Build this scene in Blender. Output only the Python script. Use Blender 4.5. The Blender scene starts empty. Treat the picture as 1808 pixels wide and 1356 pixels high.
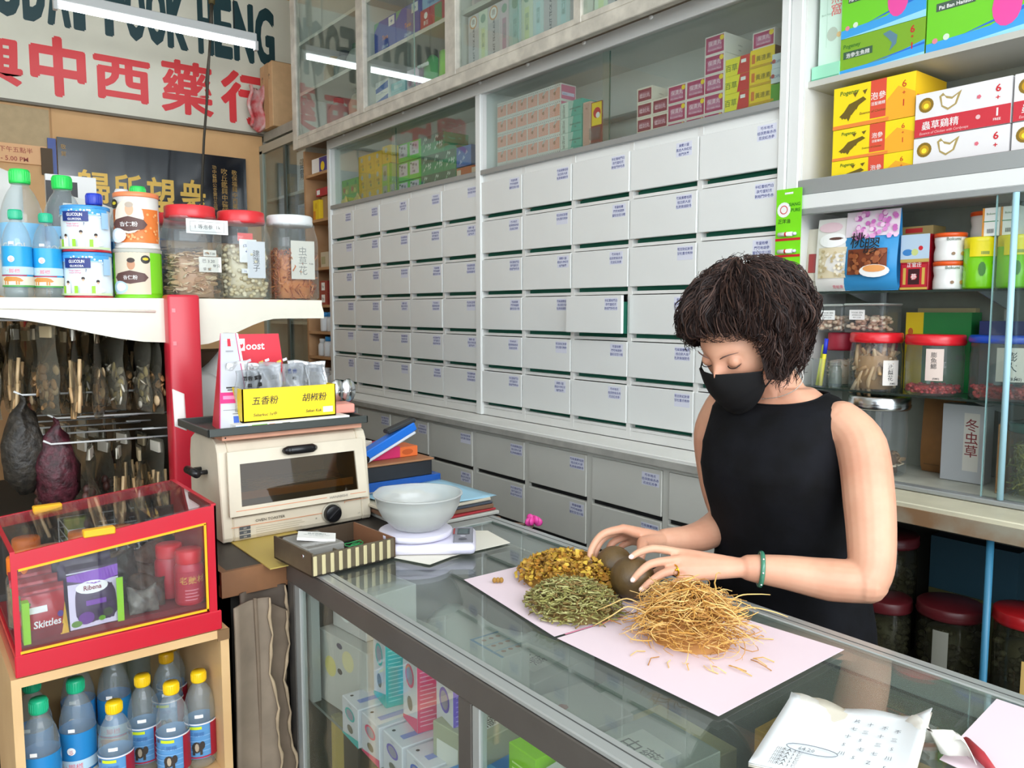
import bpy, bmesh, math, random
from math import sin, cos, pi, radians
from mathutils import Matrix, Vector, noise
COL = bpy.context.scene.collection
SC = bpy.context.scene

# ---------------------------------------------------------------- camera, light, exposure
cd = bpy.data.cameras.new('camera'); cam = bpy.data.objects.new('camera', cd); COL.objects.link(cam)
cd.sensor_width = 36.0; cd.lens = 1400 / 1808 * 36.0; cd.clip_start = 0.02; cd.clip_end = 60
cam.location = (0, 0, 1.5)
cam.rotation_euler = (radians(90 - 5.3), 0, -radians(38.1))
SC.camera = cam
vs = SC.view_settings
vs.view_transform = 'Standard'; vs.look = 'None'; vs.gamma = 1; vs.use_curve_mapping = False
vs.exposure = 0.12
SC.cycles.max_bounces = 8; SC.cycles.diffuse_bounces = 4; SC.cycles.glossy_bounces = 4
SC.cycles.transmission_bounces = 6; SC.cycles.transparent_max_bounces = 24
SC.cycles.caustics_reflective = False; SC.cycles.caustics_refractive = False
SC.cycles.sample_clamp_indirect = 6
W = bpy.data.worlds.new('world'); SC.world = W; W.use_nodes = True
bg = W.node_tree.nodes['Background']; bg.inputs['Color'].default_value = (0.86, 0.93, 1, 1); bg.inputs['Strength'].default_value = 3.2
def area_light(name, loc, rot, sx, sy, power, col=(1, 1, 1)):
    l = bpy.data.lights.new(name, 'AREA'); l.shape = 'RECTANGLE'; l.size = sx; l.size_y = sy; l.energy = power; l.color = col
    o = bpy.data.objects.new(name, l); o.location = loc; o.rotation_euler = rot; COL.objects.link(o); return o
area_light('shopfront_daylight', (0.5, -2.5, 3.1), (radians(66), 0, radians(-8)), 4.0, 1.4, 85, (0.95, 0.98, 1))

# ---------------------------------------------------------------- materials
def lin(h):
    h = h.lstrip('#'); r = []; h = ''.join(c * 2 for c in h) if len(h) == 3 else h
    for k in (0, 2, 4):
        c = int(h[k:k + 2], 16) / 255
        r.append(c / 12.92 if c <= 0.04045 else ((c + 0.055) / 1.055) ** 2.4)
    return (*r, 1)
_M = {}
def M(name, col='#ffffff', rough=.5, metal=0, spec=.5, coat=0, trans=0, emit=0, var=0, vscale=20, col2=None, bump=0, bscale=60, sheen=0, sss=0, wave=None):
    if name in _M: return _M[name]
    m = bpy.data.materials.new(name); m.use_nodes = True; nt = m.node_tree; b = nt.nodes['Principled BSDF']
    b.inputs['Base Color'].default_value = lin(col); b.inputs['Roughness'].default_value = rough
    b.inputs['Metallic'].default_value = metal; b.inputs['Specular IOR Level'].default_value = spec
    if coat: b.inputs['Coat Weight'].default_value = coat; b.inputs['Coat Roughness'].default_value = .06
    if trans: b.inputs['Transmission Weight'].default_value = trans
    if sheen: b.inputs['Sheen Weight'].default_value = sheen
    if sss: b.inputs['Subsurface Weight'].default_value = sss; b.inputs['Subsurface Radius'].default_value = (.012, .005, .003); b.inputs['Subsurface Scale'].default_value = 1
    if emit: b.inputs['Emission Color'].default_value = lin(col); b.inputs['Emission Strength'].default_value = emit
    if var or col2 or bump or wave:
        tc = nt.nodes.new('ShaderNodeTexCoord')
    if var or col2:
        n = nt.nodes.new('ShaderNodeTexNoise'); n.inputs['Scale'].default_value = vscale; n.inputs['Detail'].default_value = 5
        nt.links.new(tc.outputs['Object'], n.inputs['Vector'])
        r = nt.nodes.new('ShaderNodeValToRGB'); a = lin(col); c2 = lin(col2) if col2 else tuple(x * (1 - var) for x in a[:3]) + (1,)
        r.color_ramp.elements[0].position = .38; r.color_ramp.elements[1].position = .66
        r.color_ramp.elements[0].color = c2; r.color_ramp.elements[1].color = a
        if wave:
            wv = nt.nodes.new('ShaderNodeTexWave'); wv.inputs['Scale'].default_value = wave; wv.inputs['Distortion'].default_value = 3; wv.inputs['Detail'].default_value = 3
            wv.bands_direction = 'Z'; nt.links.new(tc.outputs['Object'], wv.inputs['Vector']); nt.links.new(wv.outputs['Fac'], r.inputs['Fac'])
        else: nt.links.new(n.outputs['Fac'], r.inputs['Fac'])
        nt.links.new(r.outputs['Color'], b.inputs['Base Color'])
    if bump:
        n2 = nt.nodes.new('ShaderNodeTexNoise'); n2.inputs['Scale'].default_value = bscale; n2.inputs['Detail'].default_value = 3
        nt.links.new(tc.outputs['Object'], n2.inputs['Vector'])
        bp = nt.nodes.new('ShaderNodeBump'); bp.inputs['Strength'].default_value = bump; bp.inputs['Distance'].default_value = .004
        nt.links.new(n2.outputs['Fac'], bp.inputs['Height']); nt.links.new(bp.outputs['Normal'], b.inputs['Normal'])
    _M[name] = m; return m
def glassy(name, tint='#eaf4f0', refl=1.0, rough=.0, haze=0.0, hazecol='#c8d0cc', ior=1.5):
    """thin pane / clear plastic: transparent plus fresnel reflection plus an even diffuse haze"""
    if name in _M: return _M[name]
    m = bpy.data.materials.new(name); m.use_nodes = True; nt = m.node_tree; nt.nodes.clear()
    out = nt.nodes.new('ShaderNodeOutputMaterial'); tr = nt.nodes.new('ShaderNodeBsdfTransparent'); gl = nt.nodes.new('ShaderNodeBsdfGlossy')
    tr.inputs['Color'].default_value = lin(tint); gl.inputs['Roughness'].default_value = rough; gl.inputs['Color'].default_value = (refl, refl, refl, 1)
    fr = nt.nodes.new('ShaderNodeFresnel'); ge = nt.nodes.new('ShaderNodeNewGeometry'); mi = nt.nodes.new('ShaderNodeMapRange')
    mi.inputs['To Min'].default_value = ior; mi.inputs['To Max'].default_value = 1 / ior   # same reflection on both faces of the sheet
    nt.links.new(ge.outputs['Backfacing'], mi.inputs['Value']); nt.links.new(mi.outputs[0], fr.inputs['IOR'])
    mx = nt.nodes.new('ShaderNodeMixShader'); nt.links.new(fr.outputs[0], mx.inputs[0]); nt.links.new(tr.outputs[0], mx.inputs[1]); nt.links.new(gl.outputs[0], mx.inputs[2])
    last = mx
    if haze:
        df = nt.nodes.new('ShaderNodeBsdfDiffuse'); df.inputs['Color'].default_value = lin(hazecol)
        m2 = nt.nodes.new('ShaderNodeMixShader'); m2.inputs[0].default_value = haze
        nt.links.new(mx.outputs[0], m2.inputs[1]); nt.links.new(df.outputs[0], m2.inputs[2]); last = m2
    nt.links.new(last.outputs[0], out.inputs[0]); _M[name] = m; return m
def flat(h, rough=.45): return M('paint_' + h.lstrip('#') + ('_g' if rough < .3 else ''), h, rough)

# ---------------------------------------------------------------- text outlines
_T = {}; _cu = bpy.data.curves.new('lettering', 'FONT'); _co = bpy.data.objects.new('lettering', _cu); COL.objects.link(_co)
def glyphs(s, bold=0, res=2, align='LEFT'):
    bold = min(bold, .006 if any(ord(c) > 0x2e80 for c in s) else .02); k = (s, bold, res, align)
    if k in _T: return _T[k]
    _cu.body = s; _cu.offset = bold; _cu.resolution_u = res; _cu.align_x = align; _cu.space_line = 1.05
    dg = bpy.context.evaluated_depsgraph_get(); dg.update()
    ev = _co.evaluated_get(dg); me = ev.to_mesh()
    v = [(p.co.x, p.co.y) for p in me.vertices]; f = [tuple(p.vertices) for p in me.polygons]
    ev.to_mesh_clear(); _T[k] = (v, f); return _T[k]

# ---------------------------------------------------------------- mesh builder
class MB:
    def __init__(s, T=None): s.v = []; s.f = []; s.m = []; s.s = []; s.mats = []; s.T = T
    def mi(s, mat):
        if mat not in s.mats: s.mats.append(mat)
        return s.mats.index(mat)
    def add(s, verts, faces, mat, smooth=False):
        b = len(s.v); i = s.mi(mat)
        if s.T is None: s.v.extend(tuple(p) for p in verts)
        else: s.v.extend(tuple(s.T @ Vector(p)) for p in verts)
        s.f.extend(tuple(b + k for k in f) for f in faces); s.m.extend([i] * len(faces)); s.s.extend([smooth] * len(faces)); return s
    def box(s, x0, x1, y0, y1, z0, z1, mat, bev=0, seg=2):
        if bev:
            bm = bmesh.new(); bmesh.ops.create_cube(bm, size=1)
            for v in bm.verts: v.co = Vector(((x0 + x1) / 2 + v.co.x * (x1 - x0), (y0 + y1) / 2 + v.co.y * (y1 - y0), (z0 + z1) / 2 + v.co.z * (z1 - z0)))
            bmesh.ops.bevel(bm, geom=bm.edges[:], offset=bev, segments=seg, affect='EDGES', profile=.5)
            bm.verts.index_update(); vs_ = [v.co.copy() for v in bm.verts]; fs = [tuple(v.index for v in f.verts) for f in bm.faces]; bm.free()
            return s.add(vs_, fs, mat, seg > 1)
        v = [(x0, y0, z0), (x1, y0, z0), (x1, y1, z0), (x0, y1, z0), (x0, y0, z1), (x1, y0, z1), (x1, y1, z1), (x0, y1, z1)]
        return s.add(v, [(0, 3, 2, 1), (4, 5, 6, 7), (0, 1, 5, 4), (1, 2, 6, 5), (2, 3, 7, 6), (3, 0, 4, 7)], mat)
    def prism(s, pts, d, mat, smooth=False):
        """pts: planar 3D outline, d: extrusion vector"""
        n = len(pts); d = Vector(d); a = [Vector(p) for p in pts]; v = a + [p + d for p in a]
        f = [tuple(range(n))[::-1], tuple(range(n, 2 * n))] + [(i, (i + 1) % n, n + (i + 1) % n, n + i) for i in range(n)]
        return s.add(v, f, mat, smooth)
    def lathe(s, prof, mat, n=24, c=(0, 0, 0), sq=0, cap=True):
        """prof: (r,z) list; sq>0 squares the section"""
        v = []; f = []; m = len(prof)
        for (r, z) in prof:
            for k in range(n):
                a = 2 * pi * k / n; x, y = cos(a), sin(a)
                if sq: q = (abs(x) ** sq + abs(y) ** sq) ** (-1 / sq); x *= q; y *= q
                v.append((c[0] + r * x, c[1] + r * y, c[2] + z))
        for i in range(m - 1):
            for k in range(n):
                k2 = (k + 1) % n; f.append((i * n + k, i * n + k2, (i + 1) * n + k2, (i + 1) * n + k))
        if cap:
            if prof[0][0] > 1e-5: f.append(tuple(range(n))[::-1])
            if prof[-1][0] > 1e-5: f.append(tuple((m - 1) * n + k for k in range(n)))
        return s.add(v, f, mat, True)
    def tube(s, pts, r, mat, n=8, cap=True, closed=False, flatten=1):
        P = [Vector(p) for p in pts]; m = len(P); R = r if isinstance(r, (list, tuple)) else [r] * m
        v = []; f = []; up = None
        for i, p in enumerate(P):
            t = (P[(i + 1) % m] - P[i - 1]) if (closed or 0 < i < m - 1) else (P[1] - P[0] if i == 0 else P[-1] - P[-2])
            t = t.normalized() if t.length > 1e-9 else Vector((0, 0, 1))
            if up is None:
                up = Vector((0, 0, 1)) if abs(t.z) < .9 else Vector((1, 0, 0))
            u = (up - t * up.dot(t)); u = u.normalized() if u.length > 1e-6 else t.orthogonal().normalized(); w = t.cross(u); up = u
            for k in range(n):
                a = 2 * pi * k / n; v.append(p + (u * cos(a) * flatten + w * sin(a)) * R[i])
        for i in range(m if closed else m - 1):
            j = (i + 1) % m
            for k in range(n):
                k2 = (k + 1) % n; f.append((i * n + k, i * n + k2, j * n + k2, j * n + k))
        if cap and not closed: f.append(tuple(range(n))[::-1]); f.append(tuple((m - 1) * n + k for k in range(n)))
        return s.add(v, f, mat, n > 4)
    def ell(s, c, r, mat, n=16, m=10, R=None):
        v = []; f = []
        for i in range(m + 1):
            th = pi * i / m
            for k in range(n):
                a = 2 * pi * k / n; p = Vector((r[0] * sin(th) * cos(a), r[1] * sin(th) * sin(a), r[2] * cos(th)))
                if R is not None: p = R @ p
                v.append(p + Vector(c))
        for i in range(m):
            for k in range(n):
                k2 = (k + 1) % n; f.append((i * n + k, (i + 1) * n + k, (i + 1) * n + k2, i * n + k2))
        return s.add(v, f, mat, True)
    def grid(s, fn, nu, nv, mat, smooth=True):
        v = [fn(i / nu, j / nv) for j in range(nv + 1) for i in range(nu + 1)]
        f = [(j * (nu + 1) + i, j * (nu + 1) + i + 1, (j + 1) * (nu + 1) + i + 1, (j + 1) * (nu + 1) + i) for j in range(nv) for i in range(nu)]
        return s.add(v, f, mat, smooth)
    def build(s, name, parent=None, sub=0, solid=0):
        if not s.v: return None
        xs = [p[0] for p in s.v]; ys = [p[1] for p in s.v]; zs = [p[2] for p in s.v]
        o0 = Vector(((min(xs) + max(xs)) / 2, (min(ys) + max(ys)) / 2, min(zs)))
        me = bpy.data.meshes.new(name); me.from_pydata([tuple(Vector(p) - o0) for p in s.v], [], s.f)
        for m in s.mats: me.materials.append(m)
        me.polygons.foreach_set('material_index', s.m); me.polygons.foreach_set('use_smooth', s.s); me.update()
        o = bpy.data.objects.new(name, me); COL.objects.link(o); o.location = o0
        if parent: o.parent = parent
        if sub: md = o.modifiers.new('sub', 'SUBSURF'); md.levels = md.render_levels = sub
        if solid: md = o.modifiers.new('sol', 'SOLIDIFY'); md.thickness = solid
        return o
class Face:
    """draws printed shapes and lettering on a surface; map(u,v,lift) -> point"""
    def __init__(s, mb, o, xd, yd, mp=None):
        s.mb = mb; s.l = .0004
        if mp: s.mp = mp
        else:
            o = Vector(o); xd = Vector(xd); yd = Vector(yd); nn = xd.cross(yd).normalized()
            s.mp = lambda u, v, l: o + xd * u + yd * v + nn * l
        s.curved = bool(mp); s.l = .0009 if mp else .0004
    def lift(s): s.l += .00012 if s.curved else .00005; return s.l
    def rect(s, u0, v0, u1, v1, mat):
        l = s.lift(); n = max(1, int(abs(u1 - u0) / .006)) if s.curved else 1
        v = []; 
        for i in range(n + 1): u = u0 + (u1 - u0) * i / n; v += [s.mp(u, v0, l), s.mp(u, v1, l)]
        s.mb.add(v, [(2 * i, 2 * i + 2, 2 * i + 3, 2 * i + 1) for i in range(n)], mat, s.curved); return s
    def poly(s, pts, mat):
        l = s.lift()
        if s.curved:       # cut into narrow upright strips so the print follows the round wall
            lo = min(p[0] for p in pts); hi = max(p[0] for p in pts); n = max(1, int((hi - lo) / .006))
            for i in range(n):
                q = list(pts)
                for sg, c in ((1, lo + (hi - lo) * i / n), (-1, lo + (hi - lo) * (i + 1) / n)):
                    r = []
                    for j, p in enumerate(q):
                        a = q[j - 1]; da = sg * (a[0] - c); dp = sg * (p[0] - c)
                        if (da >= 0) != (dp >= 0): k = da / (da - dp); r.append((c, a[1] + (p[1] - a[1]) * k))
                        if dp >= 0: r.append(p)
                    q = r
                if len(q) > 2: s.mb.add([s.mp(u, v, l) for u, v in q], [tuple(range(len(q)))], mat)
            return s
        s.mb.add([s.mp(u, v, l) for u, v in pts], [tuple(range(len(pts)))], mat); return s
    def disc(s, u, v, ru, mat, rv=None, n=16):
        rv = rv or ru; return s.poly([(u + ru * cos(2 * pi * k / n), v + rv * sin(2 * pi * k / n)) for k in range(n)], mat)
    def text(s, t, u, v, h, mat, bold=0, sx=1, align='CENTER', res=2, vert=False, slant=0):
        """h = letter height; v = baseline"""
        if vert:
            for i, ch in enumerate(t): s.text(ch, u, v - (i + 1) * h * 1.08, h, mat, bold, sx, 'CENTER', res)
            return s
        vv, ff = glyphs(t, bold, res, align); l = s.lift(); k = h * 1.1
        s.mb.add([s.mp(u + (x + slant * y) * k * sx, v + y * k, l) for x, y in vv], ff, mat); return s
def front(mb, x, y, z): return Face(mb, (x, y, z), (0, -1, 0), (0, 0, 1))      # faces the shop floor (-x); u runs to the viewer's right
def side(mb, x, y, z): return Face(mb, (x, y, z), (1, 0, 0), (0, 0, 1))       # faces -y
def topf(mb, x, y, z): return Face(mb, (x, y, z), (1, 0, 0), (0, 1, 0))
def cylf(mb, r, a0, cx=0, cy=0):
    """wraps on a cylinder; u=0 at angle a0 and grows to the viewer's right"""
    return Face(mb, 0, 0, 0, lambda u, v, l: Vector((cx + (r + l) * cos(a0 + u / r), cy + (r + l) * sin(a0 + u / r), v)))
ANG = -pi / 2 - radians(38)   # angle of a cylinder's generator that looks at the customer side

# ---------------------------------------------------------------- things
def tag(o, label, cat, group=None):
    o['label'] = label; o['category'] = cat
    if group: o['group'] = group
    return o
def thing(name, label, cat, loc=(0, 0, 0), rz=0, group=None):
    o = bpy.data.objects.new(name, None); o.empty_display_size = .05; COL.objects.link(o)
    o.location = loc; o.rotation_euler = (0, 0, rz); return tag(o, label, cat, group)
def struct(o): o['kind'] = 'structure'; return o
def dup(root, loc, rz=None, label=None, group=None, cat=None):
    r = root.copy(); COL.objects.link(r); r.location = loc
    if rz is not None: r.rotation_euler = (0, 0, rz)
    if label: r['label'] = label
    if group: r['group'] = group
    if cat: r['category'] = cat
    for ch in list(root.children):
        c = ch.copy(); COL.objects.link(c); c.parent = r
        for g in list(ch.children):
            d = g.copy(); COL.objects.link(d); d.parent = c
    return r
ORD = ['first', 'second', 'third', 'fourth', 'fifth', 'sixth', 'seventh', 'eighth', 'ninth', 'tenth', 'eleventh', 'twelfth', 'thirteenth', 'fourteenth', 'fifteenth', 'sixteenth', 'seventeenth', 'eighteenth', 'nineteenth', 'twentieth']
def cjk(rng, n): return ''.join(rng.choice('白朮當歸甘草川芎黃耆茯苓陳皮半夏人參枸杞熟地黨麥門冬杜仲牛膝防風桂枝柴胡赤芍桔梗紅花') for _ in range(n))

white_lam = M('white_laminate', '#e9ebe8', .32, var=.04, vscale=3, bump=.02, bscale=300)
white_paint = M('white_paint', '#e4e4e0', .35, var=.06, vscale=6)
old_alu = M('grubby_cream_frame', '#d3cdbf', .45, var=.25, vscale=14)
alu = M('aluminium', '#b9bdbd', .3, metal=.85)
alu_mat = M('aluminium_matte', '#a9adad', .45, metal=.5)
pane = glassy('window_glass', '#f4f9f7', 1, 0, .02, '#d6dcda', 1.5)
pane_e = M('glass_edge', '#2c5a50', .2)
clear = glassy('clear_plastic', '#eef1f1', 1, .04, .06, '#dfe4e6', 1.35)
dark = M('dark_void', '#1d1c1b', .8)
black = flat('#17171a'); whitep = flat('#f3f3f0'); redp = flat('#d0202c'); yellowp = flat('#f6d51c'); greenp = flat('#3fae35'); bluep = flat('#2350a8')
carton = M('brown_cardboard', '#b08f66', .85, var=.15, vscale=8)
def fit(F, t, u0, v0, u1, v1, mat, bold=0, res=3):
    vv, ff = glyphs(t, bold, res); l = F.lift()
    a = min(p[0] for p in vv); b = max(p[0] for p in vv); c = min(p[1] for p in vv); d = max(p[1] for p in vv)
    e = bold * .35 * (v1 - v0)      # heavier strokes: the same outline laid a little apart
    for q_, (dx, dy) in enumerate(((0, 0),) + (((-e, 0), (e, 0), (0, -e), (0, e), (e * .7, e * .7), (-e * .7, -e * .7)) if ord(t[0]) > 0x2e80 or bold > .03 else ())):
        F.mb.add([F.mp(u0 + dx + (x - a) / (b - a) * (u1 - u0), v0 + dy + (y - c) / (d - c) * (v1 - v0), l + .00008 * q_) for x, y in vv], ff, mat)

def smooth_path(pts, rad, per=5):
    """Catmull-Rom through joints"""
    P = [Vector(p) for p in pts]; Q = []; R = []
    for i in range(len(P) - 1):
        a, b_, c, d = P[max(i - 1, 0)], P[i], P[i + 1], P[min(i + 2, len(P) - 1)]
        for k in range(per):
            s_ = k / per; Q.append(.5 * ((2 * b_) + (c - a) * s_ + (2 * a - 5 * b_ + 4 * c - d) * s_ ** 2 + (3 * b_ - a - 3 * c + d) * s_ ** 3)); R.append(rad[i] + (rad[i + 1] - rad[i]) * s_)
    Q.append(P[-1]); R.append(rad[-1]); return Q, R
# ---------------------------------------------------------------- containers used in several places
def chips(b, r, z0, z1, mat, n, size, kind, rng, sq=0, cx=0, cy=0):
    """dried goods filling a round jar, heaped against the wall where they show"""
    for k in range(n):
        a = rng.uniform(0, 2 * pi); rr = r * math.sqrt(rng.uniform(.5, 1)) - size * .35; z = rng.uniform(z0 + size * .3, z1)
        if sq: q = (abs(cos(a)) ** sq + abs(sin(a)) ** sq) ** (-1 / sq); rr *= min(q, 1.12)
        c = Vector((cx + rr * cos(a), cy + rr * sin(a), z)); R = Matrix.Rotation(rng.uniform(0, 6), 3, 'Z') @ Matrix.Rotation(rng.uniform(-1.2, 1.2), 3, 'X')
        m = mat[rng.randrange(len(mat))]
        if kind == 'slice':
            w, d = size * rng.uniform(.7, 1.2), size * rng.uniform(.35, .6); t_ = size * .08; cv = size * rng.uniform(.1, .35)
            v = [c + R @ Vector((w * x, d * y, cv * (x * x) + t_ * zz)) for zz in (0, 1) for x, y in ((-.5, -.3), (0, -.5), (.5, -.2), (.5, .3), (0, .5), (-.5, .3))]
            b.add(v, [(5, 4, 3, 2, 1, 0), (6, 7, 8, 9, 10, 11)] + [(i, (i + 1) % 6, 6 + (i + 1) % 6, 6 + i) for i in range(6)], m)
        elif kind == 'ball': b.ell(c, (size * .5, size * .5, size * .42), m, 7, 5)
        elif kind == 'stick':
            L = size * rng.uniform(.8, 1.6); b.tube([c - R @ Vector((0, 0, L / 2)), c + R @ Vector((size * .12, 0, 0)), c + R @ Vector((0, size * .1, L / 2))], [size * .1, size * .13, size * .07], m, 5)
        elif kind == 'strand':
            p = [c + R @ Vector((size * .3 * sin(i * 1.3 + k), size * .25 * cos(i * 1.7 + k), (i - 2) * size * .35)) for i in range(5)]; b.tube(p, size * .055, m, 4)
def jar(name, label, loc, r, h, lidmat, fill=None, lidh=.03, sq=0, neck=.8, group=None, paper=None, ribs=True, seed=1, rz=0, lidr=None, wall=None, deco=None):
    t = thing(name, label, 'jar', loc, rz, group); rng = random.Random(seed); hb = h - lidh
    b = MB(); pr = [(r * .9, 0), (r, .008), (r, hb * .78), (r * .97, hb * .84), (r * neck * 1.02, hb * .93), (r * neck, hb)]
    b.lathe(pr, wall or clear, 32 if sq else 24, sq=sq, cap=False); b.lathe([(0, .002), (r * .9, .002)], wall or clear, 24, sq=sq, cap=False); b.build('body', t)
    lr = lidr or r * neck * 1.06
    b = MB(); b.lathe([(lr, hb - lidh * .15), (lr * 1.02, hb), (lr * 1.02, h - .004), (lr * .97, h), (0, h)], lidmat, 32)
    if ribs: b.lathe([(lr * 1.035, hb + .002), (lr * 1.04, hb + .006), (lr * 1.035, hb + .009)], lidmat, 32, cap=False)
    b.build('lid', t)
    if fill:
        kind, mats, n, size, lev, nm = fill
        b = MB(); chips(b, r * .96, .006, hb * lev, mats, n, size, kind, rng, sq); b.lathe([(0, .005), (r * .7, .006), (r * .68, hb * lev * .93), (0, hb * lev)], mats[-1], 16, sq=sq); o = b.build(nm, t); o['kind'] = 'stuff'
    if paper:
        u0, v0, w, hh, txt, pm, im = paper
        b = MB(); F = cylf(b, r + .0015, ANG - rz + u0 / r) if not sq else Face(b, (-r * 1.0, 0, 0), (0, 1, 0), (0, 0, 1))
        if sq: F = Face(b, (u0 - w / 2, -r - .0015, 0), (1, 0, 0), (0, 0, 1)); F.rect(0, v0, w, v0 + hh, pm); ox = 0
        else: F.rect(0, v0, w, v0 + hh, pm)
        txt(F, w, v0, hh, im) if txt else None
        b.build('paper_label', t)
    if deco: b = MB(); deco(b); b.build('printed_label', t)
    return t
# ---------------------------------------------------------------- room shell
tile = M('floor_tiles', '#9a968d', .35, var=.2, vscale=5); wallm = M('cream_wall', '#d9d4c6', .8, var=.05, vscale=4)
beige = M('beige_board', '#dfb27c', .6, var=.1, vscale=3, col2='#d3a571'); ceilm = M('ceiling_white', '#e6e6e2', .8)
b = MB(); b.box(-3, 2.75, -2.6, 6.17, -.1, 0, tile); struct(b.build('floor'))
b = MB(); b.box(-3, 2.75, -2.6, 6.17, 4.05, 4.15, ceilm); struct(b.build('ceiling'))
b = MB(); b.box(-3, 2.75, 6.05, 6.17, 0, 4.05, beige); b.box(.905, .915, 6.047, 6.05, 2, 2.84, M('board_seam', '#b98d5e', .7)); b.box(.4, .9, 6.044, 6.05, 2.55, 2.80, M('greyish_patch', '#c2ab86', .8, var=.1)); struct(b.build('wall_back'))
b = MB(); b.box(2.65, 2.75, -2.6, 6.05, 0, 4.05, wallm); struct(b.build('wall_right'))
b = MB(); b.box(-3.1, -3, 1.2, 6.17, 0, 4.05, wallm); b.box(-3.1, -3, -2.6, 1.2, 0, 1.35, wallm); struct(b.build('wall_left'))  # unseen wall; its front part is shaped low to limit side daylight

# ---------------------------------------------------------------- sign board on the back wall
signw = M('sign_cream', '#dedccb', .35, var=.05, vscale=5); dgreen = flat('#1d3f45', .4); sred = M('sign_red', '#dd3b40', .4)
t = thing('shop_sign', 'long cream signboard with dark green capitals above red brush characters on the back wall', 'sign', (1.1, 6.02, 2.83))
T = Matrix.Translation((-1.1, -6.02, -2.83))
b = MB(T); b.box(-.6, 2.62, 6.02, 6.045, 2.83, 3.86, signw)
F = side(b, 0, 6.02, 0)
for ch, u0, u1 in (('K', .46, .6), ('U', .63, .765), ('D', .79, .905), ('A', .925, 1.045), ('I', 1.075, 1.13), ('F', 1.262, 1.375), ('O', 1.39, 1.505), ('O', 1.525, 1.64), ('K', 1.66, 1.785), ('H', 1.87, 1.965), ('E', 1.985, 2.1), ('N', 2.125, 2.26), ('G', 2.285, 2.42)):
    fit(F, ch, u0, 3.345, u1, 3.755, dgreen, .06)
for ch, u0, v0, u1, v1 in (('興', .42, 2.92, .755, 3.2), ('中', .815, 2.9, 1.116, 3.26), ('西', 1.18, 2.93, 1.52, 3.2), ('藥', 1.6, 2.9, 1.95, 3.26), ('行', 2.02, 2.895, 2.355, 3.255)):
    fit(F, ch, u0, v0, u1, v1, sred, .05 if ch == '藥' else .09)
b.build('board', t)
b = MB(T); b.box(-.6, 2.62, 6.012, 6.047, 2.815, 2.832, M('sign_edge', '#6d675a', .5)); b.build('edge_strip', t)
# black presentation plaque
t = thing('honorary_plaque', 'black lacquered presentation plaque with large gold characters under the signboard', 'plaque', (1.56, 6.02, 2))
T = Matrix.Translation((-1.56, -6.02, -2.0)); gold = M('gold_leaf', '#e2ba58', .4, metal=.2)
lacq = M('black_lacquer', '#141a24', .16, coat=.5)
b = MB(T); b.box(.935, 2.18, 6.02, 6.045, 2.0, 2.632, lacq); F = side(b, 0, 6.02, 0)
for ch, u0, v0, u1, v1 in (('歸', 1.04, 2.2, 1.235, 2.437), ('所', 1.265, 2.2, 1.44, 2.432), ('望', 1.48, 2.15, 1.66, 2.43), ('衆', 1.7, 2.17, 1.875, 2.437)):
    fit(F, ch, u0, v0, u1, v1, gold, .03)
gdim = M('gold_leaf_dim', '#b08b4a', .45)
F.text('功中醫師公會第廿五屆', 1.945, 2.565, .03, gdim, .01, vert=True); F.text('吹丘鑑興中醫師', 2.015, 2.55, .044, gdim, .01, vert=True)
F.text('敬保福興中西藥行', 2.09, 2.545, .038, gdim, .01, vert=True)
F.text('敬', .97, 2.56, .03, gdim, .01); F.text('賀', .97, 2.515, .03, gdim, .01)
b.build('panel', t)
# opening hours notice
b = MB(); b.box(.3, .875, 6.03, 6.049, 2.44, 2.56, flat('#ecb988', .6)); F = side(b, .3, 6.03, 2.44); dr = flat('#a83d2a')
F.text('上午九點至下午五點半', .31, .068, .034, dr, .012); F.text('9.00 AM - 5.00 PM', .32, .012, .036, dr, .014)
tag(b.build('opening_hours_notice'), 'orange opening hours notice with red writing left of the black plaque', 'notice')
b = MB(); b.box(.882, .93, 6.03, 6.049, 2.36, 2.62, flat('#2b4a9b', .3)); b.box(.84, .905, 6.015, 6.03, 2.38, 2.55, flat('#5a4a38', .7))
tag(b.build('calendar_pad'), 'worn brown calendar pad with a blue edge beside the black plaque', 'calendar')
# carton and red bag on top of the glass cabinet at the back
t = thing('tall_carton', 'tall beige carton standing on the back glass cabinet in front of the signboard', 'carton', (2.37, 5.82, 2.84))
b = MB(); kb = M('beige_carton', '#d8b184', .8, var=.08); b.box(-.085, .085, -.09, .14, 0, .46, kb, .004, 1)
F = front(b, -.085, .14, 0)
for k in range(2): F.text('↑', .045 + .13 * k, .34, .05, flat('#6a5138'), .01)
b.build('body', t)
b = MB(); b.box(-.085, .085, -.0905, -.06, .4595, .461, flat('#b89266')); b.box(-.0862, -.085, -.02, .05, 0, .46, flat('#c79f70')); b.build('tape', t)
b = MB(); rb = M('red_white_bag', '#d8c0bb', .5, col2='#cf4a4f', vscale=12)
b.grid(lambda u, v: Vector((2.19 + .08 * u + .015 * sin(9 * v), 5.88 + .1 * sin(pi * u) * (1 if u < .5 else .6), 2.845 + .3 * v + .02 * sin(7 * u))), 8, 10, rb); 
o = b.build('plastic_bag', solid=.02); tag(o, 'crumpled red and white plastic bag beside the tall carton', 'bag')
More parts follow.
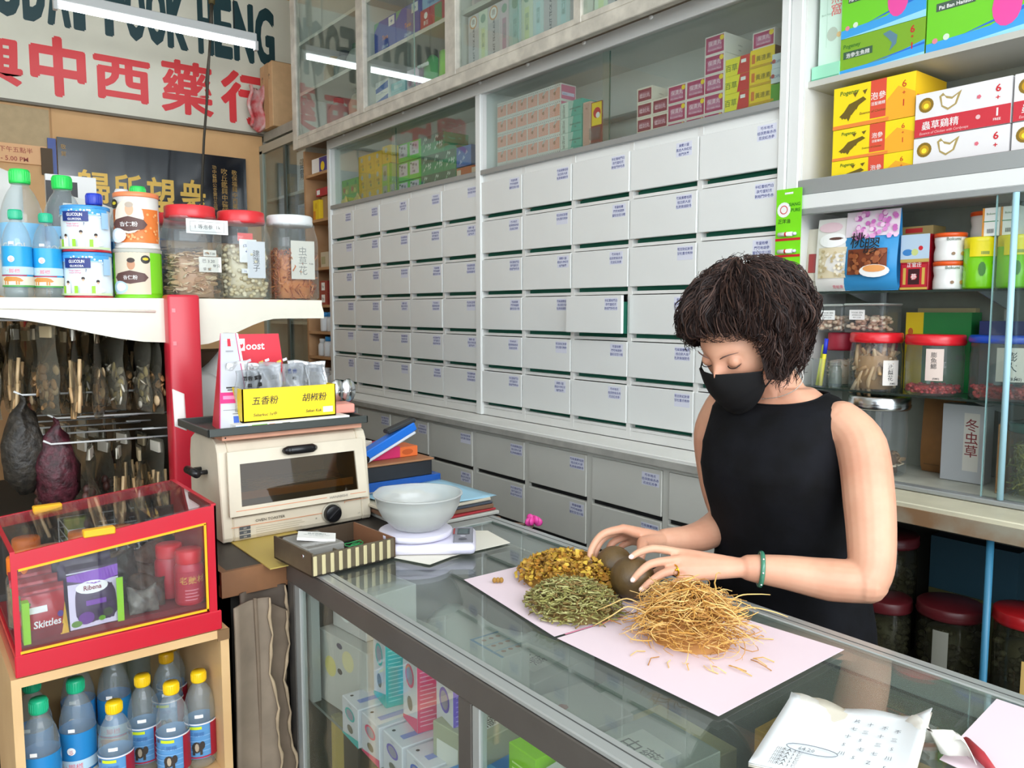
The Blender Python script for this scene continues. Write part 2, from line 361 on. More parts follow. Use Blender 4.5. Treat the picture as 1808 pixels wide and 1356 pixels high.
# fluorescent tubes
tubem = M('fluorescent_tube', '#f6faff', .4, emit=9); fixm = M('fixture_white', '#cfd2d2', .4)
def tube_light(loc, rz, label, ln=1.16, fix=True):
    t = thing('fluorescent_light', label, 'light', loc, rz, None)
    b = MB(); b.tube([(-ln / 2 + .02, 0, 0), (ln / 2 - .02, 0, 0)], .018, tubem, 12); b.build('tube', t)
    b = MB(); b.box(-ln / 2, ln / 2, -.025, .025, .02, .075, fixm, .004, 1)
    for s_ in (-1, 1): b.box(s_ * (ln / 2) - .012, s_ * (ln / 2) + .012, -.018, .018, -.03, .03, fixm, .003, 1)
    b.build('fixture', t)
    for s_ in (-1, 1): b = MB(); b.tube([(s_ * ln * .38, 0, .075), (s_ * ln * .38, 0, 4.05 - loc[2])], .003, dark, 5); b.build('hanging_wire', t)
    return t
tube_light((1.43, 5.3, 3.235), 0, 'glowing fluorescent tube light hanging in front of the signboard')
tube_light((1.15, 1.9, 3.3), pi / 2, 'fluorescent tube light hanging above the glass counter')
tube_light((1.15, .1, 3.3), pi / 2, 'fluorescent tube light hanging over the near end of the counter')
tube_light((-.6, 2.4, 3.3), 0, 'fluorescent tube light hanging over the aisle on the left')
b = MB(); wm = flat('#3b362c', .6)
b.tube([(1.835, 5.6, 3.8), (1.83, 5.6, 3.55)], .022, flat('#5d5330', .6), 8); b.tube([(1.83, 5.6, 3.56), (1.817, 5.6, 3.39)], .012, wm, 8)
b.tube([(1.818, 5.6, 3.4), (1.80, 5.6, 3.2), (1.775, 5.6, 2.9), (1.747, 5.6, 2.65), (1.72, 5.6, 2.3), (1.71, 5.6, 2.0)], .0085, wm, 6)
b.tube([(1.80, 5.6, 3.2), (1.779, 5.612, 3.03), (1.782, 5.61, 3.0), (1.775, 5.6, 2.9)], .009, wm, 6)
b.tube([(1.835, 5.6, 3.8), (1.835, 5.6, 4.05)], .006, wm, 6)
tag(b.build('hanging_cable'), 'thin dark cable hanging from the ceiling in front of the signboard', 'cable')
# ---------------------------------------------------------------- medicine drawer cabinet along the right wall
rng = random.Random(3)
YC = [4.84 - .3322 * k for k in range(11)]           # divisions
ZR = [2.118, 1.943, 1.759, 1.576, 1.392, 1.22, 1.035]    # drawer row limits
stick = flat('#dddfec', .6); ink = flat('#39458e', .6); greenin = M('green_painted_inside', '#0f6650', .6); pinkw = flat('#c79a80', .7)
t = thing('drawer_cabinet', 'tall white wall cabinet with ten columns of medicine drawers and glazed compartments on top', 'cabinet', (2.45, 3.17, .95))
TD = Matrix.Translation((-2.45, -3.17, -.95))
b = MB(TD)
b.box(2.62, 2.645, 1.5, 4.85, .987, 2.585, white_paint)                     # back
b.box(2.3, 2.62, 4.815, 4.85, .987, 2.585, white_paint); b.box(2.3, 2.62, 1.498, 1.53, .987, 2.585, white_paint)   # sides
b.box(2.306, 2.62, 1.53, 4.815, 2.12, 2.13, white_paint); b.box(2.3, 2.62, 1.53, 4.815, 2.545, 2.585, white_paint)  # compartment floor, top
b.box(2.3, 2.62, 3.16, 3.2, 2.15, 2.55, white_paint)
b.box(2.56, 2.62, 1.53, 3.16, 2.34, 2.35, alu_mat); b.box(2.56, 2.62, 3.2, 4.81, 2.36, 2.37, alu_mat)
for z0 in ZR[1:]: b.box(2.302, 2.62, 1.53, 4.815, z0 - .012, z0, white_paint)
b.box(2.302, 2.32, 1.53, 4.815, 2.1, 2.15, white_lam); b.box(2.301, 2.6, 1.53, 4.815, .987, 1.022, white_paint)
for k, y in enumerate(YC): b.box(2.30, 2.6, y - (.021 if k == 5 else .011), y + (.021 if k == 5 else .011), 1.0, 2.15, white_paint)
b.build('body', t)
b = MB(TD)      # front trims
b.box(2.285, 2.302, 1.5, 4.85, 2.53, 2.588, white_lam, .003, 1); b.box(2.285, 2.302, 1.5, 4.85, 2.148, 2.172, alu_mat, .002, 1)
b.box(2.284, 2.302, 4.812, 4.85, .987, 2.53, white_lam, .003, 1); b.box(2.284, 2.302, 1.498, 1.528, .987, 2.53, white_lam, .003, 1)
b.box(2.2835, 2.302, 3.16, 3.202, .987, 2.53, white_lam, .003, 1)
b.build('front_frame', t)
for y0, y1, nm in ((3.2, 4.06, 'p'), (4.03, 4.812, 'p'), (1.528, 2.36, 'p'), (2.33, 3.16, 'p')):
    x = 2.312 if y0 in (3.2, 1.528) else 2.322
    b = MB(TD); b.box(x, x + .004, y0, y1, 2.172, 2.53, pane); b.box(x - .0003, x + .0043, y0 - .002, y0 + .001, 2.172, 2.53, pane_e); b.build('glass_pane', t)
# two strings of clear cable clips
for k in range(9): b = MB(TD); b.ell((2.283, 4.6 - k * .36, 2.58), (.006, .012, .008), whitep, 8, 6); b.build('clip', t)
# sticker meshes
stickers = []
for k in range(6):
    b = MB(); b.box(-.0008, 0, -.036, .036, 0, .05, stick); F = front(b, -.0008, .036, 0)
    for r in range(3 if k != 4 else 2): F.text(cjk(rng, rng.choice((5, 6, 6, 4))), .036, .035 - r * .0155, .0108, ink, .01, res=1)
    stickers.append(b.build('label_sticker'))
proto = None; ndr = 0
for r in range(6):
    for c in range(10):
        y1 = YC[c] - .012; y0 = YC[c + 1] + .012
        if c == 4: y0 += .01
        if c == 5: y1 -= .01
        gap = .022 if r else .022
        z1 = ZR[r] - (.012 if r else -.0); z0 = ZR[r + 1] + .017
        pull = .035 if (c, r) == (7, 3) else rng.uniform(0, .003)
        px = 2.293 - pull
        b = MB(Matrix.Translation((-2.45, -3.17, -.95)))
        b.box(px, px + .014, y0 - .008, y1 + .008, z0, z1 - .004, white_lam, .002, 1)
        b.box(2.31, 2.55, y0 + .006, y1 - .006, z0 + .002, z0 + .008, greenin); b.box(2.54, 2.55, y0 + .006, y1 - .006, z0, z1 - .03, greenin)
        b.box(px + .014, 2.54, y0 + .002, y0 + .008, z0, z1 - .03, greenin); b.box(px + .014, 2.54, y1 - .008, y1 - .002, z0, z1 - .03, pinkw)
        d = b.build('drawer', t)
        s_ = stickers[ndr % 6] if ndr < 6 else stickers[ndr % 6].copy()
        if ndr >= 6: COL.objects.link(s_)
        s_.parent = d; s_.location = Vector((px - .0002 - 2.45, y0 + .045 + rng.uniform(-.006, .012) - 3.17, z1 - .064 - .95)) - d.location
        ndr += 1
# green void lining behind the finger slots
b = MB(TD)
for r in range(6):
    b.box(2.33, 2.34, 1.53, 4.815, ZR[r + 1] - .002, ZR[r + 1] + .03, greenin)
b.build('slot_lining', t)

# ---------------------------------------------------------------- ledge and base drawers
grey_lam = M('grey_white_laminate', '#d3d3ca', .4, var=.06, vscale=3); edge_grey = M('worn_edge', '#b5b4ac', .45, var=.2, vscale=15)
b = MB(); b.box(2.13, 2.3, 1.5, 4.85, .946, .985, M('ledge_top_white', '#ecece6', .35, var=.05, vscale=4), .003, 1); b.box(2.127, 2.131, 1.5, 4.85, .947, .972, edge_grey)
tag(b.build('cabinet_ledge'), 'long white ledge running under the wall of drawers', 'ledge')
t = thing('base_cabinet', 'low grey white cabinet of wide drawers beneath the long white ledge', 'cabinet', (2.4, 3.2, 0))
TB = Matrix.Translation((-2.4, -3.2, 0)); YB = [1.46 + .392 * k for k in range(9)][::-1]; ZB = [.93, .742, .55, .36, .17]
b = MB(TB); b.box(2.17, 2.62, 1.4, 4.85, .1, .945, white_paint); b.box(2.15, 2.17, 1.4, 4.85, .93, .945, grey_lam); b.box(2.149, 2.17, 1.4, 4.85, 0, .17, grey_lam); b.box(2.15, 2.17, 4.61, 4.85, .17, .93, grey_lam); b.box(2.15, 2.17, 1.4, 1.446, .17, .93, grey_lam)
for y in YB: b.box(2.151, 2.17, y - .014, y + .014, .1, .945, grey_lam)
for z in ZB[1:-1]: b.box(2.165, 2.17, 1.474, 4.58, z - .002, z + .03, black)
b.build('body', t); n2 = 0
for r in range(4):
    for c in range(8):
        b = MB(TB); b.box(2.146, 2.164, YB[c + 1] + .017, YB[c] - .017, ZB[r + 1] + .018, ZB[r] - .002, grey_lam, .002, 1); d = b.build('drawer', t)
        s_ = stickers[rng.randrange(6)].copy(); COL.objects.link(s_); s_.parent = d; s_.scale = (1, 1.15, .95)
        s_.location = Vector((2.1456 - 2.4, YB[c + 1] + .07 - 3.2, ZB[r] - .065)) - d.location

# ---------------------------------------------------------------- upper glazed cabinet under the ceiling
t = thing('upper_glass_cabinet', 'high cream framed glass cabinet projecting above the wall of drawers', 'cabinet', (2.4, 2.6, 2.6))
TU = Matrix.Translation((-2.4, -2.6, -2.6)); ws = M('shelf_offwhite', '#d2d0c6', .5)
b = MB(TU); b.box(2.2, 2.64, -1.0, 5.08, 2.59, 2.61, M('soffit_brown', '#7c6a54', .6, var=.2)); b.box(2.62, 2.64, -1, 5.08, 2.61, 4.03, white_paint)
b.box(2.2, 2.62, 5.06, 5.08, 2.61, 4.03, ws); b.box(2.2, 2.62, 4.12, 4.135, 2.61, 4.03, ws); b.box(2.2, 2.62, 3.215, 3.235, 2.61, 4.03, ws); b.box(2.2, 2.62, 2.34, 2.36, 2.61, 4.03, ws)
b.box(2.19, 2.62, 3.235, 5.06, 2.885, 2.905, ws); b.box(2.22, 2.62, 2.36, 3.215, 2.89, 2.912, ws); b.box(2.22, 2.62, -1, 2.34, 2.89, 2.912, ws); b.box(2.19, 2.62, -1, 5.06, 3.2, 3.22, ws)
b.build('body', t)
b = MB(TU)
b.box(2.165, 2.2, -1, 5.1, 2.55, 2.605, old_alu, .003, 1); b.box(2.164, 2.2, 5.03, 5.101, 2.549, 4.03, old_alu, .003, 1); b.box(2.1635, 2.2, 4.105, 4.19, 2.605, 4.03, old_alu, .003, 1)
b.box(2.1635, 2.2, 3.19, 3.28, 2.605, 4.03, old_alu, .003, 1); b.box(2.1635, 2.2, 2.33, 2.375, 2.605, 4.03, old_alu, .003, 1); b.box(2.1655, 2.2, -1, 5.1, 2.605, 2.63, old_alu, .002, 1)
b.build('frame', t)
b = MB(TU); b.box(2.2, 2.64, 1.0, 5.08, 2.585, 2.59, M('soffit_brown', '#7c6a54', .6)); b.build('soffit', t)
for y0, y1 in ((4.19, 5.03), (3.6, 4.105), (3.28, 3.65), (2.75, 3.19), (2.375, 2.8), (1.4, 2.33)):
    x = 2.176 + (.012 if y0 in (3.6, 2.75) else 0)
    b = MB(TU); b.box(x, x + .004, y0, y1, 2.63, 4.02, pane); b.box(x - .0003, x + .0043, y0 - .002, y0 + .002, 2.63, 4.02, M('pale_glass_edge', '#9dbcb4', .2)); b.build('glass_pane', t)

# ---------------------------------------------------------------- glass cabinet and open shelves towards the back
t = thing('back_glass_cabinet', 'dim sliding glass cabinet in the far right corner below the tall carton', 'cabinet', (2.47, 5.64, .9))
TG = Matrix.Translation((-2.47, -5.64, -.9)); gw = M('grey_wood_paint', '#a8a69a', .5, var=.1)
b = MB(TG); b.box(2.6, 2.64, 5.25, 6.04, .9, 2.83, gw); b.box(2.32, 2.6, 6.02, 6.045, .9, 2.83, gw); b.box(2.32, 2.62, 5.25, 6.04, 2.77, 2.835, gw); b.box(2.32, 2.62, 5.25, 5.27, .9, 2.77, gw)
for z in (.9, 1.4, 1.85, 2.32): b.box(2.33, 2.6, 5.25, 6.02, z, z + .02, flat('#c9c8bf'))
b.build('body', t)
b = MB(TG); b.box(2.295, 2.325, 5.25, 6.045, 2.68, 2.74, flat('#b5b09f')); b.box(2.295, 2.325, 5.99, 6.045, .9, 2.7, flat('#a3ab9f')); b.box(2.3, 2.31, 5.56, 5.6, .9, 2.68, flat('#4c5650')); b.build('frame', t)
for y0, y1, x in ((5.6, 5.99, 2.305), (5.25, 5.6, 2.315)): b = MB(TG); b.box(x, x + .004, y0, y1, .9, 2.68, pane); b.build('glass_pane', t)
t = thing('open_wooden_shelf', 'open brown wooden shelf unit between the far glass cabinet and the white drawers', 'shelf', (2.47, 5.04, .9))
TW = Matrix.Translation((-2.47, -5.04, -.9)); wood = M('shelf_wood', '#c49a70', .55, col2='#b0855c', vscale=6)
b = MB(TW); b.box(2.6, 2.64, 4.86, 5.25, .9, 2.58, wood); b.box(2.3, 2.6, 5.225, 5.249, .9, 2.58, wood); b.box(2.3, 2.6, 4.855, 4.87, .9, 2.58, white_paint); b.build('carcass', t)
for z in (.96, 1.17, 1.34, 1.52, 1.77, 2.09, 2.395): b = MB(TW); b.box(2.3, 2.6, 4.87, 5.225, z, z + .018, wood); b.build('shelf_board', t)
# ---------------------------------------------------------------- stock behind the glass
def pbox(name, label, cat, x, y1, z, w, h, d, mat, deco=None, group=None, bev=0, sidedeco=None, rz=0):
    """carton whose printed front (-x face) starts at y1 (viewer's left) and runs w to the right"""
    b = MB(); b.box(0, d, -w / 2, w / 2, 0, h, mat, bev, 1)
    if deco: deco(front(b, 0, w / 2, 0), w, h)
    if sidedeco: sidedeco(side(b, 0, -w / 2, 0), d, h)
    o = b.build(name); o.location = (x + d / 2, y1 - w / 2, z); o.rotation_euler[2] = rz
    return tag(o, label, cat, group)
def copybox(o, x, y1, z, label, rz=0):
    d, w = o.dimensions[0], o.dimensions[1]
    me = o.data; xs = [v.co.x for v in me.vertices]; ys = [v.co.y for v in me.vertices]
    d = max(xs) - min(xs); w = max(ys) - min(ys)
    c = o.copy(); COL.objects.link(c); c.location = (x + d / 2, y1 - w / 2, z); c.rotation_euler[2] = rz; c['label'] = label; return c
ROWN = lambda r, n: 'bottom' if r == 0 else ('top' if r == n - 1 else ORD[r] + ' from the bottom')
def stacks(name, desc, cat, group, x, y1, z, w, h, d, cols, rows, mat, deco, sidedeco=None, gapy=.001, gapz=.001, jit=.0, skip=(), where=''):
    o = None; r0 = random.Random(len(desc))
    for c in range(cols):
        n = rows if isinstance(rows, int) else rows[c]
        for r in range(n):
            if (c, r) in skip: continue
            cw = (' of the ' + ORD[c] + ' column from the left') if cols > 1 else ''
            lab = f'{desc}, {ROWN(r, n)} one{cw}{where}' if n > 1 else f'{desc}, {ORD[c]} from the left{where}' if cols > 1 else f'{desc}{where}'
            lab = ' '.join(lab.split()[:16]); yy = y1 - c * (w + gapy); zz = z + r * (h + gapz); xx = x + r0.uniform(0, jit)
            if o is None: o = pbox(name, lab, cat, xx, yy, zz, w, h, d, mat, deco, group, 0, sidedeco)
            else: copybox(o, xx, yy, zz, lab)
    return o
W_, K_, R_, Y_, G_, B_ = whitep, black, redp, yellowp, greenp, bluep
# --- pink striped boxes
def d_pink(F, w, h):
    F.rect(.003, .004, w - .003, h * .76, flat('#f0a08c')); rr = random.Random(2)
    for k in range(9): F.rect(.006 + k * w / 9.6, .006, .0085 + k * w / 9.6, h * .74, flat('#e9cfc4'))
    for k in range(6): F.disc(.008 + k * w / 6, h * .88, .0022, flat('#5a5a66'), n=6)
    F.poly([(w * .4, h * .5), (w * .55, h * .8), (w * .75, h * .8), (w * .6, h * .62)], flat('#c9ccc8')); F.disc(w * .5, h * .45, .008, flat('#b98a70'), n=8)
def s_pink(F, d, h): F.rect(.004, .005, d - .004, h - .005, flat('#e07ea0')); F.rect(.008, h * .3, d - .01, h * .5, flat('#dcd6ee')); F.text('BOON', d * .3, h * .34, .007, B_)
stacks('medicine_box', 'pink striped medicine box', 'box', 'pink striped boxes in the glazed compartment', 2.345, 3.107, 2.131, .0745, .0695, .09, 6, 5, flat('#e6e2de'), d_pink, s_pink, .0016, .0006)
def d_teal(F, w, h):
    F.rect(0, 0, w * .36, h, flat('#d7e6dd')); F.poly([(w * .36, 0), (w * .5, 0), (w * .62, h), (w * .36, h)], flat('#a9cfc4')); F.text('玉桂油', w * .14, h * .9, .017, K_, vert=True)
    F.text('KWAN LOONG', w * .7, h * .42, .009, flat('#1f4d4a'), .02); F.text('OIL', w * .7, h * .24, .009, flat('#1f4d4a'), .02)
stacks('medicine_box', 'teal medicated oil box', 'box', 'teal oil boxes in the glazed compartment', 2.345, 2.647, 2.131, .13, .064, .1, 1, 4, flat('#4fb3a5', .2), d_teal)
def d_br(F, w, h): F.rect(.003, .004, w - .003, h - .006, flat('#caa295')); F.text('PIL', w / 2, h - .03, .008, K_)
pbox('tall_medicine_box', 'narrow brownish pink upright medicine box beside the teal boxes', 'box', 2.345, 2.507, 2.131, .044, .235, .06, flat('#d9b7a8'), d_br)
t = thing('blister_pack', 'yellow and dark red hanging blister pack leaning in the glazed compartment', 'blister pack', (2.345, 2.425, 2.131))
b = MB(); b.box(0, .004, -.033, .033, 0, .225, flat('#8d2b2b')); F = front(b, 0, .033, 0); F.rect(.004, .13, .062, .222, Y_); F.disc(.035, .18, .022, redp); F.disc(.04, .17, .012, whitep); b.build('card', t)
for k in range(2): b = MB(); b.box(-.02, 0, -.028, .028, .01 + k * .06, .06 + k * .06, clear, .006); b.build('blister', t)
def d_sm(F, w, h): F.rect(.004, .004, w * .55, h - .004, flat('#7c2a44')); F.text('虎骨酒', w * .28, h * .3, h * .3, flat('#e3b9c4')); F.disc(w * .45, h * .6, .008, Y_)
pbox('small_medicine_box', 'small cream box with a maroon print lying by the glass divider', 'box', 2.36, 2.37, 2.131, .13, .05, .13, flat('#e0d3c4'), d_sm, rz=.4)
def d_mar(F, w, h): F.rect(.005, .006, w - .005, h - .006, flat('#8c2342')); F.rect(.012, h * .3, w - .012, h * .7, flat('#a4586f')); F.text('蠟封丸', w / 2, h * .34, h * .3, flat('#e6c3cd'), .02)
def s_mar(F, d, h): F.text('100 PILLS', d / 2, h * .5, .006, K_); F.text('MADE', d / 2, h * .25, .005, K_)
stacks('small_medicine_box', 'small maroon fronted cream box', 'box', 'small maroon boxes', 2.35, 2.205, 2.131, .078, .056, .1, 2, [4, 3], flat('#e7dccd'), d_mar, s_mar)
def d_mag(F, w, h):
    F.rect(.004, .004, w - .004, h - .004, flat('#b03062')); F.rect(.012, h * .2, w - .014, h * .75, flat('#bf6f92')); F.text('保濟丸', w * .5, h * .48, h * .26, flat('#f2dbe4'), .02); F.text('PO CHAI PILLS', w * .5, h * .22, h * .13, flat('#f2dbe4')); F.disc(w * .85, h * .78, .009, Y_, n=10)
stacks('pill_box', 'magenta box of pills with a pale label', 'box', 'magenta pill boxes', 2.345, 2.045, 2.131, .0865, .066, .13, 2, [3, 3], flat('#e9dfd8'), d_mag, s_mar)
stacks('pill_box', 'magenta pill carton in the tallest magenta stack', 'box', 'magenta pill boxes', 2.34, 1.872, 2.131, .085, .0655, .17, 1, 5, flat('#ece4dc'), d_mag, s_mar)
def d_yr(F, w, h): F.poly([(w * .5, 0), (w, 0), (w, h), (w * .62, h)], flat('#d3302e')); F.text('百草', w * .25, h * .3, h * .4, flat('#5c7a1c'), .02); F.rect(w * .65, h * .6, w * .85, h * .8, whitep)
stacks('tonic_box', 'half yellow half red tonic box', 'box', 'yellow and red boxes', 2.345, 1.785, 2.131, .0985, .058, .12, 1, 4, flat('#efe52e'), d_yr)
def d_yy(F, w, h): F.rect(.006, h * .25, w * .2, h * .75, flat('#e0772a')); F.text('黃連素', w * .55, h * .35, h * .3, flat('#6b5a10'), .02); F.rect(0, 0, w, h * .12, flat('#d8a818'))
stacks('tonic_box', 'bright yellow tonic box with small black characters', 'box', 'plain yellow boxes', 2.345, 1.684, 2.131, .094, .0595, .15, 1, 4, Y_, d_yy, lambda F, d, h: F.rect(.0, 0, d, h, flat('#7a4a24')))
pbox('pill_box', 'magenta pill box lying on top of the yellow boxes', 'box', 2.35, 1.68, 2.374, .085, .055, .13, flat('#e9dfd8'), d_mag, None, 0, s_mar)
def d_wb(F, w, h): F.text('MEDIPLAST', w * .4, h * .35, h * .25, flat('#7a86a8'), .01); F.disc(w * .1, h * .5, .007, flat('#c55a5a'), n=8)
stacks('bandage_box', 'slim pale blue bandage box', 'box', 'pale bandage boxes', 2.34, 1.6, 2.245, .066, .046, .15, 1, 2, flat('#dfe9ee'), d_wb)
pbox('tissue_box', 'green and orange box under the pale bandage boxes', 'box', 2.345, 1.6, 2.131, .066, .112, .15, flat('#5fae2e'), lambda F, w, h: (F.disc(.012, h * .4, .012, flat('#d86a2e')), F.disc(w * .8, h * .6, .015, flat('#8ac94c'))))
# --- left compartment : yellow and green boxes
def d_go(F, w, h):
    F.rect(w * .06, h * .08, w * .94, h * .6, flat('#a4b83e')); F.disc(w * .3, h * .35, w * .14, flat('#c9813a'), n=10); F.text('丹', w * .72, h * .62, h * .26, flat('#265c2a'), .03); F.disc(w * .6, h * .25, w * .14, flat('#d8dc60'), n=10)
stacks('herbal_tea_box', 'yellow green herbal tea box', 'box', 'yellow green tea boxes', 2.36, 4.795, 2.131, .112, .1, .1, 2, 2, flat('#7fc043'), d_go)
for k, y in enumerate((4.79, 4.62)):
    b = MB(); b.grid(lambda u, v: Vector((2.342 + .006 * sin(6 * u + k), y - .13 * u - .02 * v, 2.131 + .075 * v * (1 + .3 * sin(5 * u)) - .01 * sin(9 * u))), 8, 5, flat('#efdf78'))
    tag(b.build('ribbon_bow', solid=.002), ['pale yellow paper bow at the far left of the glazed compartment', 'pale yellow paper bow in front of the yellow boxes'][k], 'bow')
def d_yc(F, w, h): F.rect(0, 0, w * .05, h, flat('#d9a70a')); F.disc(w * .45, h * .75, w * .16, flat('#cfcfb4'), n=8); F.text('丸散', w * .5, h * .35, h * .16, flat('#8a6a10'), .02); F.disc(w * .6, h * .22, w * .1, flat('#9aa44a'), n=8)
stacks('tonic_carton', 'golden yellow tonic carton', 'box', 'golden yellow cartons', 2.36, 4.56, 2.131, .098, .105, .12, 3, 3, flat('#f0c60e'), d_yc)
def d_yg(F, w, h): F.rect(w * .12, h * .15, w * .7, h * .9, flat('#b9b59a')); F.disc(w * .4, h * .5, w * .2, flat('#7d8a5a'), n=8); F.rect(w * .8, 0, w, h, flat('#cddc3c'))
stacks('tea_box', 'lime box with a grey picture', 'box', 'lime picture boxes', 2.36, 4.262, 2.131, .085, .115, .1, 2, [2, 1], flat('#a8cf3f'), d_yg)
pbox('tonic_carton', 'large golden yellow carton standing on the lime boxes', 'box', 2.36, 4.255, 2.363, .1, .1, .1, flat('#efc81a'), d_yc)
def d_gp(F, w, h): F.rect(w * .04, h * .24, w * .84, h * .94, flat('#dcd7de')); rr = random.Random(4); [F.disc(w * (.2 + .5 * rr.random()), h * (.35 + .45 * rr.random()), w * .07, flat(rr.choice(('#8d8494', '#a79aa8', '#6f7a6c'))), n=7) for _ in range(7)]; F.rect(w * .08, h * .8, w * .2, h * .9, flat('#2e6a3a'))
stacks('tea_box', 'bright green tea box with white picture panel', 'box', 'green tea boxes', 2.36, 4.068, 2.131, .118, .1, .12, 2, 3, flat('#5fd13f'), d_gp, gapy=.004, gapz=.006)
def d_gs(F, w, h): rr = random.Random(9); F.rect(0, h * .6, w, h, flat('#3f6b58')); [F.poly([(w * (a := rr.random() * .8), h * (c := .1 + rr.random() * .7)), (w * (a + .16), h * (c + .1)), (w * (a + .1), h * (c + .22))], flat(rr.choice(('#d7e8dc', '#8fc9a4')))) for _ in range(10)]
stacks('wrapped_box', 'shrink wrapped dark green box', 'box', 'shrink wrapped green boxes', 2.36, 3.822, 2.131, .112, .103, .16, 3, [3, 3, 2], flat('#3d9c6c', .15), d_gs)
pbox('wrapped_box', 'shrink wrapped blue box near the right end of the green boxes', 'box', 2.36, 3.475, 2.235, .13, .1, .2, flat('#3c6fc0', .15), lambda F, w, h: [F.poly([(w * a, h * c), (w * (a + .2), h * (c + .1)), (w * (a + .1), h * (c + .25))], flat('#a9c2e8')) for a, c in ((.1, .6), (.4, .3), (.6, .55), (.2, .1))], sidedeco=lambda F, d, h: F.rect(0, 0, d, h, flat('#27427e')))
stacks('orange_box', 'orange brown carton below the blue box', 'box', 'orange brown cartons', 2.36, 3.475, 2.131, .13, .098, .16, 2, 1, flat('#c4602e'), lambda F, w, h: (F.rect(.004, h * .6, w * .3, h - .01, flat('#e8d9c9')), F.rect(w * .5, h * .2, w * .8, h * .5, flat('#d98a55'))))

# --- upper cabinet stock
zf, zs = 2.631, 2.906
def d_blue(F, w, h):
    F.rect(w * .68, h * .72, w * .95, h * .97, W_); F.text('+', w * .815, h * .76, h * .2, B_, .05); F.text('Tena', w * .5, h * .42, h * .16, flat('#e5883c'), .03, slant=.2); F.text('Lifestyle', w * .5, h * .18, h * .13, flat('#bcd0f0'), .02, .8, slant=.2); F.poly([(0, h), (w * .25, h), (0, h * .75)], flat('#5fa87a'))
stacks('diaper_carton', 'blue carton with white cross', 'box', 'blue cartons in the high cabinet', 2.235, 4.1, zs, .235, .185, .2, 2, 1, flat('#2c48b0'), d_blue, gapy=.006)
def d_redb(F, w, h): F.disc(w * .5, h * .72, w * .16, W_, n=12); F.text('蔘王', w * .5, h * .35, h * .18, W_, .03); F.rect(w * .2, h * .12, w * .8, h * .2, flat('#f0b0b0'))
stacks('ginseng_carton', 'red carton with white emblem', 'box', 'red cartons in the high cabinet', 2.235, 3.612, zs, .105, .118, .18, 1, 1, flat('#c22b3e'), d_redb)
pbox('ginseng_carton', 'red carton with a green window beside the red emblem carton', 'box', 2.235, 3.5, zs, .12, .118, .18, flat('#c02c3c'), lambda F, w, h: F.rect(w * .2, h * .12, w * .75, h * .95, flat('#5c8a50')))
pbox('plaster_box', 'light blue box lying on the two red cartons', 'box', 2.24, 3.6, zs + .119, .2, .06, .16, flat('#8ab6d8'), lambda F, w, h: F.text('Hansaplast', w / 2, h * .3, h * .35, B_, .02))
def d_wbz(F, w, h): F.poly([(0, h * .5), (w, h * .85), (w, h * .3), (0, h * .15)], flat('#4472c4')); F.text('Cotton', w * .5, h * .05, h * .12, B_)
stacks('cotton_box', 'white box with blue wave print', 'box', 'white and blue boxes', 2.235, 4.095, zf, .14, .07, .12, 1, 2, W_, d_wbz)
stacks('wet_wipe_pack', 'pale cyan wrapped packet', 'packet', 'pale cyan packets', 2.24, 3.93, zf, .15, .05, .12, 1, 2, flat('#a9dbe0', .2), lambda F, w, h: F.rect(w * .2, h * .3, w * .8, h * .7, flat('#d6f0f2')))
stacks('pink_pack', 'pale pink upright wrapped packet', 'packet', 'pale pink packets', 2.24, 3.76, zf, .06, .13, .1, 2, 1, flat('#d9b9cc', .2), lambda F, w, h: F.disc(w / 2, h / 2, w * .3, flat('#c478a4'), n=10))
for k, (y, c, lab) in enumerate(((3.62, '#5fae6a', 'dark green plastic pouch with white writing'), (3.47, '#8fe02e', 'bright lime plastic pouch at the right of the cabinet bay'))):
    b = MB(); b.grid(lambda u, v: Vector((2.24 + .03 * sin(pi * u) * sin(pi * v) * -1 + .02 * v, y - .14 * u - .01 * sin(4 * v), zf + .17 * v * (.8 + .2 * sin(3 * u + k)))), 8, 8, flat(c, .25))
    if k == 0: front(b, 2.205, y - .02, zf).text('DRAGON', .05, .1, .02, W_, .02)
    tag(b.build('plastic_pouch', solid=.01), lab, 'pouch')
def d_oh(F, w, h, s='OH-KIT TECK AUN', c='#c9c6c9'):
    F.rect(.003, 0, w - .003, h * .7, flat(c))
    vv, ff = glyphs(s, .02, 1); l = F.lift(); k = h * .085
    F.mb.add([F.mp(w * .62 - y * k, h * .03 + x * k, l) for x, y in vv], [f[::-1] for f in ff][::1] if 0 else ff, flat('#555a66'))
    F.disc(w / 2, h * .86, w * .36, flat('#dba97a'), n=14); F.disc(w / 2, h * .86, w * .28, W_, n=14); F.text('鹿', w / 2, h * .83, w * .28, flat('#8a6a4a'))
a_, b_, c_, e_ = '#dccfd8', '#dfe6c8', '#e3d8dc', '#cfe4e2'
xs = 3.185
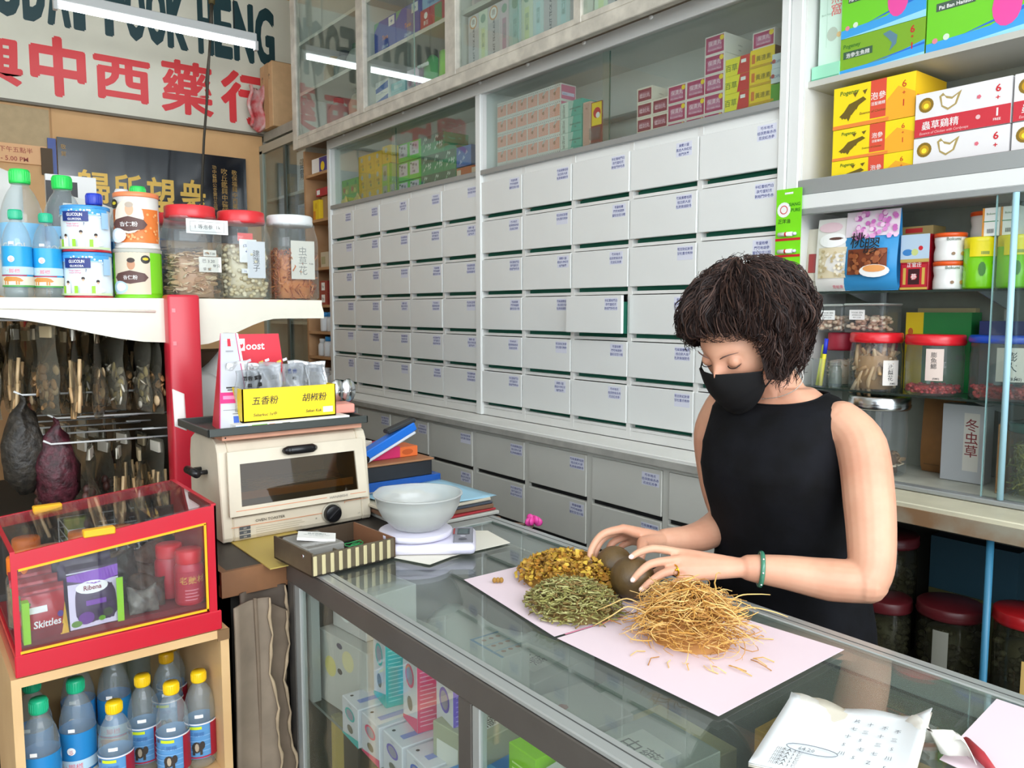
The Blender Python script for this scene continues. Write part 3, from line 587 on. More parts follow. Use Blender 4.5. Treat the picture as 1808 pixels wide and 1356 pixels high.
for k, (w, kind) in enumerate(((.085, 0), (.07, 1), (.09, 0), (.07, 2), (.085, 3), (.08, 1), (.07, 3), (.085, 0), (.08, 3), (.085, 0), (.075, 1), (.085, 0), (.08, 3), (.085, 0), (.08, 1), (.085, 0), (.085, 3), (.085, 0))):
    lab = ['grey tall herbal remedy carton with vertical lettering', 'pale green tall herbal remedy carton', 'dusty pink tall herbal remedy carton', 'pale blue tall herbal remedy carton'][kind] + f', {ORD[k]} from the left'
    dec = (lambda F, w, h: d_oh(F, w, h)) if kind == 0 else (lambda F, w, h, kk=kind: (F.disc(w / 2, h * .85, w * .3, flat('#9db8a4'), n=9), F.rect(w * .3, .01, w * .7, h * .68, flat(['', '#dbe6b4', '#c79fb0', '#c3e2e4'][kk])), F.text('鐵打藥', w / 2, h * .6, w * .3, flat('#8fa7a0'), vert=True)))
    pbox('remedy_carton', lab, 'box', 2.235, xs, zf, w - .002, .245, .16, flat(['#d8d3d3', '#dde7d3', '#dccfd4', '#cfe1e1'][kind]), dec, 'tall remedy cartons behind the high glass'); xs -= w
    if xs < 2.46 and xs > 2.33: xs = 2.33
    if xs < 1.75: break
for k, (y, w, c) in enumerate(((3.19, .3, '#d3c4bd'), (2.86, .22, '#c8d0c0'), (2.32, .25, '#b5b8cf'))):
    pbox('carton_on_shelf', ['grey pink carton on the shelf over the tall remedy cartons', 'pale green carton on the shelf over the tall remedy cartons', 'pale lilac carton on the top shelf, nearest the post'][k], 'box', 2.26, y, 2.913, w, .14, .2, flat(c), lambda F, w, h: F.rect(.02, .02, w - .02, h * .5, flat('#b9a9a9')))
# first bay: bags and dark bottles
for k, (y, z, c) in enumerate(((4.95, zs, '#b9a387'), (4.8, zs, '#8a8f86'), (4.62, zs, '#a8b0a6'), (4.4, zs, '#5570b8'), (4.9, zf, '#9aa09a'), (4.6, zf, '#c3b79f'))):
    b = MB(); b.lathe([(.055, 0), (.07, .03), (.072, .15), (.05, .2), (.03, .215)], flat(c, .3), 14); b.lathe([(.034, .215), (.034, .245)], flat(['#caa44a', '#333638', '#446a4c', '#d8d8d8', '#c33', '#777c70'][k] if len(['']) and k != 4 else '#bb3333'), 12)
    o = b.build('storage_bottle'); o.location = (2.4, y, z); tag(o, ['brown', 'dark grey', 'pale green', 'blue', 'grey', 'tan'][k] + ' storage bottle in the high corner glass bay, ' + ['upper shelf left end', 'upper shelf second', 'upper shelf third', 'upper shelf right end', 'cabinet floor left', 'cabinet floor right'][k], 'bottle')

# --- open wooden shelf stock
pbox('medicine_box', 'white and blue box on the top wooden shelf near the corner', 'box', 2.32, 5.16, 2.414, .26, .1, .16, W_, lambda F, w, h: (F.rect(w * .45, .005, w - .005, h * .97, flat('#3d2f8a')), F.disc(w * .65, h * .4, .03, Y_), F.rect(.01, .01, w * .4, h * .1, flat('#3aa07a'))))
pbox('red_box', 'red box with white label upper in the wooden shelf', 'box', 2.32, 5.1, 2.262, .2, .05, .14, flat('#b0242c'), lambda F, w, h: F.rect(.01, .01, .06, h - .01, W_))
pbox('brown_carton', 'open brown carton holding up the red box on the wooden shelf', 'box', 2.34, 5.06, 2.109, .15, .15, .14, carton)
pbox('yellow_packet', 'yellow packet on the wooden shelf in front of the open carton', 'packet', 2.31, 5.13, 2.109, .09, .13, .03, flat('#e8c62a'), lambda F, w, h: (F.disc(w / 2, h * .7, .02, flat('#d8b020')), F.rect(.0, .0, w * .4, h * .45, flat('#d88a1e'))))
pbox('cream_box', 'cream cardboard box in the middle of the wooden shelf', 'box', 2.32, 5.05, 1.789, .12, .1, .14, flat('#cbbfa6'), lambda F, w, h: F.rect(.01, .02, w * .6, h * .7, flat('#a8a27a')))
def d_file(F, w, h): F.rect(w * .25, h * .2, w * .7, h * .85, W_); F.text('No', w * .45, h * .4, h * .3, K_)
stacks('file_box', 'red file box with white label', 'box', 'red file boxes on the wooden shelf', 2.32, 5.08, 1.538, .12, .08, .16, 1, 2, flat('#9c3a34'), d_file)
def small_jar(loc, cap, label, body='#dfe3e6', s=1.0):
    t = thing('pill_bottle', label, 'bottle', loc)
    b = MB(); b.lathe([(.034 * s, 0), (.036 * s, .01), (.036 * s, .075 * s), (.028 * s, .088 * s), (.022 * s, .092 * s)], flat(body, .3), 16); b.build('body', t)
    b = MB(); b.lathe([(.026 * s, .09 * s), (.027 * s, .115 * s), (.024 * s, .118 * s)], flat(cap), 16); b.build('cap', t); return t
for k, (y, z, cap, s) in enumerate(((5.05, 1.359, '#2f8fd0', 1.1), (4.95, 1.359, '#2f8fd0', 1.1), (5.1, 1.189, '#e8e8e8', 1.0), (5.0, 1.189, '#2f8fd0', 1.15), (4.92, 1.189, '#dddddd', 1.0), (5.06, .979, '#ededed', 1.1), (4.95, .979, '#e0e0e0', 1.0))):
    small_jar((2.35, y, z), cap, ['white bottle with blue cap, left one on the fifth wooden shelf up', 'white bottle with blue cap, right one on the fifth wooden shelf up', 'white capped white bottle at the left of the lower wooden shelf', 'blue capped white bottle in the middle of the lower wooden shelf', 'white capped bottle pressed against the drawer cabinet side', 'white capped bottle on the lowest wooden shelf, left', 'white capped bottle on the lowest wooden shelf, right'][k], s=s)
# --- back glass cabinet stock
pbox('dusty_box', 'brown dusty box inside the far corner glass cabinet', 'box', 2.38, 5.85, 2.34, .18, .16, .14, flat('#a79a7c'))
pbox('white_carton', 'white upright carton with black characters behind the far sliding glass', 'box', 2.36, 5.5, 2.34, .17, .28, .14, flat('#dfe3ea'), lambda F, w, h: F.text('健胃', w * .5, h * .85, .07, flat('#33363c'), .01, vert=True))
pbox('white_carton', 'grey white carton with characters on the lower shelf behind the far sliding glass', 'box', 2.36, 5.5, 1.872, .17, .38, .14, flat('#aeb6c6'), lambda F, w, h: F.text('龍鳳丸', w * .5, h * .8, .075, flat('#33363c'), .01, vert=True))
pbox('dusty_box', 'pale dusty box at the bottom of the far glass cabinet', 'box', 2.38, 5.9, 1.872, .3, .1, .14, flat('#b9bdb9'))
# ---------------------------------------------------------------- right display unit
creamw = M('cream_edge_paint', '#d9d3b8', .45, var=.12, vscale=10); mirror_back = M('pale_back_panel', '#b8bdb6', .35)
t = thing('display_showcase', 'white wall unit at the right with open box shelf above and sliding glass showcase below', 'cabinet', (2.4, .6, .95))
TR = Matrix.Translation((-2.4, -.6, -.95))
b = MB(TR); b.box(2.6, 2.64, -.6, 1.49, .99, 2.58, M('olive_back_panel', '#8d9186', .5, var=.1)); b.box(2.31, 2.6, 1.452, 1.495, .99, 2.58, white_paint); b.box(2.31, 2.6, -.6, -.57, .99, 2.58, white_paint)
b.box(2.31, 2.6, -.57, 1.452, 1.815, 1.865, white_paint); b.box(2.31, 2.6, -.57, 1.452, .99, 1.0, M('worn_floor_board', '#c9c9bb', .4, var=.25, vscale=9)); b.box(2.31, 2.6, -.57, 1.452, 2.56, 2.58, white_paint); b.build('body', t)
b = MB(TR); b.box(2.29, 2.31, 1.456, 1.497, .99, 2.58, white_lam, .003, 1); b.box(2.292, 2.31, -.57, 1.456, 1.862, 1.909, alu_mat, .002, 1); b.box(2.285, 2.31, -.57, 1.456, 1.817, 1.861, white_lam, .002, 1)
b.box(2.27, 2.31, -.57, 1.456, .987, 1.0, alu_mat, .002, 1); b.box(2.285, 2.31, -.57, 1.456, 1.80, 1.817, alu_mat, .002, 1); b.build('front_frame', t)
b = MB(TR); b.box(2.325, 2.6, -.57, 1.452, 2.198, 2.216, M('grey_shelf', '#c3c3ba', .4)); b.build('box_shelf', t)
for z in (1.552, 1.25):
    b = MB(TR); b.box(2.325, 2.6, -.57, 1.452, z, z + .006, glassy('shelf_glass', '#d5e6df', 1, 0, .08, '#9fb0a8')); b.box(2.3245, 2.3255, -.57, 1.452, z, z + .006, M('dark_glass_edge', '#26342f', .2)); b.build('glass_shelf', t)
for y in (1.3, .93):
    b = MB(TR); b.box(2.56, 2.575, y - .01, y + .01, 1.0, 1.815, alu); 
    for z in (1.552, 1.25): b.prism([(2.35, y, z), (2.56, y, z), (2.56, y, z - .05)], (0, .004, 0), alu_mat)
    b.build('shelf_bracket', t)
for y0, y1, x in ((-.56, .875, 2.296), (.86, 1.0, 2.303)):
    if y1 < 1.0: b = MB(TR); b.box(x, x + .004, y0, y1, 1.0, 1.8, pane); b.box(x - .0004, x + .0044, y1 - .001, y1 + .002, 1.0, 1.8, M('pale_glass_edge2', '#8fb5b5', .15)); b.build('sliding_glass', t)
b = MB(TR); b.tube([(2.282, .823, 1.002), (2.282, .826, 1.8)], .008, M('pale_blue_plastic', '#a9d3e0', .4), 12); b.build('edge_pole', t)
b = MB(); b.box(2.13, 2.305, -.6, 1.498, .953, .985, creamw, .003, 1); b.box(2.126, 2.131, -.6, 1.498, .93, .972, M('worn_brown_edge', '#9c9684', .5, col2='#8a6a4c', vscale=9)); b.box(2.14, 2.28, -.6, 1.3, .93, .953, M('under_rail', '#6f6a5c', .6))
tag(b.build('showcase_ledge'), 'cream painted ledge with worn brown edge in front of the glass showcase', 'ledge')
t = thing('open_jar_cabinet', 'dark open cabinet of large jars underneath the showcase ledge', 'cabinet', (2.4, .5, 0))
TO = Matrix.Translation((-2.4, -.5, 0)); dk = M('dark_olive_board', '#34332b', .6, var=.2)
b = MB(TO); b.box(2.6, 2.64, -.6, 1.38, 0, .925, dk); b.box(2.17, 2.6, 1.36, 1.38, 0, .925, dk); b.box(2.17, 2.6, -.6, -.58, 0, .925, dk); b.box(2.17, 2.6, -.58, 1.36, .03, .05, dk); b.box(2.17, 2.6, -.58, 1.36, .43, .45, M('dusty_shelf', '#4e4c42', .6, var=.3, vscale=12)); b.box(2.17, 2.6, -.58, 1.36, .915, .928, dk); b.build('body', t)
b = MB(TO); b.tube([(2.165, .795, .05), (2.165, .797, .925)], .009, M('blue_plastic_pole', '#3f84a6', .4), 10); b.build('pole', t)

# --- boxes on the upper shelf
def gmap(F, w, h, big):
    F.poly([(0, 0), (w, 0), (w, h * .42), (w * .55, h * .16), (0, h * .12)], flat('#3fa3e6')); F.poly([(0, 0), (w, 0), (w, h * .1), (w * .4, h * .03)], flat('#9adcf2'))
    F.poly([(w * .3, h * .13), (w, h * .3), (w, h * .36), (w * .5, h * .2)], flat('#2c6fd0'))
    if big:
        F.text('Pogeney', w * .22, h * .78, h * .085, flat('#2f7d1e'), .03, slant=.1); F.rect(w * .08, h * .5, w * .42, h * .6, flat('#4b5e50')); F.text('Pai Ban Hansun', w * .25, h * .52, h * .06, W_, .03)
        F.disc(w * .5, h * .72, w * .1, flat('#e98a86'), h * .14); F.disc(w * .68, h * .35, w * .12, flat('#ee4fa4'), h * .24); F.disc(w * .68, h * .68, w * .075, flat('#f3aecb'), h * .14)
        F.text('6', w * .9, h * .78, h * .14, redp, .03); F.text('+', w * .9, h * .64, h * .1, redp, .03); F.text('1', w * .9, h * .45, h * .14, redp, .03); F.disc(w * .18, h * .16, h * .04, flat('#d8e8d0')); F.disc(w * .08, h * .14, h * .035, flat('#e58a9a'))
    else:
        F.text('Pogeney', w * .14, h * .72, h * .14, flat('#3d7a28'), .03, slant=.1); F.rect(w * .04, h * .42, w * .4, h * .62, flat('#3f5f45')); F.text('泡參生魚精', w * .22, h * .45, h * .13, W_, .03)
        F.poly([(w * .52, h * .85), (w * .6, h * .9), (w * .69, h * .72), (w * .68, h * .5), (w * .6, h * .34), (w * .63, h * .55), (w * .58, h * .7)], flat('#5f8699'))
        F.text('6', w * .86, h * .68, h * .24, redp, .03); F.text('+', w * .86, h * .52, h * .14, redp, .03); F.text('1', w * .86, h * .25, h * .22, redp, .03)
pbox('essence_box', 'olive green fish essence gift box at the left below the larger one', 'box', 2.34, 1.355, 2.217, .253, .105, .2, flat('#7fae2a', .35), lambda F, w, h: gmap(F, w, h, False))
pbox('essence_box', 'bright green and blue gift box on top of the olive box', 'box', 2.34, 1.355, 2.323, .253, .2, .2, flat('#74d22c', .35), lambda F, w, h: gmap(F, w, h, True))
pbox('essence_box', 'tall bright green and blue gift box at the right edge of the shelf', 'box', 2.34, 1.098, 2.217, .3, .215, .2, flat('#74d22c', .35), lambda F, w, h: gmap(F, w, h, True))
def d_mint(F, w, h):
    F.rect(w * .3, h * .18, w * .32, h, flat('#b9d8c4')); F.text('金絲燕窩', w * .68, h * .98, .034, flat('#e07a74'), .02, vert=True); F.ell if 0 else None
    F.disc(w * .55, h * .3, w * .22, flat('#b6c4b4'), h * .07); F.disc(w * .82, h * .28, w * .1, flat('#dfc18a')); F.text('Bird Nest', w * .3, h * .5, .008, flat('#9ab8a4'))
pbox('tall_gift_box', 'tall pale mint gift box with red characters at the left of the upper shelf', 'box', 2.35, 1.435, 2.262, .082, .3, .1, flat('#cfe9d9'), d_mint)
pbox('mint_box', 'flat mint green box lying under the tall pale gift box', 'box', 2.335, 1.447, 2.217, .092, .044, .16, flat('#9fe0c0', .2), lambda F, w, h: F.rect(0, .003, w, .006, flat('#5fae8c')))
def d_pog(F, w, h, tall=True):
    F.rect(w * .47, h * (.12 if tall else .1), w * .66, h, flat('#e0523a')); F.poly([(w * .66, 0), (w, 0), (w, h * .55), (w * .8, h * .75), (w * .66, h * .45)], flat('#f6b02c'))
    F.text('Pogeney', w * .2, h * .8, h * .13, flat('#3f6f1f'), .03, slant=.1); F.text('泡參', w * .565, h * .56, h * .17, W_, .03); F.text('活聖雞精', w * .565, h * .42, h * .08, W_, .02)
    bn = flat('#6e5a1c')
    F.poly([(w * .08, h * .3), (w * .16, h * .22), (w * .24, h * .3), (w * .33, h * .5), (w * .42, h * .6), (w * .38, h * .68), (w * .3, h * .62), (w * .2, h * .56), (w * .14, h * .4)], bn)
    for a, c in ((.12, .22), (.2, .16), (.3, .4), (.4, .72), (.28, .7)): F.poly([(w * a, h * c), (w * (a + .03), h * (c + .12)), (w * (a - .03), h * (c + .1))], bn)
    F.text('Essence of Chicken', w * .5, h * .26, h * .075, flat('#8a5a20'), .01, slant=.2)
    F.text('6', w * .87, h * .7, h * .2, redp, .0, 1.1); F.text('+', w * .87, h * .52, h * .14, redp, 0, 1.1); F.text('1', w * .87, h * .27, h * .2, redp, 0, 1.1)
    F.rect(0, 0, w * .7, h * .09, flat('#ef8a3a'))
stacks('essence_box', 'yellow chicken essence box with a brown root picture', 'box', 'yellow essence boxes', 2.34, 1.37, 1.866, .25, .093, .19, 1, 2, flat('#fbdf22', .3), d_pog, lambda F, d, h: (F.rect(0, 0, d, h, flat('#f4c51e')), F.rect(.01, h * .2, .08, h * .7, flat('#e0523a'))))
pbox('essence_box', 'yellow chicken essence box with a brown root picture, tallest and topmost one', 'box', 2.342, 1.372, 2.055, .25, .125, .19, flat('#fbdf22', .3), d_pog, None, 0, lambda F, d, h: (F.rect(0, 0, d, h, flat('#f4c51e')), F.poly([(0, 0), (d, 0), (d, h * .5)], flat('#ef9a2c')), F.rect(.01, h * .1, .07, h * .5, flat('#e0523a'))))
def d_wr(F, w, h):
    F.rect(0, 0, w, h * .42, flat('#cf3340')); F.disc(w * .12, h * .72, h * .17, flat('#8a6d1f')); F.disc(w * .12, h * .72, h * .11, flat('#c99a1c')); F.disc(w * .12, h * .7, h * .06, flat('#efe23a'))
    g = flat('#b09a5e'); F.poly([(w * .26, h * .86), (w * .3, h * .93), (w * .33, h * .85), (w * .4, h * .8), (w * .5, h * .92), (w * .45, h * .62), (w * .36, h * .52), (w * .29, h * .62)], g); F.poly([(w * .285, h * .85), (w * .315, h * .86), (w * .34, h * .79), (w * .4, h * .75), (w * .46, h * .84), (w * .43, h * .64), (w * .36, h * .57), (w * .3, h * .65)], W_)
    F.text('蟲草鷄精', w * .28, h * .17, h * .19, W_, .03); F.text('Essence of Chicken with Cordyceps', w * .32, h * .05, h * .075, flat('#f0b8b8'), .01, .9, slant=.15)
    F.text('6', w * .87, h * .72, h * .2, redp, .02, 1.1); F.text('+', w * .87, h * .54, h * .14, redp, .02, 1.1); F.text('1', w * .87, h * .2, h * .22, W_, .02, 1.1); F.text('FREE', w * .87, h * .1, h * .07, W_, .01); F.disc(w * .68, h * .24, h * .05, flat('#e8c0c0')); F.disc(w * .68, h * .68, h * .05, flat('#e07080'), n=5)
o = stacks('essence_box', 'white and red cordyceps essence box with a hen drawing', 'box', 'white and red essence boxes', 2.335, 1.117, 1.866, .247, .12, .2, 3, 2, flat('#eceaea', .3), d_wr, gapy=.006, gapz=.003)

# --- top glass shelf (pouches, tins, tubs)
t = thing('hanging_card', 'bright green hanging card strip of small white tubes at the cabinet post', 'card', (2.278, 1.475, 1.6))
b = MB(); b.box(-.002, 0, -.045, .045, .01, .285, flat('#7ee01e', .3)); F = front(b, -.002, .045, 0); F.rect(.03, .268, .06, .274, W_); F.disc(.028, .22, .024, W_, n=16); F.disc(.028, .22, .014, redp, n=14); F.disc(.028, .22, .011, W_, n=14); F.text('SIANG', .066, .23, .013, flat('#2a7d1a'), .03); F.text('PURE', .07, .212, .013, flat('#2a7d1a'), .03); F.text('正洋油', .03, .178, .014, K_, .03)
for z in (.122, .07, .02): F.rect(0, z, .09, z + .008, redp)
b.build('backing_card', t)
for z in (.142, .088, .04): b = MB(); b.tube([(-.008, .03, z), (-.008, -.02, z)], .007, W_, 8); b.tube([(-.008, 0, z), (-.008, .006, z)], .0073, redp, 8); b.tube([(-.008, -.02, z), (-.008, -.032, z)], .005, flat('#dde'), 8); b.build('tube', t)
def pouch(name, label, y1, z, w, h, d, mat, deco, x=2.345, wav=.006):
    t = thing(name, label, 'pouch', (x, y1 - w / 2, z))
    f = lambda s_: (lambda u, v: Vector((s_ * (d * sin(pi * min(1, max(0, v)) ** .6) * (.55 + .45 * sin(pi * u)) + wav * .3 * sin(9 * v + 5 * u)) , w / 2 - w * u, h * v)))
    b = MB(); b.grid(f(-.5), 10, 12, mat); b.grid(f(.5), 10, 12, mat)
    b.build('bag', t)
    b = MB(); f0 = f(-.5); F = Face(b, 0, 0, 0, lambda u, v, l: f0(u / w, v / h) + Vector((-.0015 - l, 0, 0))); deco(F, w, h); b.build('print', t); return t
def d_white(F, w, h):
    def sub(a, c, e, g, m):
        for i in range(4):
            for j in range(4): pass
        F.poly([(a + (e - a) * i / 6, c) for i in range(7)] + [(e, c + (g - c) * i / 6) for i in range(1, 7)] + [(e - (e - a) * i / 6, g) for i in range(1, 7)] + [(a, g - (g - c) * i / 6) for i in range(1, 6)], m)
    F.rect(w * .1, h * .18, w * .95, h * .6, flat('#ddcfae')); F.disc(w * .5, h * .7, w * .4, W_, h * .1); F.disc(w * .6, h * .72, w * .2, flat('#5b3a30'), h * .02); F.disc(w * .4, h * .88, w * .35, flat('#e7c8cf'), h * .07); F.text('雪蛤膏', w * .7, h * .04, .01, flat('#d86a7a'), .01)
    rr = random.Random(5); [F.disc(w * (.15 + .75 * rr.random()), h * (.2 + .36 * rr.random()), .005, flat(rr.choice(('#c7b48a', '#efe6cf'))), n=5) for _ in range(45)]
pouch('snack_pouch', 'white pouch of pale dried flakes beside the pink blossom pouch', 1.408, 1.56, .112, .225, .05, flat('#e9e6e0', .3), d_white)
def d_peach(F, w, h):
    rr = random.Random(8); F.rect(0, h * .68, w, h, flat('#eadfe6'))
    for _ in range(70): F.disc(w * (.1 + .86 * rr.random()), h * (.66 + .32 * rr.random()), .0075, flat(rr.choice(('#d98ac8', '#e7a8d6', '#c669b4', '#f2cfe6'))), n=6)
    F.rect(w * .12, h * .2, w * .86, h * .52, flat('#7a3b22')); [F.disc(w * (.16 + .66 * rr.random()), h * (.22 + .28 * rr.random()), .008, flat(rr.choice(('#96502c', '#a8643a', '#5c2a18'))), n=6) for _ in range(40)]
    F.disc(w * .66, h * .24, w * .27, W_, h * .08); F.disc(w * .66, h * .27, w * .2, flat('#e8a05e'), h * .045); F.text('桃', w * .32, h * .55, .045, K_, .04); F.text('膠', w * .6, h * .48, .045, K_, .03)
pouch('snack_pouch', 'blue pouch with pink blossoms and a bowl of peach gum', 1.312, 1.56, .165, .238, .06, flat('#3f9ad6', .25), d_peach)
pouch('snack_pouch', 'narrow pale pouch half hidden behind the green card', 1.455, 1.56, .05, .2, .04, flat('#d8cfc0', .3), lambda F, w, h: F.rect(w * .3, h * .3, w * .9, h * .6, flat('#a33c3c')), x=2.36)
def d_tin(F, w, h):
    F.rect(0, h * .55, w, h, flat('#bcd3e6')); F.disc(w * .25, h * .68, w * .18, flat('#3f86c8'), h * .06); F.disc(w * .7, h * .75, w * .08, redp); F.disc(w * .5, h * .68, w * .12, flat('#cdd88a')); F.rect(0, h * .5, w, h * .56, flat('#c9a85a')); F.rect(w * .06, h * .06, w * .94, h * .46, flat('#c02030'))
    F.rect(w * .12, h * .1, w * .22, h * .4, gold); F.rect(w * .78, h * .1, w * .88, h * .4, gold); F.text('正官庄', w / 2, h * .42, .013, W_, .03); F.rect(w * .3, h * .1, w * .7, h * .38, flat('#3a1018')); F.disc(w * .5, h * .24, w * .12, redp, n=6); F.text('蔘', w * .5, h * .2, .016, W_, .03); F.rect(w * .02, h * .01, w * .98, h * .05, gold)
pbox('ginseng_tin', 'red tin of ginseng with gold border on the top glass shelf', 'tin', 2.35, 1.148, 1.559, .082, .16, .06, flat('#a81828', .25), d_tin, None, .002)
pbox('gold_carton', 'dull gold carton standing behind the red ginseng tin', 'box', 2.42, 1.19, 1.559, .1, .19, .08, flat('#b09a62', .4), lambda F, w, h: F.rect(.02, h * .9, .07, h * .97, flat('#c33')))
def tub(label, loc, r, h, body, lidc, deco, lidh=.02, group=None):
    t = thing('plastic_tub', label, 'tub', loc, 0, group); b = MB(); b.lathe([(r * .94, 0), (r * .97, .004), (r * .97, h * .3), (r * .9, h * .5), (r * .97, h * .7), (r * .97, h - lidh)] if lidc == '#e85a20' else [(r * .95, 0), (r, .006), (r, h - lidh)], flat(body, .25), 24); b.build('body', t)
    b = MB(); b.lathe([(r * 1.0, h - lidh), (r * 1.01, h - .003), (r * .97, h), (0, h)], flat(lidc, .3), 24); b.build('lid', t)
    b = MB(); F = cylf(b, r + .0006, ANG - .6); deco(F, r, h); b.build('printed_label', t); return t
def d_bok(F, r, h): F.rect(r * 1.35, .004, r * 2.2, h - .02, flat('#ec6a2a')); F.text('Bokumi', r * .3, h * .72, .011, flat('#6a7a6a'), .02); F.disc(r * .3, h * .25, .005, flat('#8a6a4a'), n=7); F.disc(r * .9, h * .25, .006, flat('#d8a04a'), n=7); F.rect(r * .9, h * .55, r * 1.3, h * .68, flat('#e8e8f4'))
for k, (y, z, x) in enumerate(((1.02, 1.559, 2.375), (1.02, 1.6385, 2.375), (.965, 1.7, 2.47))):
    tub(['white and orange tub at the bottom of the pair', 'white and orange tub stacked on top of its twin', 'white and orange tub standing behind the yellow green tub'][k], (x, y, z), .042, .078, '#ecebe8', '#e85a20', d_bok, .012, 'white and orange tubs')
tub('grey tub holding up the rear white and orange tub', (2.47, .965, 1.559), .042, .14, '#c9c5bd', '#c9c5bd', lambda F, r, h: F.rect(.0, .02, r, h * .7, flat('#d8a070')))
def d_yg2(F, r, h): F.rect(-r * .6, h * .62, r * 2.6, h * .9, flat('#f3e010')); F.rect(r * .1, h * .66, r * .6, h * .72, flat('#9aa33a')); F.text('SPIRULINA', r * 1.3, h * .48, .008, flat('#3a7a10'), .01); F.text('hi-gluco', r * 1.3, h * .4, .006, flat('#3a7a10')); F.disc(r * .2, h * .38, r * .22, flat('#3b7d1e'), h * .14, n=10)
for k, y in enumerate((.94, .855, .765)):
    tub(['yellow lidded lime green tub, first beside the orange tubs', 'yellow lidded lime green tub just behind the pale blue pole', 'yellow lidded lime green tub at the right picture edge'][k], (2.375, y, 1.559), .0405, .14, '#7fd010', '#f3e21a', d_yg2, .03, 'lime green tubs')
for k, y in enumerate((.93, .885)):
    pbox('small_carton', ['small white carton with barcode stacked over the lime tubs, left', 'small white carton with barcode stacked over the lime tubs, right'][k], 'box', 2.35, y, 1.7, .043, .075, .05, W_, lambda F, w, h: (F.rect(0, 0, w * .12, h, flat('#e89a3a')), F.text('Bokumi', w * .5, h * .75, .007, flat('#4a7a4a'), .01), F.rect(.003, h * .5, w - .003, h * .53, flat('#3a8a5a')), [F.rect(w * .3 + i * .0022, h * .1, w * .3 + i * .0022 + .001, h * .25, K_) for i in range(8)]))

# --- second glass shelf : plastic boxes and jars
paper_w = flat('#e4ded6', .7); inkk = flat('#2c2a2a', .6)
tan_ = [flat('#d3b083'), flat('#c29a68'), flat('#e0c7a0'), flat('#b48a58')]; redg = [flat('#b5383a'), flat('#8e2a2c'), flat('#c9504a')]
pinkg = [flat('#e3c4a6'), flat('#d8ae92'), flat('#efd9c0')]
def clear_box(label, y1, z, w, h, d, x=2.36):
    t = thing('plastic_box', label, 'box', (x + d / 2, y1 - w / 2, z)); b = MB(); b.box(-d / 2, d / 2, -w / 2, w / 2, 0, h * .93, clear, .004, 1); b.build('body', t)
    b = MB(); b.box(-d / 2 - .002, d / 2 + .002, -w / 2 - .002, w / 2 + .002, h * .93, h, M('frosted_lid', '#c9cfc8', .3), .003, 1); b.build('lid', t)
    rng = random.Random(int(y1 * 100)); b = MB()
    for _ in range(90):
        c = Vector((rng.uniform(-d * .42, d * .3), rng.uniform(-w * .42, w * .42), rng.uniform(.01, h * .55))); R = Matrix.Rotation(rng.uniform(0, 6), 3, 'Z') @ Matrix.Rotation(rng.uniform(-1, 1), 3, 'X'); b.ell(c, (.011, .007, .006), pinkg[rng.randrange(3)], 6, 4, R)
    o = b.build('dried_slices', t); o['kind'] = 'stuff'
    b = MB(); F = front(b, -d / 2 - .001, w / 2, 0); F.rect(w * .15, h * .45, w * .15 + .05, h * .78, W_); F.text('YOOK SEN', w * .15 + .025, h * .66, .007, inkk, .01); F.text('AMERICAN', w * .15 + .025, h * .58, .006, inkk); F.text('RM 12.00', w * .15 + .025, h * .5, .006, inkk); b.build('price_label', t); return t
clear_box('clear plastic box of pale slices at the far left of the middle glass shelf', 1.42, 1.43, .085, .09, .1, 2.37)
clear_box('clear plastic box of pale slices with white price label over the root jar', 1.328, 1.43, .125, .092, .12, 2.37)
for k, (y, w) in enumerate(((1.43, .1), (1.325, .13))):
    pass
jar('sweets_jar', 'red lidded jar pushed behind the pens on the middle glass shelf', (2.44, 1.372, 1.257), .048, .172, flat('#a82038'), ('slice', pinkg, 60, .018, .7, 'dried_slices'), .05, group=None)
jar('sweets_jar', 'red lidded jar behind the root jar holding up the clear box', (2.5, 1.27, 1.257), .055, .172, flat('#a82038'), ('slice', pinkg, 60, .018, .7, 'dried_slices'), .05)
def vt(s): return lambda F, w, v0, hh, im: (F.text(s, w * .45, v0 + hh * .92, w * .33, im, .005, vert=True), F.text('(RM0)', w * .6, v0 + hh * .04, w * .14, im, .01))
jar('root_jar', 'red lidded clear jar of pale root sticks with a white paper label', (2.375, 1.222, 1.257), .075, .176, flat('#d8212c', .25), ('stick', tan_, 90, .06, .75, 'dried_roots'), .026, neck=.93, paper=(-.012, .02, .05, .075, vt('正蕪花'), paper_w, inkk), seed=3)
jar('berry_jar', 'red lidded clear jar with dark red berries and pink paper label', (2.385, 1.052, 1.257), .077, .174, flat('#d8212c', .25), ('ball', redg, 150, .011, .18, 'red_berries'), .026, neck=.95, paper=(-.06, .045, .045, .09, vt('膨魚鰓'), flat('#dcc9bd', .7), inkk), seed=4)
jar('berry_jar', 'blue lidded clear jar with dark red berries and beige paper label', (2.395, .865, 1.257), .09, .176, flat('#1f4fc0', .25), ('ball', redg, 170, .011, .22, 'red_berries'), .018, neck=.97, paper=(-.075, .055, .075, .09, vt('膨大一'), flat('#d5ccc2', .7), inkk), seed=5)
jar('dark_jar', 'dark lidded jar at the right picture edge of the middle glass shelf', (2.4, .66, 1.257), .075, .18, flat('#2c2c30'), ('ball', redg, 100, .011, .3, 'red_berries'), .02, seed=6)
def d_gr(F, w, h): F.rect(0, 0, w * .28, h, flat('#e6c81e')); F.disc(w * .08, h * .75, .008, flat('#c9642c'), .012); F.text('木耳', w * .55, h * .3, .02, flat('#bfe0c0'), .01); F.text('林', w * .85, h * .4, .02, flat('#0c4a24'), .01)
pbox('green_gift_box', 'green and yellow gift box standing behind the berry jars', 'box', 2.49, 1.19, 1.257, .19, .237, .07, flat('#1f8040', .2), d_gr)
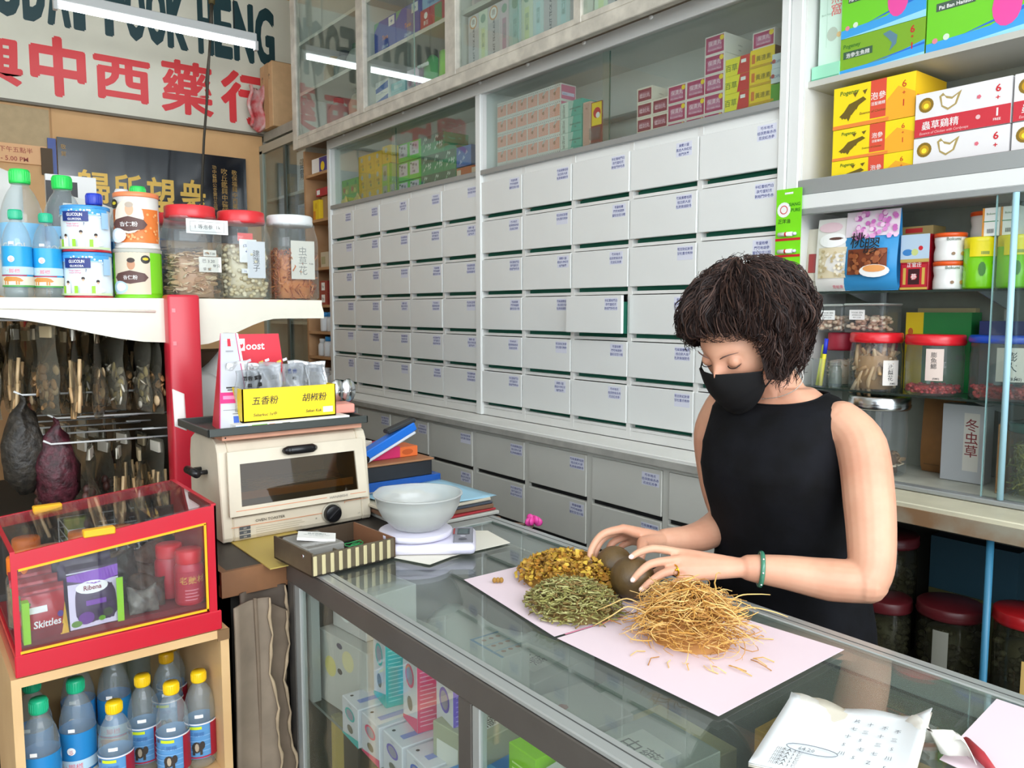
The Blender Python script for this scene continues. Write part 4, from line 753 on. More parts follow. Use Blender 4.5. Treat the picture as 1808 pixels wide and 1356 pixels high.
pbox('beige_carton', 'beige and white carton behind the green gift box', 'box', 2.565, 1.19, 1.257, .17, .25, .03, flat('#c2b184', .5))
pbox('navy_box', 'flat navy blue box at the back right of the middle glass shelf', 'box', 2.47, .97, 1.42, .2, .05, .1, flat('#26346a', .3))
pbox('grey_carton', 'low grey carton under the navy blue box', 'box', 2.48, .97, 1.257, .19, .162, .1, flat('#4c4c4a', .5))
t = thing('pen_glass', 'small glass holding a blue highlighter and a yellow pen', 'cup', (2.335, 1.385, 1.257)); b = MB(); b.lathe([(.022, 0), (.024, .09)], clear, 16, cap=False); b.lathe([(0, .002), (.022, .002)], clear, 16); b.build('glass', t)
for k, (dx, dy, c1, c2) in enumerate(((0, -.006, '#f0e23a', '#2436c0'), (.005, .008, '#d8e04a', '#b8c83a'))):
    b = MB(); p0 = Vector((2.335 + dx, 1.385 + dy, 1.261)); p1 = p0 + Vector((.0, -.016 - .004 * k, .15 - .02 * k)); b.tube([p0, p0.lerp(p1, .68)], .006, flat(c1), 8); b.tube([p0.lerp(p1, .68), p1], .0064, flat(c2), 8)
    tag(b.build('highlighter_pen'), ['yellow highlighter pen with blue cap standing in the small glass', 'pale green pen standing in the small glass'][k], 'pen')
jar('small_glass_jar', 'small empty glass jar with clear stopper beside the pens', (2.345, 1.336, 1.257), .02, .085, clear, None, .015, wall=glassy('thick_glass', '#dfe8e6', 1, 0, .12, '#b9c2c2'))

# --- showcase floor
steel = M('brushed_steel', '#c9ccce', .22, metal=1)
jar('herb_jar', 'large glass jar with a wide silver lid behind the shoulder', (2.385, 1.21, 1.001), .083, .24, steel, ('slice', [flat('#a98b68'), flat('#e0d2b8'), flat('#6e5540')], 60, .05, .3, 'dried_mushrooms'), .035, neck=.98, seed=9, lidr=.087)
pouch('paper_pouch', 'brown kraft paper pouch standing behind the silver lidded jar', 1.135, 1.002, .12, .235, .05, M('kraft_paper', '#8a5f34', .6, var=.15), lambda F, w, h: F.rect(w * .1, h * .1, w * .5, h * .12, flat('#6d4a28')), x=2.52)
pbox('upright_carton', 'white grey upright carton with dark red characters inside the showcase', 'box', 2.44, 1.045, 1.002, .12, .225, .05, flat('#a8abae', .5), lambda F, w, h: (F.rect(w * .5, h * .15, w * .85, h * .9, flat('#c6c4bc')), F.text('冬虫草', w * .68, h * .85, .035, flat('#7a2c30'), .01, vert=True)))
pbox('picture_panel', 'grey box with dark pictures at the back of the showcase', 'box', 2.57, .93, 1.002, .2, .24, .03, flat('#77786f', .5), lambda F, w, h: (F.rect(w * .1, h * .5, w * .3, h * .65, flat('#4a2326')), F.rect(w * .4, h * .7, w * .8, h * .9, K_), F.rect(0, h * .3, w * .4, h * .34, K_)))
pbox('brown_book', 'brown board standing edge on beside the large grass jar', 'board', 2.36, .865, 1.002, .02, .19, .17, flat('#9a6a40', .6), None, None, 0)
jar('herb_jar', 'large glass jar of greenish dried grass behind the pale blue pole', (2.4, .765, 1.001), .082, .2, flat('#3e5e58', .2), ('strand', [flat('#8a8340'), flat('#6d6a2e'), flat('#a89c55')], 260, .04, .7, 'dried_grass'), .02, neck=.97, seed=12, paper=(-.07, .06, .05, .05, None, flat('#bfc2bd', .7), inkk))

# --- jars in the dark cabinet below
dlid = flat('#5c1a20', .4); dglass = glassy('dusty_jar', '#b9bcae', .8, .05, .12, '#6c6a58')
def bigjar(label, x, y, z, r, h, lid=dlid, paper=None, seed=1):
    return jar('storage_jar', label, (x, y, z), r, h, lid, ('ball', [flat('#4a4632'), flat('#3a3626'), flat('#5b563e')], 120, .02, .8, 'dark_herbs'), .03, neck=.95, paper=paper, seed=seed, wall=dglass)
bigjar('large dusty jar with dark red lid at the centre of the lower cabinet', 2.34, .955, .451, .085, .22, paper=(-.085, .03, .04, .13, None, flat('#9a9a8e', .7), inkk), seed=21)
bigjar('large jar with bright red lid and yellow label, right side of lower cabinet', 2.27, .74, .451, .075, .28, flat('#a01a1e', .3), paper=(-.05, .04, .055, .13, vt('OK川貝'), flat('#c9a860', .7), inkk), seed=22)
bigjar('tall dusty jar with red lid behind the elbow in the lower cabinet', 2.42, 1.18, .451, .085, .36, seed=23)
bigjar('large dusty jar in the lower cabinet hidden beside the skirt', 2.3, 1.12, .451, .07, .2, seed=24)
pbox('storage_tub', 'dim blue plastic tub on yellow base at the back of the lower cabinet', 'tub', 2.46, 1.07, .66, .24, .16, .13, flat('#1f3f4c', .5), None)
pbox('storage_tub', 'olive yellow crate below the dim blue tub', 'crate', 2.46, 1.07, .451, .24, .208, .13, flat('#474624', .6), None)
# ---------------------------------------------------------------- gondola shelving on the left
gcream = M('enamel_cream', '#e6e2d2', .25, var=.03); gred = M('enamel_red', '#cf2a3c', .3, var=.1, vscale=4)
def bracket_pts(x0, x1, y, tip):
    pts = []
    for i in range(13):
        u = i / 12; x = x0 + (x1 - x0) * u; k = max(0, 1 - u / .62); z = tip - .082 * (k * k * (3 - 2 * k)); pts.append((x, y, z))
    return [(x0, y, 1.537)] + pts + [(x1, y, tip + .02), (x1 - (.012 if x1 > x0 else -.012), y, 1.535)]
t = thing('gondola_shelf', 'cream shelf on a red end post carrying bottles and jars, left of the counter', 'shelf', (.71, 3.6, 0)); TG = Matrix.Translation((-.71, -3.6, 0))
b = MB(TG); b.box(.666, .76, 2.53, 2.6, 0, 1.548, gred, .008, 2); b.build('red_post', t)
b = MB(TG); b.box(.68, .745, 5.9, 5.96, 0, 1.53, gred, .006, 1); b.build('red_post', t)
for z in (1.5, 1.4): b = MB(TG); b.box(.676, .686, 2.528, 2.531, z - .006, z + .006, flat('#ff8f96')); b.build('rivet', t)
b = MB(TG); b.box(.70, .725, 2.6, 5.9, .1, 1.5, M('perforated_back_panel', '#38352f', .6, var=.2)); b.build('back_panel', t)
for x0, x1 in ((.666, -.1), (.76, 1.19)):
    b = MB(TG); b.prism(bracket_pts(x0, x1, 2.575, 1.484 if x1 < 0 else 1.473), (0, .014, 0), gcream); b.build('shelf_bracket', t)
    b = MB(TG); xa, xb = min(x0, x1), max(x0, x1); b.box(xa, xb, 2.59, 5.9, 1.51, 1.535, gcream); b.box(xa if x1 < 0 else xb - .015, xa + .015 if x1 < 0 else xb, 2.59, 5.9, 1.48, 1.51, gcream); b.build('shelf_tray', t)
b = MB(TG); b.tube([(.64, 2.572, 1.497), (.3, 2.572, 1.507), (.0, 2.572, 1.509)], .004, flat('#f4f1e4'), 6); b.build('pressed_rib', t)
ZS = 1.5365
# hooks and hanging bags
wire = M('white_wire', '#dfe1e0', .3); bagm = glassy('poly_bag', '#d6d4ca', .9, .14, .22, '#8f8c80', 1.5); herbm = {'stick': [flat('#c7a274'), flat('#b08a5c'), flat('#d8b98c')], 'slice': [flat('#b58b5c'), flat('#8f6b48'), flat('#cbb089')], 'dark': [flat('#4a2f2a'), flat('#3a2624'), flat('#5c3a34')], 'pale': [flat('#d8d2c4'), flat('#c2b8a2'), flat('#e8d49a')]}
def hook(y, z, label, xl=.34):
    b = MB(); b.tube([(.70, y, z - .003), (xl + .02, y, z + .004), (xl, y, z + .016)], .0033, wire, 6); b.tube([(.70, y + .03, z + .02), (.62, y + .03, z + .022)], .003, wire, 6)
    return tag(b.build('peg_hook'), label, 'hook', 'white wire hooks of the gondola')
rng = random.Random(11); bagdefs = {}
def herb_bag(kind, seed):
    """clear bag hanging edge-on from a hook; origin at its bottom"""
    r = random.Random(seed); w, h = .13, .27; t = thing('herb_bag', 'x', 'bag', (0, 0, 0))
    for s_ in (-1, 1):
        pass
    b = MB()
    for s_ in (-1, 1): b.grid(lambda u, v: Vector((s_ * .024 * sin(pi * u) * math.exp(-((v - .28) / .3) ** 2) + .004 * sin(11 * v + seed + 4 * u), w * (u - .5) * (1 - .25 * max(0, v - .75) * 4 * (1 if v > .75 else 0)), h * v)), 6, 14, bagm)
    b.build('clear_bag', t)
    b = MB(); k2 = kind if kind in ('stick', 'slice') else ('slice' if kind == 'pale' else 'ball'); n = 26
    for _ in range(n):
        c = Vector((r.uniform(-.013, .013), r.uniform(-w * .38, w * .38), r.uniform(.02, h * .5))); m = r.choice(herbm[kind])
        if kind == 'stick': L = r.uniform(.04, .085); b.tube([c - Vector((0, .01, L / 2)), c + Vector((r.uniform(-.006, .006), r.uniform(-.01, .01), L / 2))], .0055, m, 5)
        elif kind == 'dark': b.ell(c, (.012, .014, .016), m, 6, 5)
        else: R = Matrix.Rotation(r.uniform(0, 3), 3, 'X') @ Matrix.Rotation(r.uniform(-1, 1), 3, 'Y'); b.ell(c, (.004, .02, .012), m, 7, 4, R)
    o = b.build('dried_herbs', t); o['kind'] = 'stuff'
    b = MB(); b.box(-.004, .004, -.03, .03, h - .045, h - .012, flat('#b7a684' if seed % 2 else '#dcd7c8')); b.build('header_card', t); return t
protos = {}
nb = 0; HN = ['nearest', 'second', 'third', 'fourth', 'fifth']
for lev, z, ys in (('upper', 1.468, (2.66, 2.83, 3.02, 3.22, 3.45)), ('lower', 1.1, (2.68, 2.9, 3.08, 3.26, 3.46))):
    for i, y in enumerate(ys):
        hook(y, z, f'white wire hook, {HN[i]} one of the {lev} row on the gondola side', .18 if lev == 'upper' and i else .34)
        xs_ = [.36, .43, .49, .555, .61, .66, .29, .22][:8 if i else 6] if lev == 'upper' else ([.47, .54, .6, .655] if i < 2 else [.4, .5, .58, .65])
        for j, x in enumerate(xs_):
            if lev == 'upper': kind = ('pale', 'stick', 'slice', 'pale', 'pale', 'slice')[(i + j) % 6] if j > 0 else 'slice'
            else: kind = 'stick' if (i == 0 and j > 0) or (i == 1 and j > 1) else 'dark'
            key = (kind, (i + j) % 2)
            lab = {'stick': 'clear bag of light sticks', 'slice': 'clear bag of brown slices', 'dark': 'clear bag of dark herbs', 'pale': 'clear bag of pale foil wrapped pieces'}[kind] + f' on the {HN[i]} {lev} hook, {ORD[j]} from the tip'
            zb = z - .272 - .01 * ((i + j) % 3); p = (x + rng.uniform(-.01, .01), y + rng.uniform(-.01, .01), zb); rz = rng.uniform(-.35, .35)
            if key not in protos: tt = herb_bag(kind, 3 + len(protos)); tt['label'] = lab; tt['group'] = 'herb bags hanging from the gondola hooks'; tt.location = p; tt.rotation_euler = (rng.uniform(-.05, .05), 0, rz); protos[key] = tt
            else: tt = dup(protos[key], p, rz, lab); tt.rotation_euler[0] = rng.uniform(-.05, .05)
# dark dried goods bag hanging at the far left
for k, (x, y, z, c) in enumerate(((.3, 2.75, .95, '#3a342c'), (.38, 2.72, .88, '#5a2430'))):
    b = MB(); b.lathe([(.01, 0), (.04, .02), (.055, .06), (.06, .1), (.055, .15), (.045, .2), (.03, .24), (.012, .27), (.016, .29)], M('dried_bundle%d' % k, c, .5, var=.7, vscale=50, bump=1, bscale=70), 20)
    b.v = [(x + .022 * noise.noise(Vector((x, y, z)) * 30), y + .022 * noise.noise(Vector((y, z, x + k)) * 30), z + .014 * noise.noise(Vector((z, x, y)) * 34)) for x, y, z in b.v]; o = b.build('dried_bundle'); o.location = (x, y, z); tag(o, ['brown bulging bag of dried goods hanging at the left picture edge', 'dark maroon bag of dried goods hanging beside the brown one'][k], 'bag')
for k in range(10):     # more bags further along the shelf
    y = 3.75 + .2 * k; key = list(protos)[k % len(protos)]; dup(protos[key], (.45 + .03 * (k % 3), y, 1.18), .3 * sin(k), f'clear herb bag in the dim far part of the gondola, {ORD[k]} from the front', 'herb bags in the dim far part of the gondola'); y += 0
    hook(y, 1.468, f'white wire hook in the dim far part of the gondola, {ORD[k]} from the front', .4)
for k, (x, y, z, w, d, h, c, lab) in enumerate(((.98, 3.0, 1.12, .2, .2, .12, '#8f6a48', 'brown carton on the right side of the gondola under the cream shelf'), (.95, 3.3, 1.24, .3, .2, .1, '#6e5038', 'dark brown carton stacked behind on the right side of the gondola'), (1.0, 2.9, 1.24, .06, .03, .16, '#b8323a', 'red and white striped packet leaning on the brown carton'))):
    b = MB(); b.box(-w / 2, w / 2, -d / 2, d / 2, 0, h, flat(c, .6), .002, 1)
    if k == 2: F = side(b, -w / 2, -d / 2, 0); F.rect(w * .4, 0, w * .6, h, W_)
    o = b.build('brown_carton' if k < 2 else 'striped_packet'); o.location = (x, y, z); tag(o, lab, 'carton' if k < 2 else 'packet')
t = thing('side_shelf', 'grey lower shelf on the right side of the gondola full of bags and cartons', 'shelf', (.95, 3.2, 1.0)); b = MB(); b.box(-.22, .25, -.55, 1.2, .1, .12, gcream); b.build('shelf_tray', t); b = MB(); b.box(-.22, -.2, -.5, 1.1, -1, .1, M('perforated_back_panel')); b.box(.2, .22, -.5, 1.1, -1.0, .1, dark); b.build('side_panel', t)
for k, (x, y, w, h) in enumerate(((.86, 2.8, .15, .17), (.98, 2.82, .14, .12), (.9, 2.95, .2, .26))):
    b = MB(); b.grid(lambda u, v: Vector((x + w * (u - .5), y + .03 * sin(5 * u + k) - .05 * sin(pi * u) * sin(pi * v), 1.12 + h * v * (.8 + .2 * sin(4 * u + 2 * k)))), 10, 8, M('white_plastic_bag', '#dededa', .3)); tag(b.build('plastic_bag', solid=.004), ['white plastic bag beside the red post under the cream shelf', 'small white plastic bag next to the pink payment sign', 'tall crumpled white plastic bag behind the other two'][k], 'bag')
hook(2.75, 1.245, 'short white hook holding the brown bulging bag at the left edge', .28); hook(2.72, 1.172, 'short white hook holding the dark maroon bag', .36)
# wire basket and oddments at the bottom left
t = thing('wire_basket', 'white wire basket of green packets low behind the red candy case', 'basket', (.52, 2.75, .72))
b = MB()
for z in (.0, .03, .06, .09, .12): b.tube([(-.13, -.09, z), (.13, -.09, z), (.13, .09, z), (-.13, .09, z)], .0025, wire, 5, closed=True)
for k in range(9): x = -.13 + .0325 * k; b.tube([(x, -.09, .12), (x, -.09, 0), (x, .09, 0), (x, .09, .12)], .002, wire, 4)
b.build('wire_frame', t)
pbox('green_packet', 'olive green packet standing in the white wire basket', 'packet', .41, 2.79, .725, .06, .13, .03, flat('#8a9a3a'), None, None, 0, None, pi / 2)
t = thing('lower_gondola_shelf', 'dark grey base shelf of the gondola behind the red candy case', 'shelf', (.4, 3.5, 0)); b = MB(); b.box(-.5, .28, -.9, .9, .65, .7, M('dark_shelf', '#3a3935', .6)); b.build('shelf_board', t); b = MB(); b.box(-.48, .26, -.86, .86, 0, .65, dark); b.build('plinth', t)

# --- goods standing on the shelf
water = glassy('pet_bottle', '#f0f5f6', 1, .03, .13, '#dfe8ea', 1.4)  # pale haze mixed into the plastic stands in for bright highlights
def pet(name, label, loc, r, h, cap, labcol, deco, lz=(.12, .5), group=None, twist=0):
    t = thing(name, label, 'bottle', loc, twist, group)
    pr = [(r * .7, 0), (r * .95, .004), (r, h * .05)]
    for k in range(6): z = h * (.07 + .075 * k); pr += [(r, z), (r * .965, z + h * .02), (r, z + h * .04)]
    pr += [(r, h * .58), (r * .97, h * .66), (r * .82, h * .75), (r * .62, h * .82), (r * .42, h * .865), (r * .4, h * .9)]
    b = MB(); b.lathe(pr, water, 28, cap=False); b.build('body', t)
    b = MB(); b.lathe([(r * .47, h * .89), (r * .49, h * .9), (r * .48, h * .985), (r * .43, h), (0, h)], flat(cap, .3), 24)
    for k in range(24): a = 2 * pi * k / 24; b.box(r * .485 * cos(a) - .0006, r * .485 * cos(a) + .0006, r * .485 * sin(a) - .0006, r * .485 * sin(a) + .0006, h * .91, h * .98, flat(cap, .3))
    b.build('cap', t)
    b = MB(); b.lathe([(r + .0008, h * lz[0]), (r + .0008, h * lz[1])], labcol, 32, cap=False); F = cylf(b, r + .0012, ANG - twist - .45); deco(F, r, h); b.build('wrap_label', t)
    return t
lb = flat('#2aa3dc', .3)
def d_bull(F, r, h):
    F.disc(r * .6, h * .435, r * .24, W_); F.text('卍', r * .6, h * .41, r * .26, redp) if 0 else F.text('彡', r * .6, h * .408, r * .3, redp, .01)
    F.rect(-r * 1.3, h * .26, r * 3, h * .35, flat('#bcd9e6')); F.text('三脚標', r * .6, h * .28, h * .05, flat('#e06a78'), .01); F.rect(-r * .6, h * .245, r * 1.6, h * .255, redp)
    F.rect(-r * 1.3, h * .12, r * 3, h * .24, flat('#dcd9c8')); F.rect(-r * 1.3, h * .12, r * 3, h * .14, flat('#4c9a4a'))
    o = flat('#d08a3c'); F.poly([(r * -.1, h * .21), (r * .2, h * .235), (r * .9, h * .232), (r * 1.15, h * .22), (r * 1.35, h * .19), (r * 1.2, h * .178), (r * 1.0, h * .185), (r * .3, h * .182), (-r * .05, h * .19)], o)
    for u in (.05, .25, .85, 1.0): F.rect(r * u, h * .145, r * (u + .1), h * .2, o)
    F.rect(r * .5, h * .6, r * .85, h * .63, W_)
def d_big(F, r, h): F.rect(-r * 1.2, h * .3, r * 3, h * .34, flat('#7fc6ee')); F.text('COOL', r * .6, h * .38, h * .06, W_, .02)
def d_bear(F, r, h):
    F.rect(-r * 1.3, h * .13, r * 1.9, h * .145, flat('#b02038')); F.rect(r * 1.5, h * .12, r * 2.3, h * .5, flat('#a01c34')); F.rect(-r * 1.3, h * .485, r * 2.3, h * .5, flat('#e8e4e4')); F.rect(r * .1, h * .44, r * .95, h * .47, flat('#cfe02a')); F.disc(-r * .12, h * .455, r * .12, flat('#555b6a'), n=10)
    for k in range(4): F.rect(-r * 1.2, h * (.2 + .055 * k), r * 1.45, h * (.21 + .055 * k), flat('#7fb0dc'))
    F.text('三脚標', r * .6, h * .37, h * .045, flat('#4a78b0'), .01)
    bk = flat('#3a322c'); F.disc(r * .6, h * .25, r * .3, bk, h * .06, n=12); F.disc(r * .95, h * .27, r * .16, bk, h * .045, n=10); F.disc(r * .62, h * .25, r * .13, flat('#b0a08a'), h * .045, n=8); F.rect(r * .35, h * .17, r * .5, h * .23, bk); F.rect(r * .8, h * .17, r * .95, h * .23, bk)
    F.rect(r * .55, h * .565, r * 1.05, h * .6, W_)
pet('water_bottle', 'small green capped bottle with bull label at the left end of the shelf', (.3, 2.67, ZS), .037, .248, '#28b78a', lb, d_bull, (.12, .58), 'bull label bottles on the gondola')
pet('water_bottle', 'small green capped bottle with bull label beside the blue glucose tins', (.375, 2.67, ZS), .037, .243, '#28b78a', lb, d_bull, (.12, .58), 'bull label bottles on the gondola', .2)
pb = flat('#8cc8ee', .3)
pet('large_bottle', 'large green capped clear bottle at the left end, second row of the shelf', (.335, 2.83, ZS), .058, .385, '#2fd45c', pb, d_big, (.2, .58), 'large bottles on the gondola')
pet('large_bottle', 'large green capped clear bottle behind the glucose tins', (.45, 2.85, ZS), .058, .38, '#2fd45c', pb, d_big, (.2, .58), 'large bottles on the gondola', .3)
pet('large_bottle', 'clear bottle with a royal blue cap behind the glucose tins', (.54, 2.86, ZS), .05, .335, '#2440c4', flat('#2f78c0'), d_big, (.2, .55))
pet('large_bottle', 'green capped bottle behind the orange almond canister', (.672, 2.86, ZS), .05, .37, '#2fd45c', flat('#2f78c0'), d_big, (.2, .55))
pet('large_bottle', 'white capped bottle behind the orange almond canister', (.645, 2.96, ZS), .045, .37, '#e6e6e6', pb, d_big, (.2, .55))
def canister(label, loc, r, h, body, deco, rims, twist=0, cat='tin', name='glucose_tin', group=None):
    t = thing(name, label, cat, loc, twist, group); b = MB(); b.lathe([(r * .98, 0), (r, .004), (r, h * .93)], body, 36); b.build('body', t)
    b = MB(); b.lathe([(r * 1.02, h * .915), (r * 1.03, h * .93), (r * 1.03, h * .985), (r * .98, h), (0, h)], rims[0], 36); b.build('lid', t)
    b = MB(); b.lathe([(r * 1.012, 0), (r * 1.02, .003), (r * 1.02, h * .04), (r * 1.005, h * .05)], rims[1], 36); b.build('base_rim', t)
    b = MB(); deco(cylf(b, r + .0003, ANG - twist), r, h); b.build('printed_label', t); return t
def d_glu(F, r, h):
    rr = random.Random(3); [F.rect(-r * 1.4, h * (.82 - .012 * k), r * 1.5, h * .93, flat(c)) for k, c in ((3, '#bfe0f4'), (2, '#8fcaf0'), (1, '#4da8e6'))]
    [F.disc(r * rr.uniform(-1.2, 1.4), h * rr.uniform(.74, .9), .003, flat('#eaf6fd'), n=6) for _ in range(26)]
    F.rect(-r * .5, h * .65, r * .6, h * .86, flat('#1c2f7c')); F.text('GLUCOLIN', r * .05, h * .755, h * .085, W_, .02, .68); F.text('GLUKOSA', r * .05, h * .67, h * .055, W_, .02)
    F.text('Tenaga Segera', -r * .05, h * .58, h * .04, flat('#e0507a'), .01, slant=.15); F.text('Instant Energy', -r * .02, h * .53, h * .04, flat('#e0507a'), .01, slant=.15); F.text('?', r * .42, h * .56, h * .08, flat('#222c6a'), .02)
    for u, hh in ((-.75, .3), (-.35, .34), (.3, .42), (.85, .36)): F.disc(r * u, h * hh, h * .035, flat('#3a2c26'), n=8); F.rect(r * (u - .12), h * .1, r * (u + .12), h * (hh - .03), W_); F.disc(r * u, h * (hh - .04), h * .025, flat('#e3b596'), n=8)
    for u in (-.6, -.05, .6): F.rect(r * u, h * .1, r * (u + .14), h * .26, flat('#9ad02e'))
    F.rect(-r * 1.4, h * .06, r * 1.5, h * .1, flat('#cfe8b4')); F.disc(r * .95, h * .17, r * .22, flat('#dff0e0'), h * .06); F.rect(r * 1.1, h * .5, r * 1.45, h * .85, flat('#a9d0ee'))
gw_ = flat('#e4eef4', .25); rimr = flat('#c8283a', .25); rimb = flat('#3f95d6', .25)
canister('blue and white glucose tin at the bottom of the pair with a red base rim', (.478, 2.665, ZS), .065, .134, gw_, d_glu, (rimb, rimr), -.35, group='glucose tins')
canister('blue lidded glucose tin stacked on top of the other', (.478, 2.665, ZS + .1345), .065, .134, gw_, d_glu, (rimb, rimr), .1, group='glucose tins')
def d_alm(F, r, h, col, top):
    F.rect(-r * 1.4, h * .1, r * 1.6, h * (.7 if top else .95), flat(col)); 
    if top: [F.disc(r * random.Random(k).uniform(-1.3, 1.5), h * random.Random(k + 50).uniform(.12, .62), .004, flat('#f2b070'), n=6) for k in range(60)]
    F.disc(r * .1, h * .55, r * .62, flat('#e4d8c6'), h * .3) if top else F.rect(-r * .7, h * .08, r * .95, h * .93, flat('#d8cbb4'))
    F.disc(r * .15, h * .68, r * .17, flat('#d9ad8c' if top else '#c48f6c'), h * .11); F.disc(r * .15, h * .76, r * .17, flat('#b8a898' if top else '#3a2c26'), h * .05)
    F.disc(-r * .55 if top else r * .75, h * .78, r * .2, flat('#2c2620'), h * .085); F.disc(-r * .55 if top else r * .75, h * .79, r * .13, flat('#d9c22a'), h * .03, n=8)
    F.poly([(-r * .65, h * .42), (-r * .5, h * .5), (r * .1, h * .56), (r * .7, h * .5), (r * .85, h * .42), (r * .7, h * .34), (r * .1, h * .29), (-r * .5, h * .34)], flat('#5a3a34')); F.text('杏仁粉', r * .1, h * .385, h * .085, W_, .01)
    F.disc(-r * .4, h * .22, r * .4, flat('#dfeaf4' if top else '#b9d4ea'), h * .13); F.disc(-r * .35, h * .23, r * .26, W_, h * .085)
canister('lime green almond powder canister underneath the orange one', (.618, 2.665, ZS), .068, .15, flat('#7ccf22', .25), lambda F, r, h: d_alm(F, r, h, '#7ccf22', False), (flat('#b9b9ae', .3), flat('#7ccf22', .25)), .1, 'canister', 'almond_canister')
canister('orange lidded almond powder canister on top of the lime green one', (.62, 2.665, ZS + .151), .063, .168, flat('#e9e6e0', .25), lambda F, r, h: d_alm(F, r, h, '#e8803a', True), (flat('#f08a5a', .3), flat('#f3efe8', .25)), .1, 'canister', 'almond_canister')
rl = flat('#d8343a', .3); gin = [flat('#c9a77c'), flat('#dcc39c'), flat('#b8926a')]; gin2 = [flat('#dcbf9c'), flat('#e8d3b4'), flat('#cfa988')]
def p1(F, w, v0, hh, im): F.rect(0, v0, w, v0 + hh, W_)
def jl1(b):
    F = Face(b, (-.035, -.0765, 0), (1, 0, 0), (0, 0, 1)); F.rect(0, .205, .13, .25, W_); F.rect(.012, .211, .118, .243, flat('#9a9c9a')); F.rect(.0135, .2125, .1165, .2415, W_); F.text('1 等泡参  1k', .065, .221, .014, inkk, .01)
    F.rect(.05, .135, .09, .155, flat('#e6e2d6')); F.text('Rm 7.00', .07, .14, .009, inkk, .01); F.rect(.035, .085, .105, .133, flat('#ece8dd')); F.text('巴 3.20', .065, .115, .012, inkk, .01); F.text('每只', .09, .1, .011, inkk, .01); F.text('早 晚', .06, .09, .01, inkk, .01)
jar('dried_goods_jar', 'red lidded square jar of ginseng slices with a long white shelf ticket', (.783, 2.68, ZS), .083, .295, rl, ('slice', gin + gin2, 340, .034, .55, 'ginseng_slices'), .035, 5, .86, seed=31, deco=jl1)
def jl2(b):
    F = Face(b, (-.04, -.0765, 0), (1, 0, 0), (0, 0, 1)); F.rect(.0, .19, .05, .215, flat('#ef5a58')); F.rect(.005, .12, .062, .195, W_); F.text('£550', .03, .17, .012, flat('#34509a'), .01); F.text('400g', .035, .152, .01, flat('#34509a'), .01); F.rect(.03, .07, .09, .19, flat('#e4e6ea')); F.text('建蓮子', .06, .165, .022, flat('#5a5c60'), .01, vert=True); F.rect(.01, .085, .035, .1, W_); F.text('16', .022, .088, .009, flat('#34509a'))
jar('dried_goods_jar', 'red lidded square jar of round cream lotus seeds', (.948, 2.68, ZS), .081, .29, rl, ('ball', [flat('#ddd0ab'), flat('#cdbb90'), flat('#e8ddbe')], 420, .016, .7, 'lotus_seeds'), .035, 5, .86, seed=32, deco=jl2)
def jl3(b):
    F = Face(b, (-.03, -.0765, 0), (1, 0, 0), (0, 0, 1)); F.rect(0, .07, .085, .2, flat('#e2ddd0')); F.text('虫草花', .042, .185, .03, flat('#8a8a84'), 0, vert=True); F.text('9.00', .072, .12, .008, inkk)
jar('dried_goods_jar', 'frosted white lidded square jar of orange cordyceps strands', (1.118, 2.68, ZS), .081, .288, M('frosted_white_lid', '#dfe2e2', .3), ('strand', [flat('#c4713a'), flat('#a8552a'), flat('#d98c50')], 420, .035, .62, 'orange_strands'), .03, 5, .88, seed=33, deco=jl3)
b = MB(); b.lathe([(.0745, 0), (.0745, .004)], rl, 32, cap=False); o = b.build('red_sealing_ring'); o.location = (1.118, 2.68, ZS + .256); o.parent = None
tag(o, 'thin red sealing ring under the frosted white lid', 'ring')
jar('dried_goods_jar', 'red lidded square jar in the second row behind the almond canisters', (.80, 2.88, ZS), .083, .29, rl, ('slice', gin, 200, .03, .7, 'ginseng_slices'), .035, 5, .86, seed=34)
# grey card boxes and white sheets behind the bottles
pbox('display_box', 'black and white display box with a red and white logo behind the bottles', 'box', .46, 3.25, ZS, .02, .44, .16, flat('#d9d9d7'), None, None, 0, lambda F, d, h: (F.rect(.0, h * .55, d * .62, h * .95, K_), F.rect(.05, h * .4, d * .95, h * .78, W_), F.text('LEGEND', .1, h * .45, .02, redp, .02), F.text('ND', d * .68, h * .52, .055, redp, .02)))
b = MB(); b.grid(lambda u, v: Vector((.2 + .17 * u, 3.1 + .03 * sin(5 * u), ZS + .42 * v + .03 * sin(3 * u + 1))), 10, 6, M('grey_plastic_film', '#c9c9c5', .35)); tag(b.build('plastic_sheet', solid=.003), 'grey plastic sheet standing behind the bottles', 'sheet')
b = MB(); b.grid(lambda u, v: Vector((.5 + .18 * u, 2.98 + .02 * sin(6 * u + 2 * v), ZS + .34 * v - .05 * u * v)), 8, 6, M('white_plastic_bag', '#dededa', .3)); tag(b.build('plastic_wrap', solid=.003), 'white plastic bag with a pointed corner behind the glucose tins', 'bag')
# ---------------------------------------------------------------- glass counter
brn = M('dark_anodised', '#5f5a55', .4, metal=.25, var=.12, vscale=9); sil = M('silver_rail', '#b4b8b6', .35, metal=.45); topglass = glassy('counter_glass', '#f3f9f6', 1, 0, .045, '#c9d2cd', 1.55)
frontglass = glassy('counter_front_glass', '#f8fcfa', 1, 0, .025, '#b4b8b0', 1.5)
t = thing('glass_counter', 'long glass topped display counter with brushed metal rails between customer and shopkeeper', 'counter', (1.0, .6, 0)); TC = Matrix.Translation((-1, -.6, 0))
b = MB(TC)
for x0, x1 in ((.70, .734), (1.266, 1.30)):
    b.box(x0, x1, -.7, 1.745, .921, .93, sil, .002, 1); b.box(x0 + .019 if x0 < 1 else x0 + .012, x0 + .021 if x0 < 1 else x0 + .014, -.7, 1.74, .9298, .9306, M('groove', '#4a4c4b', .5))
b.box(.734, 1.266, 1.70, 1.745, .921, .93, sil, .002, 1); b.build('top_rail', t)
